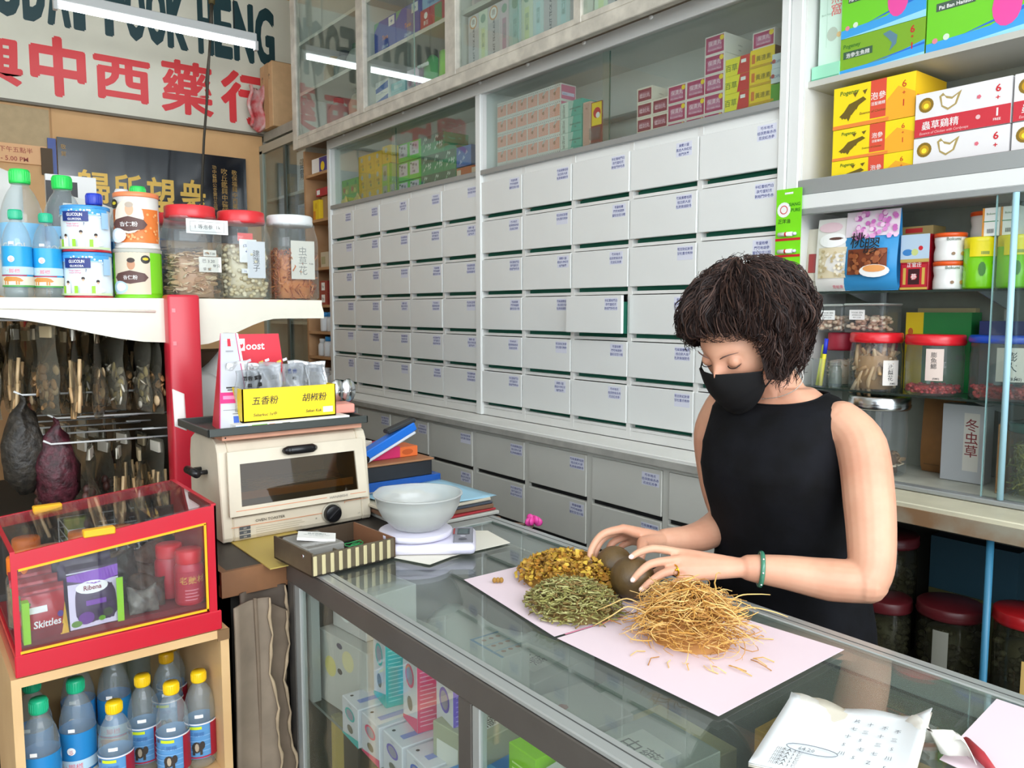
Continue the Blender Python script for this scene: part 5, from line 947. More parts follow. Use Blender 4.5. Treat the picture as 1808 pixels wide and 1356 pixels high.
b = MB(TC); b.box(.698, .712, -.7, 1.745, .872, .9205, brn, .002, 1); b.box(1.288, 1.302, -.7, 1.745, .872, .9205, sil, .002, 1); b.box(.712, 1.288, 1.733, 1.747, .872, .9205, brn); b.box(.70, 1.30, -.7, 1.745, .06, .1, brn); b.build('apron_rail', t)
for y in (1.705, .998, .2):
    b = MB(TC); b.box(.699, .715, y, y + .038, .1, .872, brn, .002, 1); b.box(.7, .716, y - .022 if y < 1.5 else y - .03, y - .001, .1, .872, sil, .002, 1); b.build('upright', t); b = MB(TC); b.box(1.285, 1.301, y, y + .03, .1, .872, brn); b.build('back_upright', t)
b = MB(TC); b.box(.734, 1.266, -.7, 1.70, .922, .928, topglass); b.build('glass_top', t)
for y0, y1, x in ((1.04, 1.68, .705), (.24, .975, .705), (-.6, .2, .705)): b = MB(TC); b.box(x, x + .003, y0, y1, .1, .872, frontglass); b.build('front_glass', t)
b = MB(TC); b.box(.712, 1.285, 1.735, 1.745, .1, .872, brn); b.box(.712, 1.285, -.7, -.69, .1, .872, brn); b.build('end_panel', t)
b = MB(TC); b.box(.73, 1.25, -.68, 1.73, .585, .591, glassy('counter_shelf_glass', '#ecf5f1', 1, 0, .1, '#8b948e')); b.box(.729, .7305, -.68, 1.73, .585, .591, M('shelf_edge_grey', '#7d8480', .3)); b.build('glass_shelf', t)
b = MB(TC); b.box(.715, 1.285, -.68, 1.735, .1, .115, M('counter_base_board', '#8c8068', .5, var=.2)); b.box(1.27, 1.284, -.68, 1.735, .1, .87, M('counter_back_board', '#6f6e62', .5, var=.15)); b.build('base_board', t)
b = MB(TC); b.box(.72, .74, 1.66, 1.7, .6, .87, sil); b.box(.745, .765, 1.60, 1.62, .115, .58, M('yellowed_tape', '#b9a050', .5)); b.build('shelf_support', t)

# contents seen through front glass and top
def cbox(name, label, x, y, z, w, d, h, mat, deco=None, rz=0, sd=None, td=None, group=None, cat='box'):
    """box with front to -x of width w along y, depth d"""
    b = MB(); b.box(-d / 2, d / 2, -w / 2, w / 2, 0, h, mat, .0015, 1)
    if deco: deco(front(b, -d / 2, w / 2, 0), w, h)
    if sd: sd(side(b, -d / 2, -w / 2, 0), d, h)
    if td: td(Face(b, (-d / 2, w / 2, h), (0, -1, 0), (1, 0, 0)), w, d)
    o = b.build(name); o.location = (x, y, z); o.rotation_euler[2] = rz; return tag(o, label, cat, group)
ZC = .592
def d_fac(c):
    def f(F, w, h):
        F.poly([(0, 0), (w, 0), (w, h * .2), (0, h * .05)], flat(c)); F.disc(w * .5, h * .68, w * .3, flat(c), h * .16); F.disc(w * .5, h * .68, w * .22, flat('#9c97a8'), h * .12); F.disc(w * .5, h * .3, w * .18, flat('#6b6a5c'), h * .1); F.text('SCHOLL', w * .5, h * .9, h * .05, flat('#5a5f70'))
    return f
def s_lines(c, c2):
    def f(F, d, h):
        F.rect(0, 0, d, h, flat(c))
        for k in range(14): F.rect(d * .1, h * (.08 + .06 * k), d * (.6 + .3 * ((k * 7) % 3) / 3), h * (.095 + .06 * k), flat(c2))
    return f
cols = [('#25b9b4', 'cyan', '#8fe0dc'), ('#e84a78', 'pink', '#f6b0c4'), ('#6a55c0', 'purple', '#a79ae0')]
y = 1.435
for k, (c, nm, c2) in enumerate(cols):
    cbox('foot_mask_box', f'tall white box with {nm} side standing on the upper row in the counter', .80 + .0 * k, y - .125 * k, ZC + .085, .075, .055, .15, flat('#d8d8dc', .3), d_fac(c), -.15, s_lines(c, c2))
for k in range(5):
    c, nm, c2 = cols[(k + (k > 0)) % 3] if k < 4 else cols[0]; c = ['#25b9b4', '#e84a78', '#6a55c0', '#3f66c8', '#3f66c8'][k]
    cbox('foot_mask_box', 'low white box with ' + ['cyan', 'pink', 'purple', 'blue', 'second blue'][k] + ' print in the front row of the counter shelf', .80, 1.47 - .09 * k, ZC, .082, .16, .084, flat('#dcdce4', .3), d_fac(c), -.05, None, lambda F, w, d: (F.disc(w * .2, d * .1, .004, K_, n=8), F.rect(w * .5, d * .1, w * .7, d * .9, flat('#8a9ad8'))), 'low boxes in the counter')
cbox('blue_gel_box', 'blue box with green plant picture near the counter upright', .79, 1.075, ZC, .09, .14, .1, flat('#2b86d0', .3), lambda F, w, h: (F.disc(w * .5, h * .3, w * .4, flat('#7ba08f'), h * .25), F.disc(w * .3, h * .2, w * .15, flat('#d8e4c8'))), -.05, None, lambda F, w, d: F.disc(w * .5, d * .4, w * .3, flat('#62b4e8')))
cbox('lime_box', 'lime green box with fine white print right of the counter upright', .79, .95, ZC, .07, .05, .2, flat('#8ed01e', .3), lambda F, w, h: [F.rect(w * .15, h * (.1 + .05 * k), w * (.6 + .3 * (k * 5 % 3) / 3), h * (.115 + .05 * k), flat('#d6f29a')) for k in range(16)], 0, s_lines('#8ed01e', '#d6f29a'))
cbox('toothpaste_box', 'teal and blue striped box beside the lime box in the counter', .8, .86, ZC, .08, .08, .14, flat('#2f86c8', .25), lambda F, w, h: (F.rect(w * .4, 0, w, h, flat('#58b8f0')), [F.poly([(w * .4, h * (.1 + .13 * k)), (w, h * (.16 + .13 * k)), (w, h * (.2 + .13 * k)), (w * .4, h * (.14 + .13 * k))], flat('#bfe4fa')) for k in range(6)], F.rect(0, 0, w, h * .15, flat('#1c2f9a'))), 0)
for k in range(4):
    cbox('gum_box', 'blue pearl box with pale blue flap, ' + ORD[k] + ' from the upright', .775, .93 - .085 * k, ZC - .0, .08, .1, .05 + .0 * k, flat('#1f86d0', .3), None, .1, None, lambda F, w, d: (F.rect(w * .05, d * .6, w * .55, d * .95, flat('#cfe4f6')), F.text('DeMo', w * .4, d * .2, .02, flat('#a9d8f4'), .02), F.rect(w * .1, d * .75, w * .18, d * .85, inkk)), 'blue boxes with flaps in the counter') if k != 1 else None
# big white bags and boxes at the left end
cbox('white_carton', 'large grey white carton with yellow round pictures at the far end of the counter', .86, 1.6, ZC, .2, .2, .17, flat('#c6c4be', .4), lambda F, w, h: (F.disc(w * .25, h * .55, w * .12, flat('#dccf7a')), F.disc(w * .62, h * .75, w * .12, flat('#e0d6a4')), F.disc(w * .45, h * .9, w * .06, flat('#4a4460'), h * .04), F.disc(w * .45, h * .55, w * .05, inkk, h * .04)), .1)
cbox('white_carton', 'small carton with red and white print on top of the grey white carton', .86, 1.62, ZC + .171, .14, .14, .1, flat('#d4cfcc', .4), lambda F, w, h: (F.rect(0, h * .5, w, h, flat('#c23a46')), F.disc(w * .4, h * .5, w * .2, W_, n=14)), .1)
b = MB(); b.grid(lambda u, v: Vector((.99 + .18 * u, 1.62 - .2 * v, ZC + .1 + .05 * sin(4 * u + 3 * v) * sin(pi * u))), 10, 10, M('white_plastic_bag', '#dededa', .3)); tag(b.build('plastic_bag', solid=.03), 'limp white plastic bag inside the counter behind the grey white carton', 'bag')
cbox('yellow_box', 'yellow green box on the counter floor seen through the front glass', .84, 1.6, .116, .34, .22, .22, flat('#c9b41e', .5), lambda F, w, h: (F.disc(w * .4, h * .7, w * .1, flat('#5aa83a')), F.disc(w * .7, h * .8, w * .08, flat('#7cc84a'))), .1, None, lambda F, w, d: (F.disc(w * .4, d * .4, w * .12, flat('#6ab84a')), F.disc(w * .7, d * .7, w * .1, flat('#d8c84a'))))
cbox('brown_board', 'brown board lying on the counter floor beneath the low boxes', .9, 1.3, .116, .3, .3, .06, flat('#8a6844', .6))
cbox('hexagon_box', 'pale blue edged box standing upright seen through the counter glass', .985, 1.3, ZC, .115, .075, .2, flat('#c9ccc4', .4), None, .0, None, lambda F, w, d: (F.rect(0, 0, w, d * .09, flat('#4a86b0')), F.rect(0, 0, w * .06, d, flat('#4a86b0')), F.rect(w * .4, 0, w * .43, d, flat('#8fb4cc')), F.rect(w * .7, 0, w * .73, d, flat('#8fb4cc')), [F.disc(w * (.2 + .3 * i), d * (.3 + .25 * j), .006, flat('#b07a5a'), n=6) for i in range(3) for j in range(3)]))
for k, (x, y, w, d, h, c, lab) in enumerate(((.86, 1.32, .16, .1, .07, '#3f6f45', 'dark green box under the counter glass near the scale'), (.84, 1.15, .12, .16, .15, '#a9ab90', 'pale olive box next to the hexagon pattern box in the counter'), (1.0, 1.1, .16, .2, .13, '#c9c8be', 'pale carton with red flowers in the middle of the counter'), (.86, .98, .14, .12, .05, '#c2b04a', 'small yellow box next to the front rail inside the counter'), (.84, .84, .12, .14, .2, '#cfd2c8', 'pale carton close under the glass near the front rail'), (.98, .88, .16, .2, .16, '#aeb2a8', 'grey carton in the counter below the pink paper'), (1.12, .95, .2, .16, .1, '#d0c490', 'cream box under the pink paper inside the counter'), (.88, .66, .12, .18, .18, '#cfcf9a', 'pale yellow box in the counter near the notebook'), (1.02, .66, .16, .16, .14, '#8c8f8a', 'grey box in the counter near the notebook'), (.84, .5, .14, .12, .1, '#7c3038', 'dark red box in the counter under the notebook'), (1.12, 1.35, .2, .2, .12, '#b6bcb4', 'pale carton at the back of the counter under the first paper'), (1.14, 1.12, .16, .16, .09, '#8ea08c', 'greenish box at the back of the counter under the fruits'))):
    cbox('stock_box', lab, x, y, ZC, w, d, h, flat(c, .5), (lambda F, w, h: F.rect(w * .1, h * .3, w * .6, h * .8, flat('#dcdcd2'))), .12 * sin(k * 2), None, (lambda F, w, d, kk=k: (F.disc(w * .4, d * .5, .012, flat('#b4645a'), n=7), F.disc(w * .65, d * .4, .012, flat('#b4645a'), n=7)) if kk == 2 else (F.rect(w * .2, d * .2, w * .8, d * .7, flat('#d8d9cf')), F.text('中藥', w * .5, d * .35, d * .2, inkk))))
cbox('envelope', 'pinkish rounded envelope lying flat in the counter near the notebook', .97, .56, .735, .22, .12, .01, flat('#c4a0a4', .5), None, .3); cbox('wooden_tray', 'golden wooden tray with dark characters at the back of the counter', 1.18, .64, ZC, .24, .12, .2, flat('#b98a2e', .5), None, 0, None, lambda F, w, d: (F.rect(.012, .012, w - .012, d - .012, flat('#a2761f')), F.text('福壽', w * .4, d * .3, .04, flat('#4a3a14'))))

# ---------------------------------------------------------------- things on the counter top
ZT = .9312
pinkp = M('pale_pink_paper', '#e6d3db', .7); 
def sheet(name, label, pts, z, mat, cat='paper', th=.0006, group=None):
    b = MB(); b.prism([(x, y, z) for x, y in pts], (0, 0, th), mat); return tag(b.build(name), label, cat, group)
sheet('pink_paper', 'pale pink paper under the yellow flower and green bud heaps', [(.929, 1.35), (.886, 1.01), (1.18, .995), (1.225, 1.345)], ZT, pinkp)
sheet('pink_paper', 'pale pink paper under the golden root heap, overlapping the first', [(.884, 1.0), (.886, .66), (1.232, .667), (1.206, .935), (1.19, .99)], ZT + .0009, pinkp)
b = MB(); b.prism([(.905, 1.0015, ZT + .0018), (1.04, .9945, ZT + .0018), (1.06, .9955, ZT + .0018), (.905, 1.004, ZT + .0018)], (0, 0, .0006), flat('#e48aa6')); tag(b.build('pink_edge_strip'), 'deep pink glue edge where the two pale papers meet', 'strip')
sheet('pink_paper', 'pale pink paper at the bottom right corner beside the notebook', [(1.02, .42), (1.25, .44), (1.26, .2), (1.0, .2)], ZT, pinkp)
def heap(cx, cy, rx, ry, hh, rng):
    while True:
        a = rng.uniform(0, 2 * pi); q = math.sqrt(rng.random()); x = cx + rx * q * cos(a); y = cy + ry * q * sin(a)
        top = hh * (1 - q ** 2.2) ** .7
        return x, y, top, q
def mound(b, cx, cy, rx, ry, hh, mat, z0):
    v = [];
    b.grid(lambda u, v: Vector((cx + rx * v * cos(2 * pi * u), cy + ry * v * sin(2 * pi * u), z0 + hh * .8 * max(0, 1 - v ** 2.2) ** .7)), 24, 8, mat)
rng = random.Random(5)
fl = [M('flower_gold', '#bf9638', .7), M('flower_yellow', '#d3b040', .7), M('flower_brown', '#9d7530', .7), M('flower_amber', '#b07a26', .7)]
b = MB(); mound(b, 1.095, 1.2, .088, .115, .05, fl[2], ZT + .002)
for k in range(1300):
    x, y, tp, q = heap(1.095, 1.2, .1, .13, .055, rng); z = ZT + .005 + tp * rng.uniform(.75, 1.05); m = rng.choice(fl); s_ = rng.uniform(.0035, .0075)
    R = Matrix.Rotation(rng.uniform(0, 6), 3, 'Z') @ Matrix.Rotation(rng.uniform(-1.3, 1.3), 3, 'X')
    v = [Vector((x, y, z))]; n = 6
    for i in range(n): a = 2 * pi * i / n; v.append(Vector((x, y, z)) + R @ Vector((s_ * cos(a) * rng.uniform(.6, 1.2), s_ * sin(a) * rng.uniform(.6, 1.2), s_ * rng.uniform(.2, .8))))
    b.add(v, [(0, i, i % n + 1) for i in range(1, n + 1)] + [tuple(range(n, 0, -1))], m)
for k in range(3): b.ell((.965 + .006 * k, 1.29 - .004 * k, ZT + .008), (.005, .005, .006), fl[2], 7, 5)
o = tag(b.build('flower_heap'), 'heap of dried golden yellow flower pieces on the first pink paper', 'dried flowers'); o['kind'] = 'stuff'
gb = [M('bud_green', '#928e4e', .7), M('bud_olive', '#746e3a', .7), M('bud_pale', '#aeaa70', .7), M('bud_brown', '#7d6535', .7)]
b = MB(); mound(b, 1.0, 1.085, .068, .085, .042, gb[3], ZT + .002)
for k in range(1150):
    x, y, tp, q = heap(1.0, 1.085, .088, .1, .05, rng); z = ZT + .004 + tp * rng.uniform(.8, 1.06); L = rng.uniform(.010, .021); a = rng.uniform(0, 2 * pi); dz = rng.uniform(-.35, .4) * L
    p0 = Vector((x, y, z)); d = Vector((cos(a) * L, sin(a) * L, dz)); bend = Vector((-sin(a), cos(a), .3)) * L * rng.uniform(-.2, .2)
    if (p0 - d / 2).z < ZT + .002: d.z = abs(d.z) * .2; p0.z = max(p0.z, ZT + .004)
    b.tube([p0 - d / 2, p0 + bend, p0 + d / 2], [.0009, .0013, .0019], rng.choice(gb), 4)
o = tag(b.build('bud_heap'), 'heap of greenish dried honeysuckle buds in front of the yellow flowers', 'dried buds'); o['kind'] = 'stuff'
b = MB()
for k in range(9):
    a = k * 1.1; b.tube([(1.13 + .022 * cos(a + s_ * 1.1) + .006 * k * .5, 1.0 + .03 * sin(a + s_ * .8) + .003 * k, ZT + .003 + .002 * s_) for s_ in range(6)], .0008, flat('#d3c3a8'), 4)
o = tag(b.build('pale_root_hairs'), 'thin pale curled root hairs between the green buds and the fruits', 'dried roots'); o['kind'] = 'stuff'
rt_ = [M('root_gold', '#dcae5e', .65), M('root_amber', '#cc9646', .65), M('root_light', '#ebc47c', .65), M('root_brown', '#b17b3c', .65)]
b = MB(); mound(b, 1.065, .86, .062, .075, .075, rt_[3], ZT + .002)
for k in range(1050):
    q = math.sqrt(rng.random()); a = rng.uniform(0, 2 * pi); x = 1.065 + .074 * q * cos(a); y = .858 + .088 * q * sin(a); tp = .094 * (1 - q ** 2.1) ** .75; z = ZT + .006 + tp * rng.uniform(.7, 1.08)
    L = rng.uniform(.03, .075); dr = rng.uniform(0, 2 * pi); p = Vector((x, y, z)); pts = [p.copy()]; d = Vector((cos(dr), sin(dr), rng.uniform(-.35, .45))); cv = rng.uniform(-.6, .6)
    for i in range(6):
        d = (Matrix.Rotation(cv + rng.uniform(-.35, .35), 3, 'Z') @ d); d.z += rng.uniform(-.3, .25) - (.12 if (p.z > ZT + .05 + tp * .3) else 0); d.normalize(); p = p + d * L / 6; p.z = max(p.z, ZT + .004)
        rr = math.hypot((p.x - 1.065) / .1, (p.y - .862) / .12)
        if rr > 1.0: d.x -= (p.x - 1.065) * 4; d.y -= (p.y - .862) * 4
        pts.append(p.copy())
    r0 = rng.uniform(.0005, .0013); b.tube(pts, [r0 * (1.2 - .12 * i) for i in range(7)], rng.choice(rt_), 4, cap=False)
for k in range(26):
    a = rng.uniform(0, 2 * pi); x = 1.065 + .105 * cos(a); y = .862 + .125 * sin(a); dr = a + rng.uniform(-.7, .7); L = rng.uniform(.015, .045)
    b.tube([(x, y, ZT + .004), (x + L * .5 * cos(dr), y + L * .5 * sin(dr), ZT + .004 + rng.uniform(0, .008)), (x + L * cos(dr + .3), y + L * sin(dr + .3), ZT + .003)], .0009, rng.choice(rt_), 4)
for sx, sy, ex, ey, ez in ((1.12, .83, 1.2, .79, .085), (1.1, .8, 1.17, .735, .065), (1.02, .92, .985, 1.02, .02), (1.1, .92, 1.14, .9, .11), (1.0, .9, .955, .985, .012)):
    Q, R = smooth_path([(sx, sy, ZT + .05), ((sx * 2 + ex) / 3 + .006, (sy * 2 + ey) / 3 + .006, ZT + .05 + ez * .2), ((sx + 2 * ex) / 3, (sy + 2 * ey) / 3 - .004, ZT + .03 + ez * .5), (ex, ey, ZT + ez * .8)], [.0016, .0013, .001, .0006], 4); b.tube(Q, R, rt_[2], 5)
o = tag(b.build('root_heap'), 'tangled heap of golden dried fibrous roots on the second pink paper', 'dried roots'); o['kind'] = 'stuff'
# monk fruits
mf = M('monk_fruit_skin', '#66502f', .42, var=.35, vscale=30, bump=.15, bscale=140)
for k, (x, y, r) in enumerate(((1.166, 1.14, .0395), (1.125, 1.05, .044))):
    t = thing('monk_fruit', ['round brown dried monk fruit under the fingers of the farther hand', 'round brown dried monk fruit held by the nearer hand'][k], 'fruit', (x, y, ZT)); b = MB(); b.ell((0, 0, r), (r, r * .99, r * .98), mf, 28, 18); b.build('rind', t)
    b = MB(); b.lathe([(.0035, 0), (.003, .001), (0, .0014)], flat('#8a7a52'), 10); o = b.build('stem_scar', t); o.location = (0 if k else .008, -.004 if k else 0, r * 1.94) if k == 0 else (-r * .72, -r * .35, r * .55); o.rotation_euler = (0, 0, 0) if k == 0 else (0, -1.0, .4)
# notebook and pad
t = thing('notebook', 'open curled pad of handwritten white sheets at the bottom right of the counter', 'notebook', (.98, .5, ZT))
def curl(u, v, z0=0, k=0):
    ex = Vector((.072, -.132, 0)) if 1 else 0
    p = Vector((-.18, .05, 0)) + Vector((.192, .062, 0)) * v + Vector((.085, -.155, 0)) * u
    p.z = .012 + z0 + .012 * max(0, u - .85) * 10 * (v) + .004 * sin(6 * u + k) * v + .004 * sin(pi * u * 3 + k) * max(0, v - .9) * 10
    p += Vector((.004 * sin(9 * u + k * 2) * (v > .98), 0, 0)); return p
for k in range(3):
    b = MB(); b.grid(lambda u, v: curl(u, v, .0025 * k, k), 16, 12, M('pad_paper%d' % k, ['#d8d2c2', '#e4e2da', '#e6ebee'][k], .6)); b.build('page', t, solid=.0012)
b = MB(); F = Face(b, 0, 0, 0, lambda u, v, l: curl(u, v, .0062, 2) + Vector((0, 0, l + .0006))); im = M('pencil_writing', '#5a6570', .7); rg = random.Random(7)
def hand(F, s, u, v, h, mat=im): 
    vv, ff = glyphs(s, 0, 1); F.mb.add([F.mp(u + x * h * 1.0, v + y * h * 1.25, .0008) for x, y in vv], ff, mat)
for r_ in range(5): 
    for c_ in range(4): hand(F, rg.choice(['七', '不', '川', '三', '才', '片', '十', '一', 'Y', '5', 'Z']), .5 + .1 * c_ + rg.uniform(-.01, .01), .78 - .12 * r_ - .03 * c_, .045)
hand(F, '64.20', .25, .25, .05); F.mb.tube([F.mp(.34 + .17 * cos(a * pi / 10), .275 + .055 * sin(a * pi / 10), .001) for a in range(20)], .0005, im, 4, closed=True)
for r_ in range(5): hand(F, '川木人 3 匕', .12, .2 - .045 * r_, .035, flat('#33373c'))
b.build('handwriting', t)
b = MB(); b.grid(lambda u, v: Vector((.05 + .012 * sin(8 * u), -.12 + .04 * v + .06 * u, .008 + .025 * sin(pi * v) + .003 * u)), 8, 6, flat('#e6e3da')); b.build('curled_page', t, solid=.001)
b = MB(); b.tube([(1.07, .41, ZT + .012), (1.052, .385, ZT + .01), (1.03, .36, ZT + .008)], [.006, .007, .004], flat('#a83038'), 8); tag(b.build('red_pen'), 'red pen lying half hidden between the notebook and the pink paper', 'pen')
# scale
t = thing('kitchen_scale', 'pale lilac digital kitchen scale standing on a white card', 'scale', (.985, 1.6, ZT + .002)); lil = M('lilac_plastic', '#d9d6e6', .35)
RS = Matrix.Rotation(-.62, 4, 'Z')
b = MB(RS); b.box(-.1, .125, -.075, .08, 0, .026, lil, .012, 3); b.build('body', t)
b = MB(RS); b.lathe([(.07, .026), (.084, .03), (.088, .034), (.088, .042), (.084, .044), (0, .044)], lil, 40, (-.02, .005, 0)); b.build('weighing_pan', t)
b = MB(RS); b.box(.072, .118, -.062, .068, .026, .0275, flat('#8e8e98'), .002, 1); F = Face(b, (.078, -.055, .0277), (0, 1, 0), (-1, 0, 0)); F.rect(.06, -.032, .112, -.002, flat('#3a4a52', .2)); F.rect(.066, -.028, .106, -.006, flat('#4c5f64', .2)); F.disc(.02, -.016, .01, flat('#5c5c66'), n=12); F.disc(.045, -.016, .007, flat('#c7c7d0'), n=12); F.rect(.062, .004, .112, .008, flat('#c04040')); b.build('control_panel', t)
t = thing('plastic_bowl', 'translucent white plastic bowl with a pouring lip on the scale pan', 'bowl', (.977, 1.612, ZT + .0475)); fr = glassy('frosted_plastic', '#eceeec', 1, .15, .42, '#dfe1de', 1.45)
b = MB(); pr = [(0, 0), (.045, 0), (.06, .006), (.085, .03), (.099, .058), (.104, .082), (.107, .083), (.107, .086), (.102, .086), (.0965, .06), (.083, .033), (.058, .009), (0, .004)]
b.lathe(pr, fr, 48)
b.v = [(x + (.012 * max(0, cos(math.atan2(y, x) - 1.9)) ** 40 if z > .06 else 0) * cos(1.9), y + (.012 * max(0, cos(math.atan2(y, x) - 1.9)) ** 40 if z > .06 else 0) * sin(1.9), z) for x, y, z in b.v]; b.build('bowl_body', t)
sheet('white_card', 'off white card lying under the kitchen scale', [(.876, 1.6), (.925, 1.48), (1.0, 1.5), (1.17, 1.5), (1.19, 1.62), (1.0, 1.76), (.9, 1.7)], ZT, flat('#e6e2d4', .6), 'card', .0015)
# striped desk tidy
t = thing('striped_desk_tidy', 'brown metal desk tray with ribbed cream stripes at the counter corner', 'tray', (.78, 1.66, ZT)); st = M('tidy_brown', '#6e6350', .4, metal=.3, var=.2); cr = M('tidy_cream', '#cfc398', .35, metal=.2)
RT = Matrix.Rotation(.06, 4, 'Z')
b = MB(RT); x0, x1, y0, y1 = -.105, .105, -.095, .09
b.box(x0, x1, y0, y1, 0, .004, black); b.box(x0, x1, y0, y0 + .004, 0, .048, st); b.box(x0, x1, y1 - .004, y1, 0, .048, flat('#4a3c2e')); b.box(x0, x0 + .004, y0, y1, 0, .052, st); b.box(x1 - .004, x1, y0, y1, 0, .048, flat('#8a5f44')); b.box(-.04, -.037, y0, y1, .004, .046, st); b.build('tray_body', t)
for k in range(10): b = MB(RT); b.box(-.103 + .0205 * k, -.094 + .0205 * k, y0 - .003, y0, .003, .046, cr, .0012, 1); b.build('cream_rib', t)
b = MB(RT); b.ell((x0 - .001, -.055, .038), (.002, .005, .005), steel, 10, 6); b.build('rivet', t)
b = MB(Matrix.Translation((.725, 1.66, ZT + .01)) @ RT); cp = glassy('card_case', '#e8e8e4', 1, .05, .35, '#c9c7c0'); b.box(-.045, .045, -.07, .055, 0, .045, cp, .003, 1); tag(b.build('card_case'), 'frosted open plastic case holding white name cards in the desk tray', 'case')
t = thing('name_card_stack', 'stack of white name cards with printed green lines in the frosted case', 'card', (.735, 1.655, ZT + .056)); b = MB(Matrix.Rotation(-.45, 4, 'Z') @ Matrix.Rotation(.12, 4, 'Y')); b.box(-.042, .042, -.027, .027, 0, .006, W_); F = topf(b, -.042, -.027, .006); F.text('興中西藥行', .042, .036, .0075, flat('#41605a'), .01); F.text('YEE HOCK MEDICAL HALL', .042, .027, .0045, flat('#41605a'), .01); F.text('No. 12, Jalan Bunga', .042, .018, .0035, flat('#41605a')); b.build('cards', t)
b = MB()
for k in range(4): b.tube([(.83 + .02 * cos(a * .7 + k) * 1.2, 1.66 + .016 * sin(a * .7 + k * 2), ZT + .012 + .004 * k + .002 * sin(a * 2)) for a in range(9)], .0013, flat('#2f9a56'), 5, closed=True)
tag(b.build('rubber_bands'), 'tangle of green rubber bands in the black compartment of the tray', 'rubber band')
# ---------------------------------------------------------------- left foreground: shelf box, sweets case, cardboard
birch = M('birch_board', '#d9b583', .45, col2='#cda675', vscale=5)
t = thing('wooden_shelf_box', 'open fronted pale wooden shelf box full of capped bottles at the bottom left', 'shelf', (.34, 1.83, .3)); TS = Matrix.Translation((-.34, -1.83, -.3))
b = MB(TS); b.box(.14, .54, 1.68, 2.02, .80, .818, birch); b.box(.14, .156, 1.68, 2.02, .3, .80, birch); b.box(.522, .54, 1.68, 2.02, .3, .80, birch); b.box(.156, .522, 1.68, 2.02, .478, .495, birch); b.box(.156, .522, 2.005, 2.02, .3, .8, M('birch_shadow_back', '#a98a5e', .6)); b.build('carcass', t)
b = MB(TS); b.box(.516, .5405, 1.677, 1.68, .795, .8185, flat('#7a5c3c')); b.build('corner_cap', t)
gB = [('green', .188, 1.74, .0), ('green', .262, 1.80, .3), ('green', .19, 1.85, .1), ('green', .285, 1.93, .2), ('green', .352, 1.9, 0)]
yB = [('yellow', .32, 1.735, .2), ('yellow', .392, 1.81, -.3), ('yellow', .432, 1.735, .05), ('yellow', .5 - .005, 1.755, -.15), ('yellow', .465, 1.9, .1), ('yellow', .49, 1.96, 0)]
lb2 = flat('#5f97c8', .3)
for k, (c, x, y, tw) in enumerate(gB): pet('water_bottle', ['green capped bottle with bull label at the front left of the wooden shelf box', 'green capped bottle with bull label second from the left in the wooden box', 'green capped bottle behind the front left one in the wooden box', 'green capped bottle at the back of the wooden box', 'dark green capped bottle at the back centre of the wooden box'][k], (x, y, .4955), .034, .25 - .004 * (k % 2), '#1fb583', flat('#2a86c4', .3), d_bull, (.12, .58), 'green capped bottles in the wooden box', tw)
for k, (c, x, y, tw) in enumerate(yB): pet('bear_label_bottle', ['yellow capped bear label bottle standing lowest in the middle of the wooden box', 'yellow capped bear label bottle in the second row of the wooden box', 'yellow capped bear label bottle facing straight out of the wooden box', 'yellow capped bear label bottle at the right side of the wooden box', 'darker yellow capped bottle in the third row of the wooden box', 'darker yellow capped bottle in the back right corner of the wooden box'][k], (x, y, .4955), .0325, .212 if k != 0 else .205, '#f2c818' if k < 4 else '#c99a12', lb2, d_bear, (.12, .5), 'yellow capped bottles in the wooden box', tw)
for k, (x, y) in enumerate(((.42, 1.97), (.37, 1.975))):
    jar('glass_jar', ['empty clear glass jar at the back of the wooden box, right one', 'empty clear glass jar at the back of the wooden box, left one'][k], (x, y, .4955), .026, .26, clear, None, .02, wall=glassy('thick_glass'))
b = MB(); b.ell((.42, 1.40, .41), (.16, .09, .03), M('dark_maroon_cloth', '#2b1216', .7), 24, 8); o = b.build('dark_cushion'); tag(o, 'dark maroon rounded stool seat just showing at the bottom edge', 'stool')
b = MB(); b.lathe([(.13, 0), (.02, .03), (.02, .37), (.06, .385)], dark, 16); o = b.build('stool_base', o); o.location = (0, 0, -.385)

# red sweets case with sloping clear lid
t = thing('sweets_display_case', 'red and yellow acrylic display case of sweets standing on the wooden shelf box', 'display case', (.335, 1.84, .8185)); TCs = Matrix.Translation((-.335, -1.84, -.8185))
rc = M('red_acrylic', '#c01a2e', .25, coat=.2); yl = M('yellow_edge', '#f0b01e', .35); acr = glassy('case_acrylic', '#f4f5f6', 1, .01, .015, '#c4c8cc')
X0, X1, Y0, Y1 = .15, .522, 1.68, 1.99; zl, zr, zb = 1.055, 1.09, .82
def zt(x): return zl + (zr - zl) * (x - X0) / (X1 - X0)
b = MB(TCs); b.box(X0 - .002, X1 + .004, Y0 - .003, Y1, zb, .862, rc, .002, 1)
b.prism([(X0, Y0, .862), (X0 + .01, Y0, .862), (X0 + .01, Y0, zt(X0)), (X0, Y0, zt(X0))], (0, .004, 0), rc)
b.prism([(X1 - .02, Y0, .862), (X1, Y0, .862), (X1, Y0, zt(X1)), (X1 - .02, Y0, zt(X1))], (0, .004, 0), rc)
b.prism([(X0 + .01, Y0, zt(X0) - .03), (X1 - .02, Y0, zt(X1) - .034), (X1 - .02, Y0, zt(X1)), (X0 + .01, Y0, zt(X0))], (0, .004, 0), rc)
b.prism([(X1 - .004, Y0, .862), (X1 - .004, Y1, .862), (X1 - .004, Y1, zt(X1)), (X1 - .004, Y0, zt(X1))], (.004, 0, 0), rc); b.prism([(X0, Y1 - .004, zt(X0) - .02), (X1, Y1 - .004, zt(X1) - .02), (X1, Y1 - .004, zt(X1)), (X0, Y1 - .004, zt(X0))], (0, .004, 0), rc)
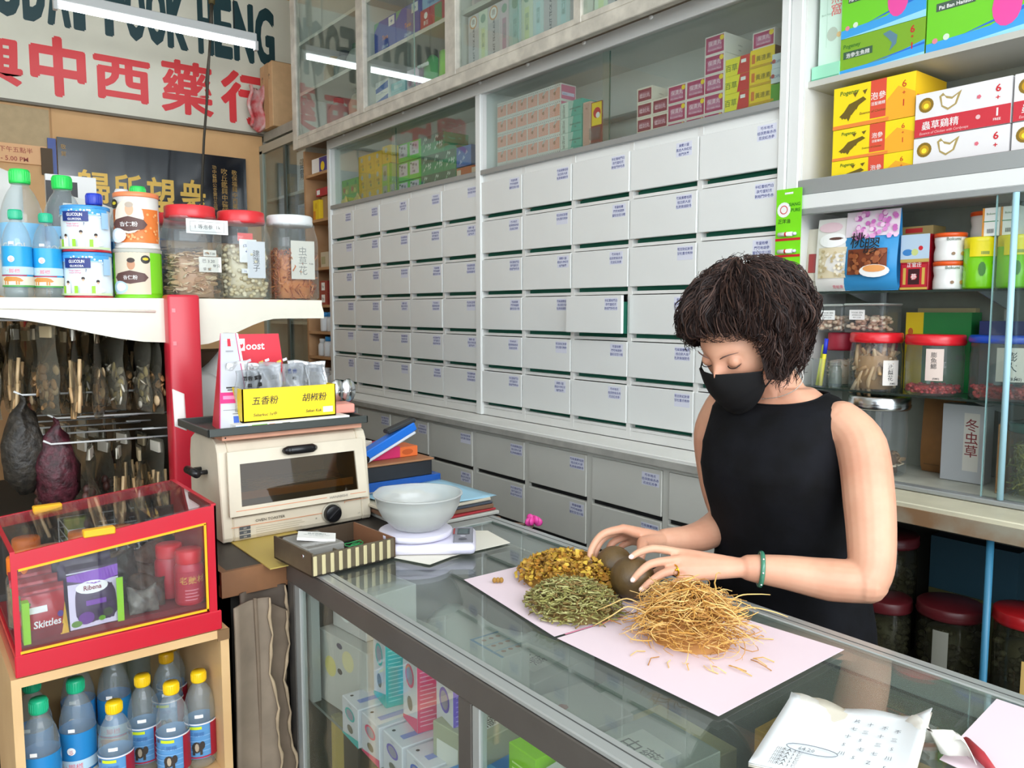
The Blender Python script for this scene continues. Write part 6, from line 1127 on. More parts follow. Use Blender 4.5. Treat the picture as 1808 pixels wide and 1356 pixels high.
b.prism([(X0, Y0, zt(X0)), (X0 + .008, Y0, zt(X0)), (X0 + .008, Y1, zt(X0)), (X0, Y1, zt(X0))], (0, 0, .004), rc); b.prism([(X1 - .01, Y0, zt(X1)), (X1, Y0, zt(X1)), (X1, Y1, zt(X1)), (X1 - .01, Y1, zt(X1))], (0, 0, .004), rc)
b.prism([(X0, Y1 - .008, zt(X0)), (X1, Y1 - .008, zt(X1)), (X1, Y1, zt(X1)), (X0, Y1, zt(X0))], (0, 0, .004), rc); b.build('red_body', t)
b = MB(TCs)
for (xa, za, xb, zb2) in ((X0 + .008, .864, X1 - .022, .866), (X0 + .012, zt(X0) - .034, X1 - .022, zt(X1) - .038)):
    b.prism([(xa, Y0 - .0015, za), (xb, Y0 - .0015, zb2), (xb, Y0 - .0015, zb2 + .0045), (xa, Y0 - .0015, za + .0045)], (0, .003, 0), yl)
b.box(X1 - .026, X1 - .0215, Y0 - .0015, Y0 + .002, .866, zt(X1) - .036, yl); b.build('yellow_trim', t)
b = MB(TCs); b.prism([(X0 + .01, Y0 + .004, .866), (X1 - .02, Y0 + .004, .866), (X1 - .02, Y0 + .004, zt(X1) - .034), (X0 + .01, Y0 + .004, zt(X0) - .03)], (0, .003, 0), acr); b.build('front_window', t)
b = MB(TCs); b.prism([(X0 + .008, Y0 + .002, zt(X0) + .001), (X1 - .01, Y0 + .002, zt(X1) + .001), (X1 - .01, Y1 - .008, zt(X1) + .001), (X0 + .008, Y1 - .008, zt(X0) + .001)], (0, 0, .003), acr); b.build('clear_lid', t)
for x, y in ((.297, Y0 - .006), (.25, Y1 - .02)):
    b = MB(TCs); b.box(x - .026, x + .03, y, y + .02, zt(x) - .004, zt(x) + .010, yl, .002, 1); b.build('lid_handle' if y < 1.7 else 'lid_hinge', t)
b = MB(TCs); b.box(X0 + .004, X1 - .006, Y0 + .03, Y1 - .006, .864, .875, flat('#7a2028')); b.build('case_floor', t)
b = MB(TCs); b.box(X0 + .004, X1 - .006, Y1 - .008, Y1 - .0045, .875, 1.03, acr); b.build('rear_window', t)
pur = flat('#6a2a92', .3)
def sweetbag(name, label, x, y, z, w, h, mat, deco, tilt=.2, rz=0, th=.012):
    t = thing(name, label, 'sweets', (x, y, z)); t.rotation_euler = (-tilt, 0, rz)
    f = lambda sg: (lambda u, v: Vector((w * (u - .5) * (1 - .04 * sin(pi * v)), sg * th * sin(pi * u) * (sin(pi * min(1, v * 1.15)) if v < .87 else 0) + .0015 * sin(12 * u + 4 * v), h * v)))
    b = MB(); b.grid(f(-1), 12, 12, mat); b.grid(f(1), 12, 12, mat); b.build('pouch', t)
    f0 = f(-1); b = MB(); F = Face(b, 0, 0, 0, lambda u, v, l: f0(u / w, v / h) + Vector((0, -.0008 - l, 0))); deco(F, w, h); b.build('print', t); return t
def d_rib(F, w, h):
    F.rect(0, h * .86, w, h * .88, flat('#cfcfe0')); F.rect(0, 0, w, h * .7, flat('#dcd4ea')); F.poly([(0, h * .84), (w, h * .9), (w, h * .72), (w * .5, h * .66), (0, h * .76)], flat('#8a4cc0')); F.disc(w * .45, h * .62, w * .32, W_, h * .1); F.text('Ribena', w * .45, h * .58, h * .09, flat('#8a2040'), .02, slant=.1)
    F.text('Blackcurrant', w * .6, h * .45, h * .04, flat('#4a2a6a')); F.rect(w * .3, h * .34, w * .7, h * .42, flat('#7a3aa8')); F.disc(w * .3, h * .15, w * .15, pur, h * .1); F.disc(w * .8, h * .3, w * .07, flat('#3a1a4a'), h * .05); F.disc(w * .72, h * .18, w * .1, flat('#2f3a1c'), h * .07); F.disc(w * .6, h * .1, w * .07, flat('#6fae2a'), h * .04); F.disc(w * .12, h * .08, w * .1, flat('#5f8f2a'), h * .05)
def d_sk(F, w, h): F.rect(0, h * .0, w, h * .2, flat('#7c1424')); F.text('Skittles', w * .52, h * .22, h * .17, W_, .02, .9, slant=.1); F.rect(w * .1, h * .5, w * .55, h * .62, W_); F.poly([(w * .8, 0), (w, 0), (w, h * .6)], flat('#e0b020')); F.poly([(0, h * .4), (w * .2, h * .7), (0, h * .75)], flat('#3a8a4a')); F.disc(w * .85, h * .4, w * .08, flat('#5a3a9a')); F.rect(0, h * .84, w, h * .87, flat('#8a1a2c'))
sweetbag('blackcurrant_pastille_bag', 'lilac bag of blackcurrant pastilles with berry print at the front of the case', .293, 1.715, .876, .095, .125, flat('#3f2a4e', .25), d_rib, .18, .05)
for k in range(2): sweetbag('blackcurrant_pastille_bag', ['dark purple sweet bag leaning right behind the blackcurrant bag', 'dark purple sweet bag third behind the blackcurrant bag'][k], .285 - .008 * k, 1.745 + .025 * k, .876, .1, .14 + .008 * k, flat('#3a2450', .2), lambda F, w, h: F.rect(w * .2, h * .5, w * .7, h * .6, flat('#6a4a8a')), .18, .05)
for k in range(3): sweetbag('skittle_sweet_bag' if 0 else 'fruit_sweet_bag', ['red bag of fruit sweets at the front left of the case', 'red bag of fruit sweets right behind the front one', 'red bag of fruit sweets third from the front'][k], .205 - .006 * k, 1.705 + .022 * k, .876, .075, .1 + .012 * k, flat('#b01828', .2), d_sk, .22, .1, .01)
pbox('lime_card_tray', 'lime green cardboard tray corner around the sweet bags', 'tray', .33, 1.71, .8755, .0025, .09, .012, flat('#9ade22', .3)); pbox('lime_card_tray', 'lime green card corner at the left of the sweets case', 'tray', .165, 1.71, .8755, .02, .08, .012, flat('#9ade22', .3), None, None, 0, None)
def sweetjar(label, x, y, z, r, h, lidc, body, content=None, deco=None):
    t = thing('sweets_jar', label, 'jar', (x, y, z)); b = MB(); b.lathe([(r * .95, 0), (r, .004), (r, h * .68), (r * .8, h * .78)], body, 24, cap=False); b.lathe([(0, .002), (r * .9, .002)], body, 20); b.build('body', t)
    b = MB(); b.lathe([(r * .88, h * .76), (r * .9, h * .78), (r * .9, h * .98), (r * .85, h), (0, h)], flat(lidc, .3), 24); b.build('lid', t)
    if content: b = MB(); b.lathe([(0, .003), (r * .93, .004), (r * .93, h * .6), (0, h * .66)], M('sweets_' + content.strip('#'), content, .6, var=.5, vscale=90, bump=.8, bscale=90), 20); b.build('sweets', t)
    if deco: b = MB(); deco(cylf(b, r + .0006, ANG + .5), r, h); b.build('wrap_label', t)
    return t
for k, (x, y) in enumerate(((.18, 1.80), (.235, 1.84), (.30, 1.88), (.375, 1.87), (.2, 1.9))): sweetjar('orange lidded sweets jar, ' + ['front left', 'second from left', 'third from left', 'rightmost', 'back left'][k] + ' inside the red case', x, y, .876, .029, .142 + .01 * (k > 1), '#ef7a22', clear, '#b08f6a')
for k, (x, y) in enumerate(((.478, 1.735), (.455, 1.80))): sweetjar(['red lidded red jar with gold characters in the front right corner of the case', 'red lidded jar behind the one with gold characters'][k], x, y, .876, .03, .115, '#e02834', flat('#c0283a', .3), None, (lambda F, r, h: (F.rect(-r * .9, h * .06, r * 1.3, h * .64, flat('#b92a3c')), F.text('老藥材', r * .1, h * .42, h * .14, gold, .01), [F.rect(-r * .4, h * (.1 + .06 * i), r * (.4 + .1 * (i % 2)), h * (.12 + .06 * i), flat('#e08a94')) for i in range(4)])) if k == 0 else None)
for k, (x, y, z, c, s_) in enumerate(((.395, 1.75, .876, '#5a4436', 1.0), (.4, 1.80, .876, '#6a5040', 1.3), (.385, 1.72, .876, '#8f8a80', .8), (.36, 1.8, .92, '#3f3830', 1.0), (.425, 1.84, .9, '#7a5a48', 1.2), (.35, 1.92, .92, '#4a4a38', 1.1))):
    b = MB(); w = .055 * s_; b.grid(lambda u, v: Vector((w * (u - .5) * 1.3, -.014 * sin(pi * u) * sin(pi * v) + .003 * sin(14 * u + 9 * v), w * 1.2 * v * (1 + .12 * sin(5 * u + k)))), 10, 10, M('preserved_fruit%d' % k, c, .3, var=.5, vscale=60, bump=.6, bscale=80)); o = b.build('preserved_fruit_bag', solid=.014); o.location = (x, y, z + .002); o.rotation_euler = (-.4, 0, .1 * k - .2)
    tag(o, ['dark brown packet of preserved fruit beside the blackcurrant bag', 'brown packet of preserved fruit leaning behind in the case middle', 'grey clear packet lying low at the case front', 'dark packet standing behind the purple bags', 'brown packet near the red lidded jars', 'olive dark packet at the back of the case'][k], 'sweets')

# leaning cardboard between the case and the counter
for k, (x, y, w, h, c, lab) in enumerate(((.600, 1.695, .085, .855, '#8a7a68', 'dark worn cardboard sheet standing nearest the red case'), (.648, 1.71, .075, .86, '#7b6a58', 'brown corrugated cardboard sheet with torn edge beside the counter post'), (.64, 1.73, .10, .865, '#5f5246', 'dark brown board standing behind the torn cardboard'))):
    cm = M('worn_cardboard%d' % k, c, .8, var=.35, vscale=7)
    t = thing('cardboard_sheet', lab, 'cardboard', (x, y, 0)); b = MB()
    fr_ = lambda s_: (lambda u, v: Vector((w * (u - .5) + .006 * sin(13 * v + k) * (u > .9) + .004 * sin(37 * v) * (u > .9), .012 * sin(5 * v + 2 * u + k) + .02 * sin(3 * u) + s_, h * v * (1 - .06 * u * (k == 1)))))
    b.grid(fr_(0), 8, 30, cm); b.build('board', t, solid=.006)
    b = MB(); f0 = fr_(0); b.tube([f0(1, v / 40) + Vector((.002 * sin(v * 2.3), -.003, 0)) for v in range(41)], [.0035 + .0015 * sin(v * 1.7) for v in range(41)], M('torn_edge', '#b39d80', .9, var=.3), 5); b.build('torn_edge', t)
# side bench carrying the toaster
t = thing('side_bench', 'brown wooden bench behind the counter end carrying the toaster and files', 'bench', (.95, 2.1, 0)); bw = M('bench_wood', '#8a5e3c', .5, var=.25, vscale=10)
b = MB(); b.box(-.4, .38, -.34, .38, .885, .918, M('dark_bench_top', '#3f3a34', .5, var=.2)); b.build('bench_top', t)
b = MB(); b.box(-.4, -.385, -.34, .38, .86, .9185, bw); b.box(-.4, .38, -.352, -.34, .86, .919, bw); b.build('edge_moulding', t)
b = MB(); b.box(-.385, .37, -.3, -.28, .0, .885, M('bench_front_dark', '#2d2a26', .7)); b.box(-.385, -.365, -.3, .36, 0, .885, M('bench_front_dark', '#2d2a26')); b.box(.35, .37, -.3, .36, 0, .885, M('bench_front_dark', '#2d2a26')); b.build('carcass', t)
b = MB(); b.box(-.1, .07, -.32, .19, .9185, .921, M('yellow_board', '#c3ab5a', .5)); o = b.build('yellow_board'); o.location = (.73, 1.96, .9185); tag(o, 'mustard yellow board lying under the toaster', 'board')

# toaster oven
tc_ = M('toaster_cream', '#ded3bd', .35, var=.12, vscale=9); tc2 = M('toaster_stained', '#d2c5a6', .4, col2='#b5a27c', vscale=5); tw = .41
t = thing('toaster_oven', 'cream coloured small oven toaster with black handle and dial, slightly scorched', 'toaster', (.828, 2.08, .9215), 0)
b = MB(); prof = [(-.125, .012), (-.12, .0), (.125, .0), (.13, .012), (.13, .2), (.118, .24), (.085, .256), (-.06, .256), (-.088, .246), (-.1, .225)]
for xa, xb in ((-tw / 2, -.178), (.178, tw / 2)): b.prism([(xa, y, z) for y, z in prof], (xb - xa, 0, 0), tc_)
b.prism([(-.178, y, z) for y, z in ((-.125, .012), (-.12, 0), (.125, 0), (.13, .012), (.13, .06), (-.1195, .06))], (.356, 0, 0), tc_); b.prism([(-.178, y, z) for y, z in ((-.1003, .222), (.124, .222), (.118, .24), (.085, .256), (-.06, .256), (-.088, .246))], (.356, 0, 0), tc_); b.box(-.178, .178, .118, .13, .06, .222, tc_)
b.build('casing', t).modifiers.new('bev', 'BEVEL').width = .003
ov = M('oven_lining', '#a58c5c', .45, metal=.3, var=.2); b = MB(); b.box(-.176, .176, .112, .117, .061, .221, ov); b.box(-.178, -.174, -.1, .117, .061, .221, ov); b.box(.174, .178, -.1, .117, .061, .221, ov); b.box(-.176, .176, -.11, .117, .061, .064, M('crumb_tray', '#c2a562', .4, metal=.2)); b.box(-.176, .176, -.08, .117, .218, .221, ov); b.build('oven_lining', t)
for k in range(9): b = MB(); b.tube([(-.17, -.085 + .02 * k, .112), (.17, -.085 + .02 * k, .112)], .0013, steel, 5); b.build('rack_wire', t)
b = MB(); P0 = Vector((-.19, -.1285, .066)); P1 = Vector((.19, -.1285, .066)); Q0 = Vector((-.185, -.106, .226)); Q1 = Vector((.185, -.106, .226)); up = (Q0 - P0).normalized(); nrm = Vector((1, 0, 0)).cross(up).normalized()
def dp(u, v): return P0.lerp(P1, u).lerp(Q0.lerp(Q1, u), v)
def dface(b): return Face(b, 0, 0, 0, lambda u, v, l: dp(u, v) + nrm * (l + .008))
pts = [dp(0, 0), dp(1, 0), dp(1, 1), dp(0, 1)]
for a, c in (((0, 0), (1, .14)), ((0, .80), (1, 1)), ((0, .14), (.08, .80)), ((.93, .14), (1, .80))):
    b.prism([dp(a[0], a[1]), dp(c[0], a[1]), dp(c[0], c[1]), dp(a[0], c[1])], nrm * .008, tc_)
F = dface(b); F.l = .0004; lo = flat('#d98a5a'); F.curved = False
F.rect(.04, .075, .68, .085, lo); F.rect(.86, .075, .985, .085, lo)
F.mp = (lambda mp: (lambda u, v, l: mp(u, v, l)))(F.mp); vv, ff = glyphs('HANABISHI', .01, 2); F.mb.add([dp(.7 + x * .0275, .055 + y * .055) + nrm * .0092 for x, y in vv], ff, flat('#8f8a80'))
db = b.build('door', t)
b = MB(); b.prism([dp(.08, .14), dp(.93, .14), dp(.93, .80), dp(.08, .80)], nrm * .003, glassy('oven_glass', '#c9b68e', 1, .02, .04, '#6f6448')); b.build('door_glass', db)
for o in (db.children[-1],): o.location = Vector(o.location) - Vector(db.location)
b = MB()
b.box(-.165, .165, -.095, .09, .098, .1, M('crumb_tray')); b.box(-.165, .165, -.097, -.095, .098, .118, M('crumb_tray')); b.build('baking_tray', t)
b = MB(); hp = [dp(.38 + .24 * k / 8, .93) + nrm * (.016 + .010 * sin(pi * k / 8)) for k in range(9)]; b.tube(hp, [.007] + [.0115] * 7 + [.007], M('black_bakelite', '#17171a', .3), 12); [b.tube([dp(u, .93) + nrm * .006, dp(u, .93) + nrm * .02], .008, M('black_bakelite'), 8) for u in (.40, .60)]
for k in range(11): b.tube([dp(.4 + .02 * k, .96) + nrm * (.034 - .0006 * abs(k - 5)), dp(.4 + .02 * k, .9) + nrm * (.034 - .0006 * abs(k - 5))], .0016, M('black_bakelite'), 5)
b.build('door_handle', t)
b = MB(); F = side(b, -tw / 2, -.1262, 0); F.l = .001; F.text('OVEN TOASTER', .1 + .02, .044, .0085, flat('#55504a'), .015, 1.15); F.rect(.02, .037, .3, .0385, lo)
for k in range(3): F.rect(.04, .007 + .011 * k, .068, .0155 + .011 * k, flat('#4f5358')); F.text('250', .054, .009 + .011 * k, .005, flat('#c9c5bb'), .01)
for k in range(5): F.rect(.082, .007 + .0055 * k, .082 + .13 * (1 - .06 * (k % 3)), .0078 + .0055 * k, flat('#a8a08e'))
F.rect(.328, .06, .40, .0612, lo); F.rect(.327, .055, .3285, .0612, lo); F.text('OFF', .37, .02, .004, flat('#8f8a80')); F.text('#', .245, .025, .006, flat('#5a564e')); b.build('front_markings', t)
b = MB(Matrix.Translation((.085, -.127, .034)) @ Matrix.Rotation(pi / 2, 4, 'X')); b.lathe([(.0285, 0), (.0285, .001), (.0, .001)], flat('#b9b3a2'), 32); b.lathe([(.024, .001), (.0225, .014), (.02, .016), (0, .016)], M('black_bakelite'), 28)
b.T = Matrix.Translation((.085, -.127, .034)) @ Matrix.Rotation(pi / 2, 4, 'X') @ Matrix.Rotation(.7, 4, 'Z'); b.box(-.019, .019, -.0035, .0035, .014, .021, M('black_bakelite'), .0012, 1); b.build('timer_dial', t)
b = MB(); b.tube([(-tw / 2 - .03, -.03, .165), (-tw / 2 - .03, .05, .165)], .0105, M('black_bakelite'), 12); b.tube([(-tw / 2, -.015, .165), (-tw / 2 - .03, -.015, .165)], .006, M('black_bakelite'), 8); b.tube([(-tw / 2, .035, .165), (-tw / 2 - .03, .035, .165)], .006, M('black_bakelite'), 8); b.build('side_handle', t)
for sx in (-.17, .17):
    for sy in (-.1, .1): b = MB(); b.lathe([(.012, -.003), (.01, .006)], black, 12, (sx, sy, 0)); b.build('foot', t)

# on top of the toaster
ZQ = .9215 + .2565
t = thing('wooden_board', 'thin pinkish wooden board lying on top of the toaster', 'board', (.82, 2.06, ZQ + .001)); b = MB(); b.box(-.19, .19, -.1, .12, 0, .014, M('pink_wood', '#d99e82', .55, var=.1), .001, 1); b.build('board', t); b = MB(); [b.ell((x, -.1005, .007), (.002, .001, .002), K_, 8, 5) for x in (-.182,)]; b.build('nail_head', t)
ZW = ZQ + .0155
t = thing('dark_tray', 'shallow dark plastic tray holding the yellow box and payment sign', 'tray', (.815, 2.06, ZW)); b = MB(); dtm = M('dark_tray_plastic', '#3d423f', .35)
b.box(-.22, .2, -.115, .13, 0, .004, dtm, .002, 1); [b.box(*q, 0, .02, dtm, .002, 1) for q in ((-.225, .205, -.12, -.114), (-.225, .205, .129, .135), (-.225, -.219, -.12, .135), (.199, .205, -.12, .135))]; b.build('tray_body', t)
pbox('white_card_box', 'flattened white printed carton under the yellow box', 'box', .66, 2.0, ZW + .004, .3, .012, .01, W_) if 0 else None
b = MB(); b.box(-.13, .18, -.09, .09, 0, .018, W_, .001, 1); F = side(b, -.13, -.09, 0); F.rect(.04, .004, .08, .015, flat('#7cc23a')); F.rect(.085, .006, .1, .014, flat('#e07a3a')); F.rect(.0, .003, .03, .014, flat('#4aa3dc')); F.rect(.12, .004, .14, .014, inkk); F.rect(.2, .007, .23, .013, inkk); F.rect(.235, .005, .26, .013, redp)
o = b.build('printed_carton'); o.location = (.82, 2.05, ZW + .0045); tag(o, 'flat white printed carton lying under the yellow box', 'carton')
ZY = ZW + .0235
t = thing('yellow_box', 'open bright yellow cardboard box with handwritten characters on the toaster stack', 'box', (.817, 2.055, ZY), .0); ym = M('bright_yellow_card', '#f0cf1c', .45); yw, yd, yh = .255, .15, .085
b = MB(); b.box(-yw / 2, yw / 2, -yd / 2, yd / 2, 0, .003, ym); b.box(-yw / 2, yw / 2, -yd / 2, -yd / 2 + .003, 0, yh, ym); b.box(-yw / 2, yw / 2, yd / 2 - .003, yd / 2, 0, yh, ym); b.box(-yw / 2, -yw / 2 + .003, -yd / 2, yd / 2, 0, yh, ym); b.box(yw / 2 - .003, yw / 2, -yd / 2, yd / 2, 0, yh, ym); b.build('box_body', t)
b = MB(); F = side(b, -yw / 2, -yd / 2, 0); F.text('五香粉', .058, .045, .021, inkk, .01, slant=.15); F.text('Sebarkuc 1x中', .058, .014, .0095, inkk, .01, slant=.2); F.text('胡椒粉', .192, .045, .021, inkk, .01, slant=.15); F.text('Sekan Kuk', .19, .014, .0095, inkk, .01, slant=.2); F.rect(.217, .011, .245, .026, flat('#e9ecec')); b.build('writing', t)
foil = M('foil_packet', '#dddfe2', .25, metal=.4, bump=1.5, bscale=70); clearb = glassy('crinkled_bag', '#e9ecee', 1, .12, .3, '#c9ccd0')
for k in range(14):
    x = -.105 + .021 * (k % 11) + (.01 if k > 10 else 0); y = -.045 + .035 * (k % 3); b = MB(); sd = k
    b.grid(lambda u, v: Vector((.055 * (u - .5) + .003 * sin(9 * v + sd), .006 * sin(7 * u + 5 * v + sd) + .01 * sin(pi * u) * sin(pi * v), .105 * v)), 9, 10, foil if k % 3 else clearb); 
    if k % 2 == 0: F = Face(b, (-.015, -.014, .07), (1, 0, 0), (0, 0, 1)); F.text('五香', .015, .01, .012, flat('#33406a') if k % 4 else inkk, .01); F.text('粉', .02, -.008, .01, inkk, .01)
    o = b.build('spice_packet', solid=.004); o.location = (.817 + x, 2.055 + y, ZY + .026 + .006 * (k % 4)); o.rotation_euler = (.1 * sin(k * 2), .12 * sin(k), .5 * sin(k * 1.7))
    tag(o, f'crinkled silver spice packet standing in the yellow box, {ORD[k]} from the left' if k < 11 else f'crinkled silver spice packet tucked at the back of the yellow box, {ORD[k - 11]} from the left', 'packet', 'spice packets in the yellow box')
# payment sign
t = thing('payment_sign', 'red and white folded payment stand with a slanted magenta side panel', 'sign', (.752, 2.1, ZW + .0045)); rcard = M('red_card', '#dd2e40', .4)
b = MB(); z1 = .238; b.prism([(-.055, .04, .0), (.13, .04, 0), (.1, .04, z1), (-.03, .04, z1)], (0, .004, 0), rcard); F = side(b, -.055, .04, 0)
F.rect(.034, z1 - .045, .06, z1 - .012, W_); F.disc(.047, z1 - .03, .009, rcard, n=12); F.disc(.05, z1 - .024, .004, W_, n=10); F.text('oost', .088, z1 - .042, .027, W_, .02, .95)
for k in range(7): F.disc(.03 + .02 * k, .115 + .004 * (k % 2), .010, flat('#f2c52c'), .018, n=14); F.disc(.03 + .02 * k, .119, .0035, flat('#8a4a20'), n=8)
for k in range(9): F.poly([(.03 + .017 * k, .148 + .006 * (k % 3)), (.042 + .017 * k, .152 + .006 * (k % 3)), (.04 + .017 * k, .159 + .006 * (k % 3)), (.028 + .017 * k, .155 + .006 * (k % 3))], flat(['#f6b4b8', '#f3d24a', '#e8e4f0'][k % 3]))
b.build('red_panel', t)
b = MB(); A0 = Vector((-.115, -.1, 0)); B0 = Vector((-.037, -.115, 0)); A1 = Vector((-.06, .04, z1 + .003)); B1 = Vector((-.022, .03, z1 + .003))
g = lambda u, v: A0.lerp(B0, u).lerp(A1.lerp(B1, u), v); nm = (B0 - A0).cross(A1 - A0).normalized()
b.prism([g(0, 0), g(1, 0), g(1, 1), g(0, 1)], -nm * .004, flat('#c2c4ca'))
def q(u0, v0, u1, v1, m, l=.0005): b.add([g(u0, v0) + nm * l, g(u1, v0) + nm * l, g(u1, v1) + nm * l, g(u0, v1) + nm * l], [(0, 1, 2, 3)], m)
mg = flat('#cf2f7a'); q(0, .27, 1, .38, mg); q(0, 0, .03, 1, mg, .001); q(.96, 0, 1, 1, mg, .001); q(.2, .93 - .01, .8, .935, flat('#d9d9dd')); q(.42, .86, .6, .94, rcard, .0007); q(.3, .8, .7, .815, flat('#9a9aa0')); q(.25, .42, .75, .435, inkk); q(.3, .4, .55, .41, inkk); q(.12, .31, .88, .345, flat('#e58ab4'), .001); q(.12, .2, .85, .205, flat('#8a8a90')); q(.45, .05, .62, .14, flat('#3a5fc0')); q(.43, .16, .64, .165, inkk)
b.build('side_panel', t); b = MB(); b.prism([g(0, 0), g(.0, 1), g(0, 1) + Vector((.012, .1, -.2)), g(0, 0) + Vector((.02, .12, 0))], Vector((.003, 0, 0)), rcard); b.prism([B0 + Vector((.002, 0, 0)), B0 + Vector((.008, .0, 0)), B1 + Vector((.006, 0, 0)), B1 + Vector((0, 0, 0))], (0, .1, 0), W_); b.build('folded_back', t)
# spoon and salmon coloured box
b = MB(); b.box(-.035, .035, -.04, .04, 0, .026, flat('#ef9c8c', .45), .003, 1); o = b.build('salmon_box'); o.location = (.965, 2.03, ZW + .0235 + .0045); o.location = (.99, 2.06, ZW + .02); o.rotation_euler[2] = -.15; tag(o, 'flat salmon pink box beside the yellow box', 'box')
b = MB(); b.tube([(.93, 2.0, ZW + .03), (1.0, 2.1, ZW + .034)], .004, steel, 6); b.build('spoon_handle') if 0 else None
for k in range(2):
    t = thing('metal_ladle', ['shiny metal ladle bowl standing behind the salmon box', 'second metal ladle bowl right of the first'][k], 'ladle', (1.005 + .035 * k, 2.1, ZW + .02)); b = MB(); b.grid(lambda u, v: Vector((.024 * cos(2 * pi * u) * v, -.012 * (1 - v * v) - .0 * k, .055 + .034 * sin(2 * pi * u) * v)), 24, 8, steel); b.build('bowl', t, solid=.0015)
    b = MB(); b.tube([(0, 0, .022), (-.01, .01, .004), (-.05, .02, .002)], .003, steel, 6); b.build('handle', t)
# white panel to the left of the tray
b = MB(); b.grid(lambda u, v: Vector((.59 + .03 * u, 2.22 + .01 * v, 1.19 + .1 * v - .015 * u)), 6, 6, flat('#e6e5df')); tag(b.build('white_panel', solid=.004), 'white panel standing between the red post and the payment sign', 'envelope')

# files and papers to the right of the toaster
def fb(name, label, cat, x, y, z, dx, dy, dz, mat, rz=0, deco=None, bev=.002):
    b = MB(); b.box(-dx / 2, dx / 2, -dy / 2, dy / 2, 0, dz, mat, bev, 1); 
    if deco: deco(b, dx, dy, dz)
    o = b.build(name); o.location = (x, y, z); o.rotation_euler[2] = rz; return tag(o, label, cat)
z = .9185
for k, (dx, dy, dz, c, lab) in enumerate(((.30, .3, .01, '#b8b8b0', 'bottom grey white wad of papers at the bench end'), (.29, .3, .006, '#a83038', 'thin red folder in the paper pile'), (.31, .28, .012, '#7a5a44', 'brown worn ledger in the paper pile'), (.3, .3, .006, '#3f4650', 'dark folder in the paper pile'), (.31, .29, .009, '#c9c0ac', 'cream papers near the top of the pile'))):
    fb('paper_folder', lab, 'folder', 1.20 - .005 * k, 1.93 + .004 * k, z, dx, dy, dz, flat(c, .7), .05 * sin(k * 2.2)); z += dz + .0006
b = MB(); b.grid(lambda u, v: Vector((.3 * (u - .5), .27 * (v - .5), .004 + .004 * sin(5 * u + 3 * v))), 10, 10, flat('#9fcbe0', .6)); o = b.build('blue_paper', solid=.001); o.location = (1.2, 1.93, z); o.rotation_euler[2] = .12; tag(o, 'light blue sheet on top of the paper pile beside the scale', 'paper'); z += .011
for k in range(6):
    b = MB(); b.grid(lambda u, v: Vector((.13 * (u - .5), .09 * (v - .5), .0012 * k + .003 * sin(6 * u + k) + .004 * v * u)), 8, 6, flat(['#d9d9dc', '#c4c4c8', '#e0d8b8', '#cfd0d6', '#b8b49a', '#d4d4d8'][k], .6)); o = b.build('receipt', solid=.0008); o.location = (1.1 + .016 * sin(k * 2), 1.87 + .012 * cos(k * 3), z + .002 + .0022 * k); o.rotation_euler[2] = k * .35; tag(o, f'crumpled receipt on the blue sheet, {ROWN(k, 6)} of the small pile', 'receipt', 'receipts on the blue sheet')
t = thing('binder_clip', 'dark clip gripping the receipts beside the toaster', 'clip', (1.055, 1.86, z + .019)); b = MB(); b.prism([(-.012, -.006, 0), (.012, -.006, 0), (.009, -.004, .01), (-.009, -.004, .01)], (0, .012, 0), flat('#4a463e')); b.build('clip_body', t); b = MB(); b.tube([(-.006, 0, .008), (-.016, 0, .014), (-.02, .0, .008)], .001, steel, 5); b.build('clip_lever', t)
fb('blue_file', 'thick royal blue lever arch file lying behind the paper pile', 'file', 1.19, 2.2, .9185, .30, .26, .072, flat('#1f56a8', .4), 0, lambda b, dx, dy, dz: b.ell((dx / 2 - .05, -dy / 2 - .001, dz * .65), (.006, .002, .006), W_, 10, 6))
fb('black_file', 'black file lying on the blue lever arch file', 'file', 1.18, 2.2, .991, .26, .25, .046, flat('#25262a', .45)); fb('brown_card', 'thin brown card lying on the black file', 'card', 1.18, 2.19, 1.0375, .27, .24, .006, flat('#a5734e', .6))
fb('magenta_box', 'magenta cardboard box lying beneath the blue hole punch', 'box', 1.15, 2.2, 1.044, .16, .14, .036, flat('#d0306a', .4)); fb('orange_box', 'small orange box of staples right of the magenta box', 'box', 1.255, 2.17, 1.044, .075, .08, .032, flat('#e8743a', .45), 0, lambda b, dx, dy, dz: side(b, -dx / 2, -dy / 2, 0).disc(dx / 2, dz / 2, .02, flat('#c45a2a'), .009))
fb('white_wad', 'pale wad of folded paper between toaster and hole punch', 'paper', 1.09, 2.2, 1.0805, .1, .1, .02, flat('#d6cfc0', .7), .3)
t = thing('hole_punch', 'large blue hole punch with a black lever resting on the files', 'hole punch', (1.16, 2.12, 1.081)); R_h = Matrix.Rotation(-.42, 4, 'Y'); bl = flat('#1f6fd0', .35)
b = MB(R_h); b.box(-.08, .125, -.02, .02, .0, .026, bl, .003, 1); b.build('blue_body', t); b = MB(R_h); b.box(-.07, .115, -.022, .022, -.008, .0, flat('#d5d8dc'), .002, 1); b.build('base_plate', t)
b = MB(R_h @ Matrix.Translation((.06, 0, .03)) @ Matrix.Rotation(.12, 4, 'Y')); b.box(-.03, .075, -.016, .016, 0, .014, flat('#2f3236'), .004, 1); b.build('lever', t); b = MB(R_h); b.tube([(-.07, -.026, .006), (-.07, .026, .006)], .011, K_, 12); b.build('pivot', t)
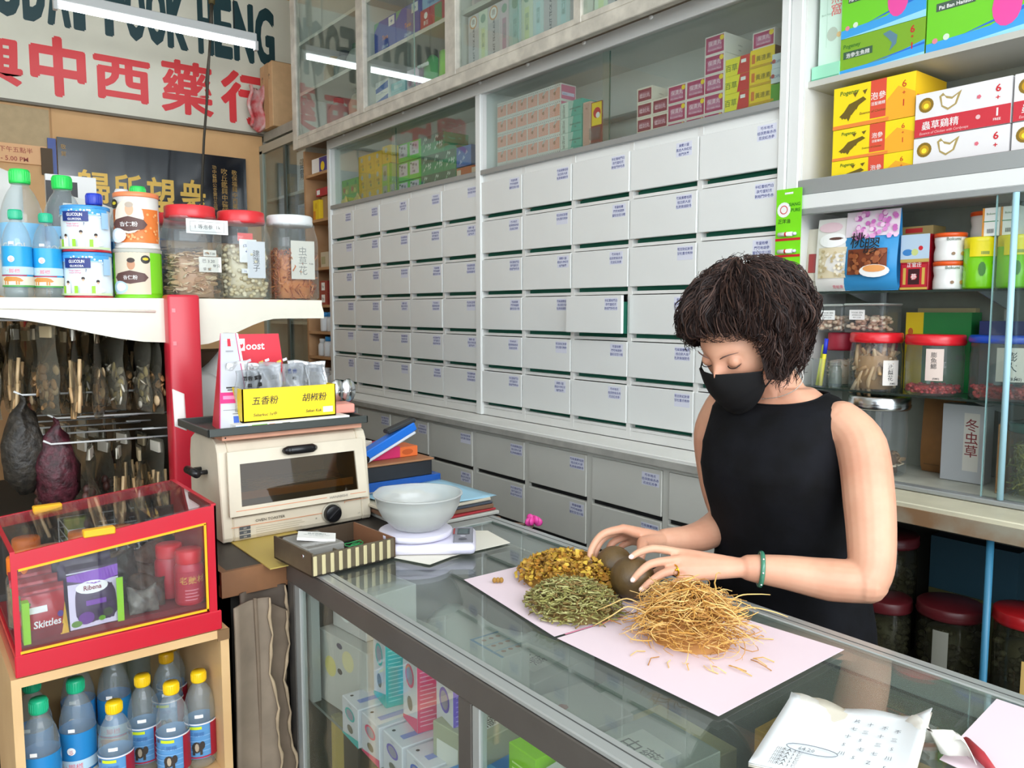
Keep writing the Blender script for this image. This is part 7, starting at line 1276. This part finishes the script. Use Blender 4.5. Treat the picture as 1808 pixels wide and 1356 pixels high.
# pink flower at the counter end
t = thing('pink_flower', 'small bright pink artificial flower with a brown stalk beyond the counter end', 'flower', (1.345, 1.62, .9)); b = MB()
for k in range(7): a = k * .9; b.ell((.012 * cos(a), .012 * sin(a), .03 + .004 * (k % 3)), (.013, .006, .012), flat('#e0489e'), 8, 6, Matrix.Rotation(a, 3, 'Z'))
b.build('petals', t); b = MB(); b.tube([(0, 0, .02), (-.05, .05, .025), (-.09, .1, .02)], .003, flat('#6a5040'), 6); b.tube([(0, 0, .02), (-.02, .02, -.02)], .002, flat('#6a5040'), 5); b.build('stalk', t)
# ---------------------------------------------------------------- the shopkeeper
skin = M('skin', '#dba88b', .5, var=.06, vscale=9, col2='#cf967a', sss=.12); blackdress = M('black_dress', '#09090b', .85, col2='#101116', vscale=16, spec=.2, bump=.3, bscale=30)
hairm = [M('hair_dark', '#2a1e1b', .65, spec=.3), M('hair_brown', '#3d2a24', .6, spec=.3), M('hair_light', '#523a30', .6, spec=.3), M('hair_deep', '#1d1413', .65, spec=.3)]
t = thing('shopkeeper', 'woman with short curly dark hair, black face mask and sleeveless black dress handling dried fruits', 'person', (1.55, 1.0, 0)); TP = Matrix.Translation((-1.55, -1.0, 0))
def loft(b, secs, mat, n=40, pw=2.3):
    """secs: (z, cx, cy, rx, ry) closed rings joined into a solid"""
    v = []; f = []
    for z, cx, cy, rx, ry in secs:
        for k in range(n):
            a = 2 * pi * k / n; c, s_ = cos(a), sin(a); q = (abs(c) ** pw + abs(s_) ** pw) ** (-1 / pw); v.append((cx + rx * c * q, cy + ry * s_ * q, z))
    for i in range(len(secs) - 1):
        for k in range(n): k2 = (k + 1) % n; f.append((i * n + k, i * n + k2, (i + 1) * n + k2, (i + 1) * n + k))
    f.append(tuple(range(n))[::-1]); f.append(tuple((len(secs) - 1) * n + k for k in range(n))); b.add(v, f, mat, True)
def limb(b, pts, rad, mat, n=16, per=5, flatten=1):
    Q, R = smooth_path(pts, rad, per); b.tube(Q, R, mat, n, flatten=flatten); b.ell(Q[0], (R[0],) * 3, mat, 12, 8); b.ell(Q[-1], (R[-1],) * 3, mat, 12, 8)
cy0 = 1.008
b = MB(TP)
loft(b, [(.80, 1.60, cy0, .13, .165), (.88, 1.59, cy0, .125, .165), (.96, 1.57, cy0, .10, .142), (1.04, 1.555, cy0, .10, .145), (1.12, 1.54, cy0, .112, .158), (1.18, 1.538, cy0, .108, .162), (1.24, 1.54, cy0, .095, .165), (1.285, 1.542, cy0 - .003, .075, .155), (1.31, 1.54, cy0 - .005, .053, .112), (1.334, 1.536, cy0 - .008, .048, .072)], skin)
for s_ in (-1, 1):   # legs and shoes
    limb(b, [(1.6, cy0 + .085 * s_, .84), (1.59, cy0 + .09 * s_, .47), (1.61, cy0 + .09 * s_, .1)], [.088, .055, .036], skin); limb(b, [(1.61, cy0 + .09 * s_, .05), (1.52, cy0 + .095 * s_, .035), (1.45, cy0 + .1 * s_, .03)], [.036, .034, .024], skin)
limb(b, [(1.548, cy0 - .012, 1.27), (1.53, cy0 + .002, 1.335), (1.492, cy0 + .02, 1.395), (1.468, cy0 + .03, 1.43)], [.066, .054, .05, .052], skin)        # neck leaning forward
# near (left) arm
limb(b, [(1.545, .862, 1.268), (1.535, .812, 1.225), (1.492, .768, 1.12), (1.455, .74, 1.02), (1.432, .738, .985)], [.046, .05, .0485, .043, .038], skin, 20)
limb(b, [(1.44, .74, .985), (1.395, .79, .985), (1.34, .85, .995), (1.295, .90, 1.0)], [.041, .041, .033, .0255], skin, 20)
# far (right) arm
limb(b, [(1.545, 1.155, 1.27), (1.55, 1.19, 1.2), (1.57, 1.19, 1.08), (1.575, 1.165, 1.0)], [.048, .047, .042, .036], skin, 18)
limb(b, [(1.575, 1.165, 1.0), (1.48, 1.14, .985), (1.4, 1.135, .985), (1.325, 1.142, .995)], [.038, .038, .031, .024], skin, 18)
def palm(b, wr, ks, th):
    """flat of the hand: a web of overlapping ellipsoids from wrist to the four knuckles"""
    wr = Vector(wr); K = [Vector(k) for k in ks]
    for k in K: limb(b, [wr, wr.lerp(k, .5), k], [.0185, .0145, .0105], skin, 12, 4)
    for i in range(3): limb(b, [wr.lerp(K[i], .3), K[i].lerp(K[i + 1], .5)], [.015, .0105], skin, 12, 4)
    limb(b, [wr, wr.lerp(Vector(th), .5), Vector(th)], [.018, .0155, .0125], skin, 12, 4)
nK = [(1.204, .991, 1.024), (1.189, .982, 1.017), (1.184, .972, 1.003), (1.185, .963, .989)]
palm(b, (1.288, .905, 1.0), nK, (1.240, .985, .998))
for pts, r in (([nK[0], (1.158, 1.022, 1.035), (1.131, 1.038, 1.029), (1.113, 1.043, 1.021)], (.0098, .0085, .0075, .0062)), ([nK[1], (1.134, 1.006, 1.014), (1.106, 1.012, 1.002), (1.090, 1.016, .988)], (.0098, .0086, .0076, .0064)),
               ([nK[2], (1.142, .986, .998), (1.114, .994, .985), (1.099, 1.001, .972)], (.0096, .0083, .0072, .006)), ([nK[3], (1.158, .972, .978), (1.142, .977, .964), (1.128, .984, .952)], (.0088, .0074, .0064, .0055)),
               ([(1.240, .985, .998), (1.215, 1.022, .99), (1.19, 1.048, .972), (1.174, 1.062, .962)], (.0125, .0105, .0092, .007))): limb(b, pts, r, skin, 14)
fK = [(1.214, 1.163, 1.034), (1.236, 1.178, 1.024), (1.257, 1.186, 1.007), (1.272, 1.184, .992)]
palm(b, (1.32, 1.141, .995), fK, (1.238, 1.128, 1.008))
for pts, r in (([fK[0], (1.166, 1.176, 1.027), (1.136, 1.178, 1.000), (1.122, 1.168, .978)], (.0098, .0085, .0075, .0062)), ([fK[1], (1.195, 1.197, 1.012), (1.166, 1.194, .99), (1.155, 1.184, .97)], (.0098, .0086, .0076, .0063)),
               ([fK[2], (1.222, 1.202, .992), (1.202, 1.197, .965), (1.192, 1.188, .953)], (.0094, .0082, .0072, .006)), ([fK[3], (1.248, 1.2, .98), (1.232, 1.196, .958), (1.222, 1.188, .946)], (.0086, .0072, .0062, .0055)),
               ([(1.238, 1.128, 1.008), (1.214, 1.108, 1.0), (1.2, 1.10, .985), (1.194, 1.1, .968)], (.0125, .0108, .0095, .0075))): limb(b, pts, r, skin, 14)
# head
HC = Vector((1.447, 1.043, 1.432)); pt = radians(33); fW = Vector((-cos(pt), 0, -sin(pt))); rW = Vector((0, 1, 0)); uW = rW.cross(fW); HS = 1.04
def hl(x, y, z): return HC + (rW * x + fW * y + uW * z) * HS
def gs(a, s_): return math.exp(-(a / s_) ** 2)
def headp(u, v):
    th = pi * v; a = 2 * pi * u; x, y, z = sin(th) * cos(a), sin(th) * sin(a), cos(th); t_ = max(0, -z)
    X = .074 * x * (1 - .30 * t_ ** 1.4); Y = y * (.088 if y > 0 else .096 * (1 - .42 * t_)); Z = z * .113
    if y > 0:
        Y += .010 * gs(z + .85, .3) * y - .0075 * (gs(X - .032, .017) + gs(X + .032, .017)) * gs(Z - .008, .014) + .005 * gs(Z - .026, .012) * gs(X, .05)
        Y += .026 * gs(X, .0115) * gs(Z + .028 - .01, .026) * (1 if Z < .02 else .4) + .004 * (gs(X - .045, .02) + gs(X + .045, .02)) * gs(Z + .025, .02) + .007 * gs(X, .022) * gs(Z + .062, .010)
    return tuple(hl(X, Y, Z))
b.grid(headp, 72, 56, skin)
for s_ in (-1, 1):
    b.ell(hl(.032 * s_, .0735, .006), (.0145,) * 3, skin, 16, 12)                                     # lowered eyelids
    b.ell(hl(.074 * s_, -.008, -.012), (.018, .012, .028), skin, 12, 10)
body = b.build('body', t); rm = body.modifiers.new('skin_union', 'REMESH'); rm.mode = 'VOXEL'; rm.voxel_size = .0028; rm.use_smooth_shade = True
sm = body.modifiers.new('soften', 'SMOOTH'); sm.factor = .5; sm.iterations = 5
# face details
lash = M('lash_black', '#15100f', .5); browm = M('brow_brown', '#6b5048', .7)
for s_, nm in ((-1, 'near'), (1, 'far')):
    b = MB(TP); b.tube([hl(s_ * (.032 + .0145 * cos(a)), .0735 + .0148 * sin(.0 + abs(sin(a)) * 1.3), .0005 - .0035 * sin(a) ** 2) for a in [pi * k / 8 for k in range(9)]], [.0004] + [.0011] * 7 + [.0005], lash, 6); b.build('eyelashes', t)
    b = MB(TP); b.tube([hl(s_ * x, yy, z) for x, yy, z in ((.014, .0905, .021), (.024, .0905, .0265), (.036, .086, .0295), (.05, .0745, .0275))], [.0014, .0026, .0022, .0008], browm, 6, flatten=.6); b.build('eyebrow', t)
b = MB(TP); b.tube([hl(x, .0935 - .1 * x * x * 8, -.064) for x in (-.02, -.01, 0, .01, .02)], [.001, .004, .0045, .004, .001], M('lips', '#b9756c', .5), 8); b.build('mouth', t)
# mask
mk = M('black_mask', '#0b0b0d', .75, spec=.3); 
def maskp(u, v):
    a = (u - .5) * 2; ang = a * radians(68); w = cos(ang); edge = abs(a) ** 2
    zt, zb = -.006 - .022 * edge, -.118 + .048 * edge; z = zt + (zb - zt) * v
    bul = .016 * sin(pi * min(1, v * 1.05)) * w + .006 * gs(v - .15, .2) * gs(a, .25)
    R = .103 - .010 * v + bul - .008 * edge; return hl((.083 - .012 * v) * sin(ang), R * w ** .75 + .012 * edge, z + .0012 * sin(v * 22) * w)
b = MB(TP); b.grid(maskp, 40, 30, mk); b.build('face_mask', t, solid=.0022)
for s_ in (-1, 1):
    for v in (.05, .93): pass
    b = MB(TP); e0, e1 = maskp(.5 + .49 * s_, .04), maskp(.5 + .49 * s_, .96); Q, R = smooth_path([e0, hl(.083 * s_, .0, .004), hl(.088 * s_, -.022, -.01), hl(.084 * s_, -.012, -.045), e1], [.0016] * 5, 5); b.tube(Q, R, mk, 6); b.build('mask_ear_loop', t)
# hair
HL = Vector((0, -.036, .036)); HRx, HRy, HRz = .136, .147, .122; cz = Vector((0, -.36, .93)).normalized(); cxv = Vector((1, 0, 0)); cyv = cz.cross(cxv)    # crown axis, side, forward
def hdir(th, ps): return cz * cos(th) + (cxv * sin(ps) + cyv * cos(ps)) * sin(th)
def hpos(th, ps, k): k *= 1 + .035 * sin(3 * ps + 1) * sin(th) - .05 * max(0, th - 1.75); tc = 1.62; q_ = abs((ps + pi) % (2 * pi) - pi); ex = max(0, th - tc) * min(1, max(.28, (q_ - .66) * 2.6)) * (.45 if sin(ps) > .25 else 1); th = min(th, tc); d = hdir(th, ps); r = 1 / math.sqrt((d.x / HRx) ** 2 + (d.y / HRy) ** 2 + (d.z / HRz) ** 2); p = HL + d * r * k * (1 - .16 * ex); return p + Vector((0, .50, -.86)) * ex * .12
def thend(ps):
    q_ = abs((ps + pi) % (2 * pi) - pi)
    if q_ < radians(34): return radians(107)
    if q_ < radians(58): return radians(107 + (q_ - radians(34)) / radians(24) * 46)
    return radians(153 + 4 * sin(q_ * 5) - 8 * (q_ - radians(60)) / radians(120))
b = MB(TP)
def shell(u, v): ps = 2 * pi * u; te = thend(ps) - .10; th = te * v; n_ = noise.noise(Vector((sin(ps) * 3 * sin(th), cos(ps) * 3 * sin(th), th * 3))); q_ = abs((ps + pi) % (2 * pi) - pi); fr = max(0, 1 - q_ / .95); return hl(*hpos(th, ps, (.86 + .05 * n_) * (1 - .19 * fr * max(0, (th - 1.15) / .6) ** 2)))
b.grid(shell, 72, 40, hairm[0])
def shell2(u, v): ps = 2 * pi * u; te = thend(ps) - .10; th = te * v; return hl(*hpos(th, ps, .74))
rng = random.Random(21)
for k in range(4300):
    ps = rng.uniform(0, 2 * pi); q_ = abs((ps + pi) % (2 * pi) - pi); fr = max(0, 1 - q_ / .95); te = thend(ps) + rng.uniform(-.2, .08) + fr * rng.uniform(-.12, .16); L = rng.uniform(.35, .95); t0 = max(.02, te - L - (rng.random() ** 1.4) * 1.5); t1 = min(te, t0 + L)
    if t1 - t0 < .2: continue
    kk = rng.uniform(.88, 1.02); ci = int(ps * 17) * 7 + int(rng.random() * 3); cg = random.Random(ci); cr = cg.uniform(.004, .0105) * rng.uniform(.8, 1.15); rate = cg.uniform(1.6, 3.2) * 2 * pi; tw = rate * (t1 - t0); hand_ = cg.choice((-1, 1)); ph = cg.uniform(0, 6.3) + hand_ * rate * t0 + rng.uniform(-.7, .7); n = 18; pts = []; cl = .10 * sin(ps * 9 + 2) + .05 * sin(ps * 5)
    for i in range(n):
        s_ = i / (n - 1); th = t0 + (t1 - t0) * s_; hug = 1 - .17 * fr * max(0, (th - 1.15) / .6) ** 2
        p = Vector(hl(*hpos(th, ps + cl * s_, (kk + .05 * sin(ps * 13 + th * 7) * sin(th) ) * hug))); d = (p - Vector(hl(*HL))).normalized(); u = d.orthogonal().normalized() if i == 0 else (u - d * u.dot(d)).normalized(); w = d.cross(u); an = ph + hand_ * tw * s_
        g_ = .35 + .65 * s_; pts.append(p + (u * cos(an) + d * sin(an) * .8) * cr * g_ + w * cr * .5 * sin(an * .7 + k) * g_)
    r0 = rng.uniform(.0005, .0011); b.tube(pts, [r0 * (.7 + .6 * sin(pi * min(1, i / (n - 1) + .15))) if i < n - 1 else r0 * .25 for i in range(n)], hairm[rng.choice((0, 0, 0, 1, 1, 1, 2, 3, 3))], 3, cap=False)
for k in range(150):   # loose flyaway curls round the outline
    ps = rng.uniform(0, 2 * pi); te = thend(ps); th = rng.uniform(.1, te); p0 = Vector(hl(*hpos(th, ps, .97))); d = (p0 - Vector(hl(*HL))).normalized(); sd = d.orthogonal().normalized(); sd2 = d.cross(sd); r_ = rng.uniform(.004, .01); h_ = rng.uniform(.004, .014); a0 = rng.uniform(0, 6)
    b.tube([p0 + d * h_ * i / 7 * 1.3 + (sd * cos(a0 + i * .7) + sd2 * sin(a0 + i * .7)) * r_ for i in range(8)], .0005, hairm[0], 3, cap=False)
for k in range(60):    # wisps on the forehead and temples
    ps = rng.uniform(-.75, .95) - 0; te = thend(ps); pts = [hl(*(hpos(te - .25 + .09 * i, ps + .05 * sin(i * 1.3 + k), .93 - .012 * i))) for i in range(7)]; b.tube(pts, .0006, hairm[1], 3, cap=False)
b.build('hair', t)
# dress
b = MB(TP)
def dsec(z, cx, rx, ry, cy=cy0): return (z, cx, cy, rx, ry)
S = [dsec(.34, 1.6, .17, .22), dsec(.5, 1.6, .165, .215), dsec(.68, 1.602, .158, .205), dsec(.8, 1.602, .148, .192), dsec(.87, 1.596, .139, .182), dsec(.93, 1.582, .12, .165), dsec(.98, 1.568, .110, .158), dsec(1.04, 1.555, .112, .160), dsec(1.1, 1.542, .122, .168), dsec(1.15, 1.535, .127, .172), dsec(1.2, 1.536, .12, .170), dsec(1.245, 1.54, .106, .163), dsec(1.28, 1.543, .092, .160), dsec(1.303, 1.543, .080, .150), dsec(1.317, 1.542, .073, .130), dsec(1.323, 1.542, .067, .108)]
nS = 64; v = []; f = []; pw = 2.35
fine = []
for i in range(len(S) - 1):
    for q_ in range(4): fine.append(tuple(S[i][j] + (S[i + 1][j] - S[i][j]) * q_ / 4 for j in range(5)))
fine.append(S[-1])
for z, cx, cy, rx, ry in fine:
    for k in range(nS):
        a = 2 * pi * k / nS; c, s_ = cos(a), sin(a); q_ = (abs(c) ** pw + abs(s_) ** pw) ** (-1 / pw); w_ = 1 + (.018 * sin(5 * a + 6 * z) * max(0, 1.0 - z) * 2 + .006 * sin(9 * a + 25 * z) * (1 if .85 < z < 1.2 else 0))
        drop = -.026 * max(0, (z - 1.28) / .043) * max(0, -c)        # neckline dips at the front
        v.append((cx + rx * c * q_ * w_, cy + ry * s_ * q_ * w_, z + drop))
for i in range(len(fine) - 1):
    for k in range(nS): k2 = (k + 1) % nS; f.append((i * nS + k, i * nS + k2, (i + 1) * nS + k2, (i + 1) * nS + k))
b.add(v, f, blackdress, True); b.tube([v[(len(fine) - 1) * nS + k] for k in range(nS)], .0028, blackdress, 6, closed=True); b.build('dress', t)
# jewellery, nails, shoes
jade = M('jade_green', '#3f8065', .2, coat=.4); goldm = M('gold_ring', '#e8b93a', .25, metal=1); stone = M('clear_stone', '#ffffff', .05, metal=.6)
def ringat(b, c, axis, r, th, mat, n=28, sx=1, flatten=1):
    c = Vector(c); a = Vector(axis).normalized(); u = a.orthogonal().normalized(); w = a.cross(u); b.tube([c + (u * cos(2 * pi * k / n) + w * sin(2 * pi * k / n) * sx) * r for k in range(n)], th, mat, 8, closed=True, flatten=flatten)
ax = Vector((1.295, .90, 1.0)) - Vector((1.34, .85, .995)); cB = Vector((1.310, .886, .998))
b = MB(TP); ringat(b, cB, ax, .0315, .0048, jade, 32, 1); bb = b.build('jade_bangle', t)
a_ = ax.normalized(); u_ = a_.orthogonal().normalized(); w_ = a_.cross(u_); vd = Vector((-.614, -.784, .09)); ang0 = math.atan2(vd.dot(w_), vd.dot(u_))
for k in range(3): b = MB(TP); an = ang0 + (k - 1) * .75; b.ell(cB + (u_ * cos(an) + w_ * sin(an)) * .0362, (.0018,) * 3, stone, 8, 6); b.build('stone', t)
kA, kB = Vector(nK[2]), Vector((1.142, .986, .998)); b = MB(TP); ringat(b, kA.lerp(kB, .38), kB - kA, .0102, .0016, goldm, 24); b.ell(kA.lerp(kB, .38) + Vector((-.007, -.007, .004)), (.0028,) * 3, goldm, 10, 8); b.build('gold_ring', t)
nail = M('nail', '#f0d2c6', .2, coat=.4)
for p, q_ in (((1.113, 1.043, 1.021), (1.131, 1.038, 1.029)), ((1.090, 1.016, .988), (1.106, 1.012, 1.002)), ((1.099, 1.001, .972), (1.114, .994, .985)), ((1.122, 1.168, .978), (1.136, 1.178, 1.0))):
    p, q_ = Vector(p), Vector(q_); d = (p - q_).normalized(); vn = Vector((-.55, -.6, .58)); vn = (vn - d * vn.dot(d)).normalized(); sd = d.cross(vn); R = Matrix((d, sd, vn)).transposed(); b = MB(TP); b.ell(p + d * .0005 + vn * .0042, (.0062, .0048, .0022), nail, 12, 8, R); b.build('fingernail', t)
Q, R = smooth_path([(1.498, .938, 1.395), (1.50, .925, 1.36), (1.488, .935, 1.335), (1.477, .965, 1.318), (1.472, 1.005, 1.31)], [.0009] * 5, 12)
b = MB(TP); b.tube(Q, .0009, M('silver_chain', '#cfc9c0', .3, metal=.8), 5)
for p in Q[::2]: b.ell(p, (.0013,) * 3, M('silver_chain'), 6, 4)
b.build('necklace', t)
for s_ in (-1, 1): b = MB(TP); Q, R = smooth_path([(1.64, cy0 + .09 * s_, .045), (1.55, cy0 + .095 * s_, .04), (1.44, cy0 + .1 * s_, .032)], [.04, .043, .034]); b.tube(Q, R, flat('#1f1c1c'), 14, flatten=.7); b.build('shoe', t)
bpy.data.objects.remove(_co)
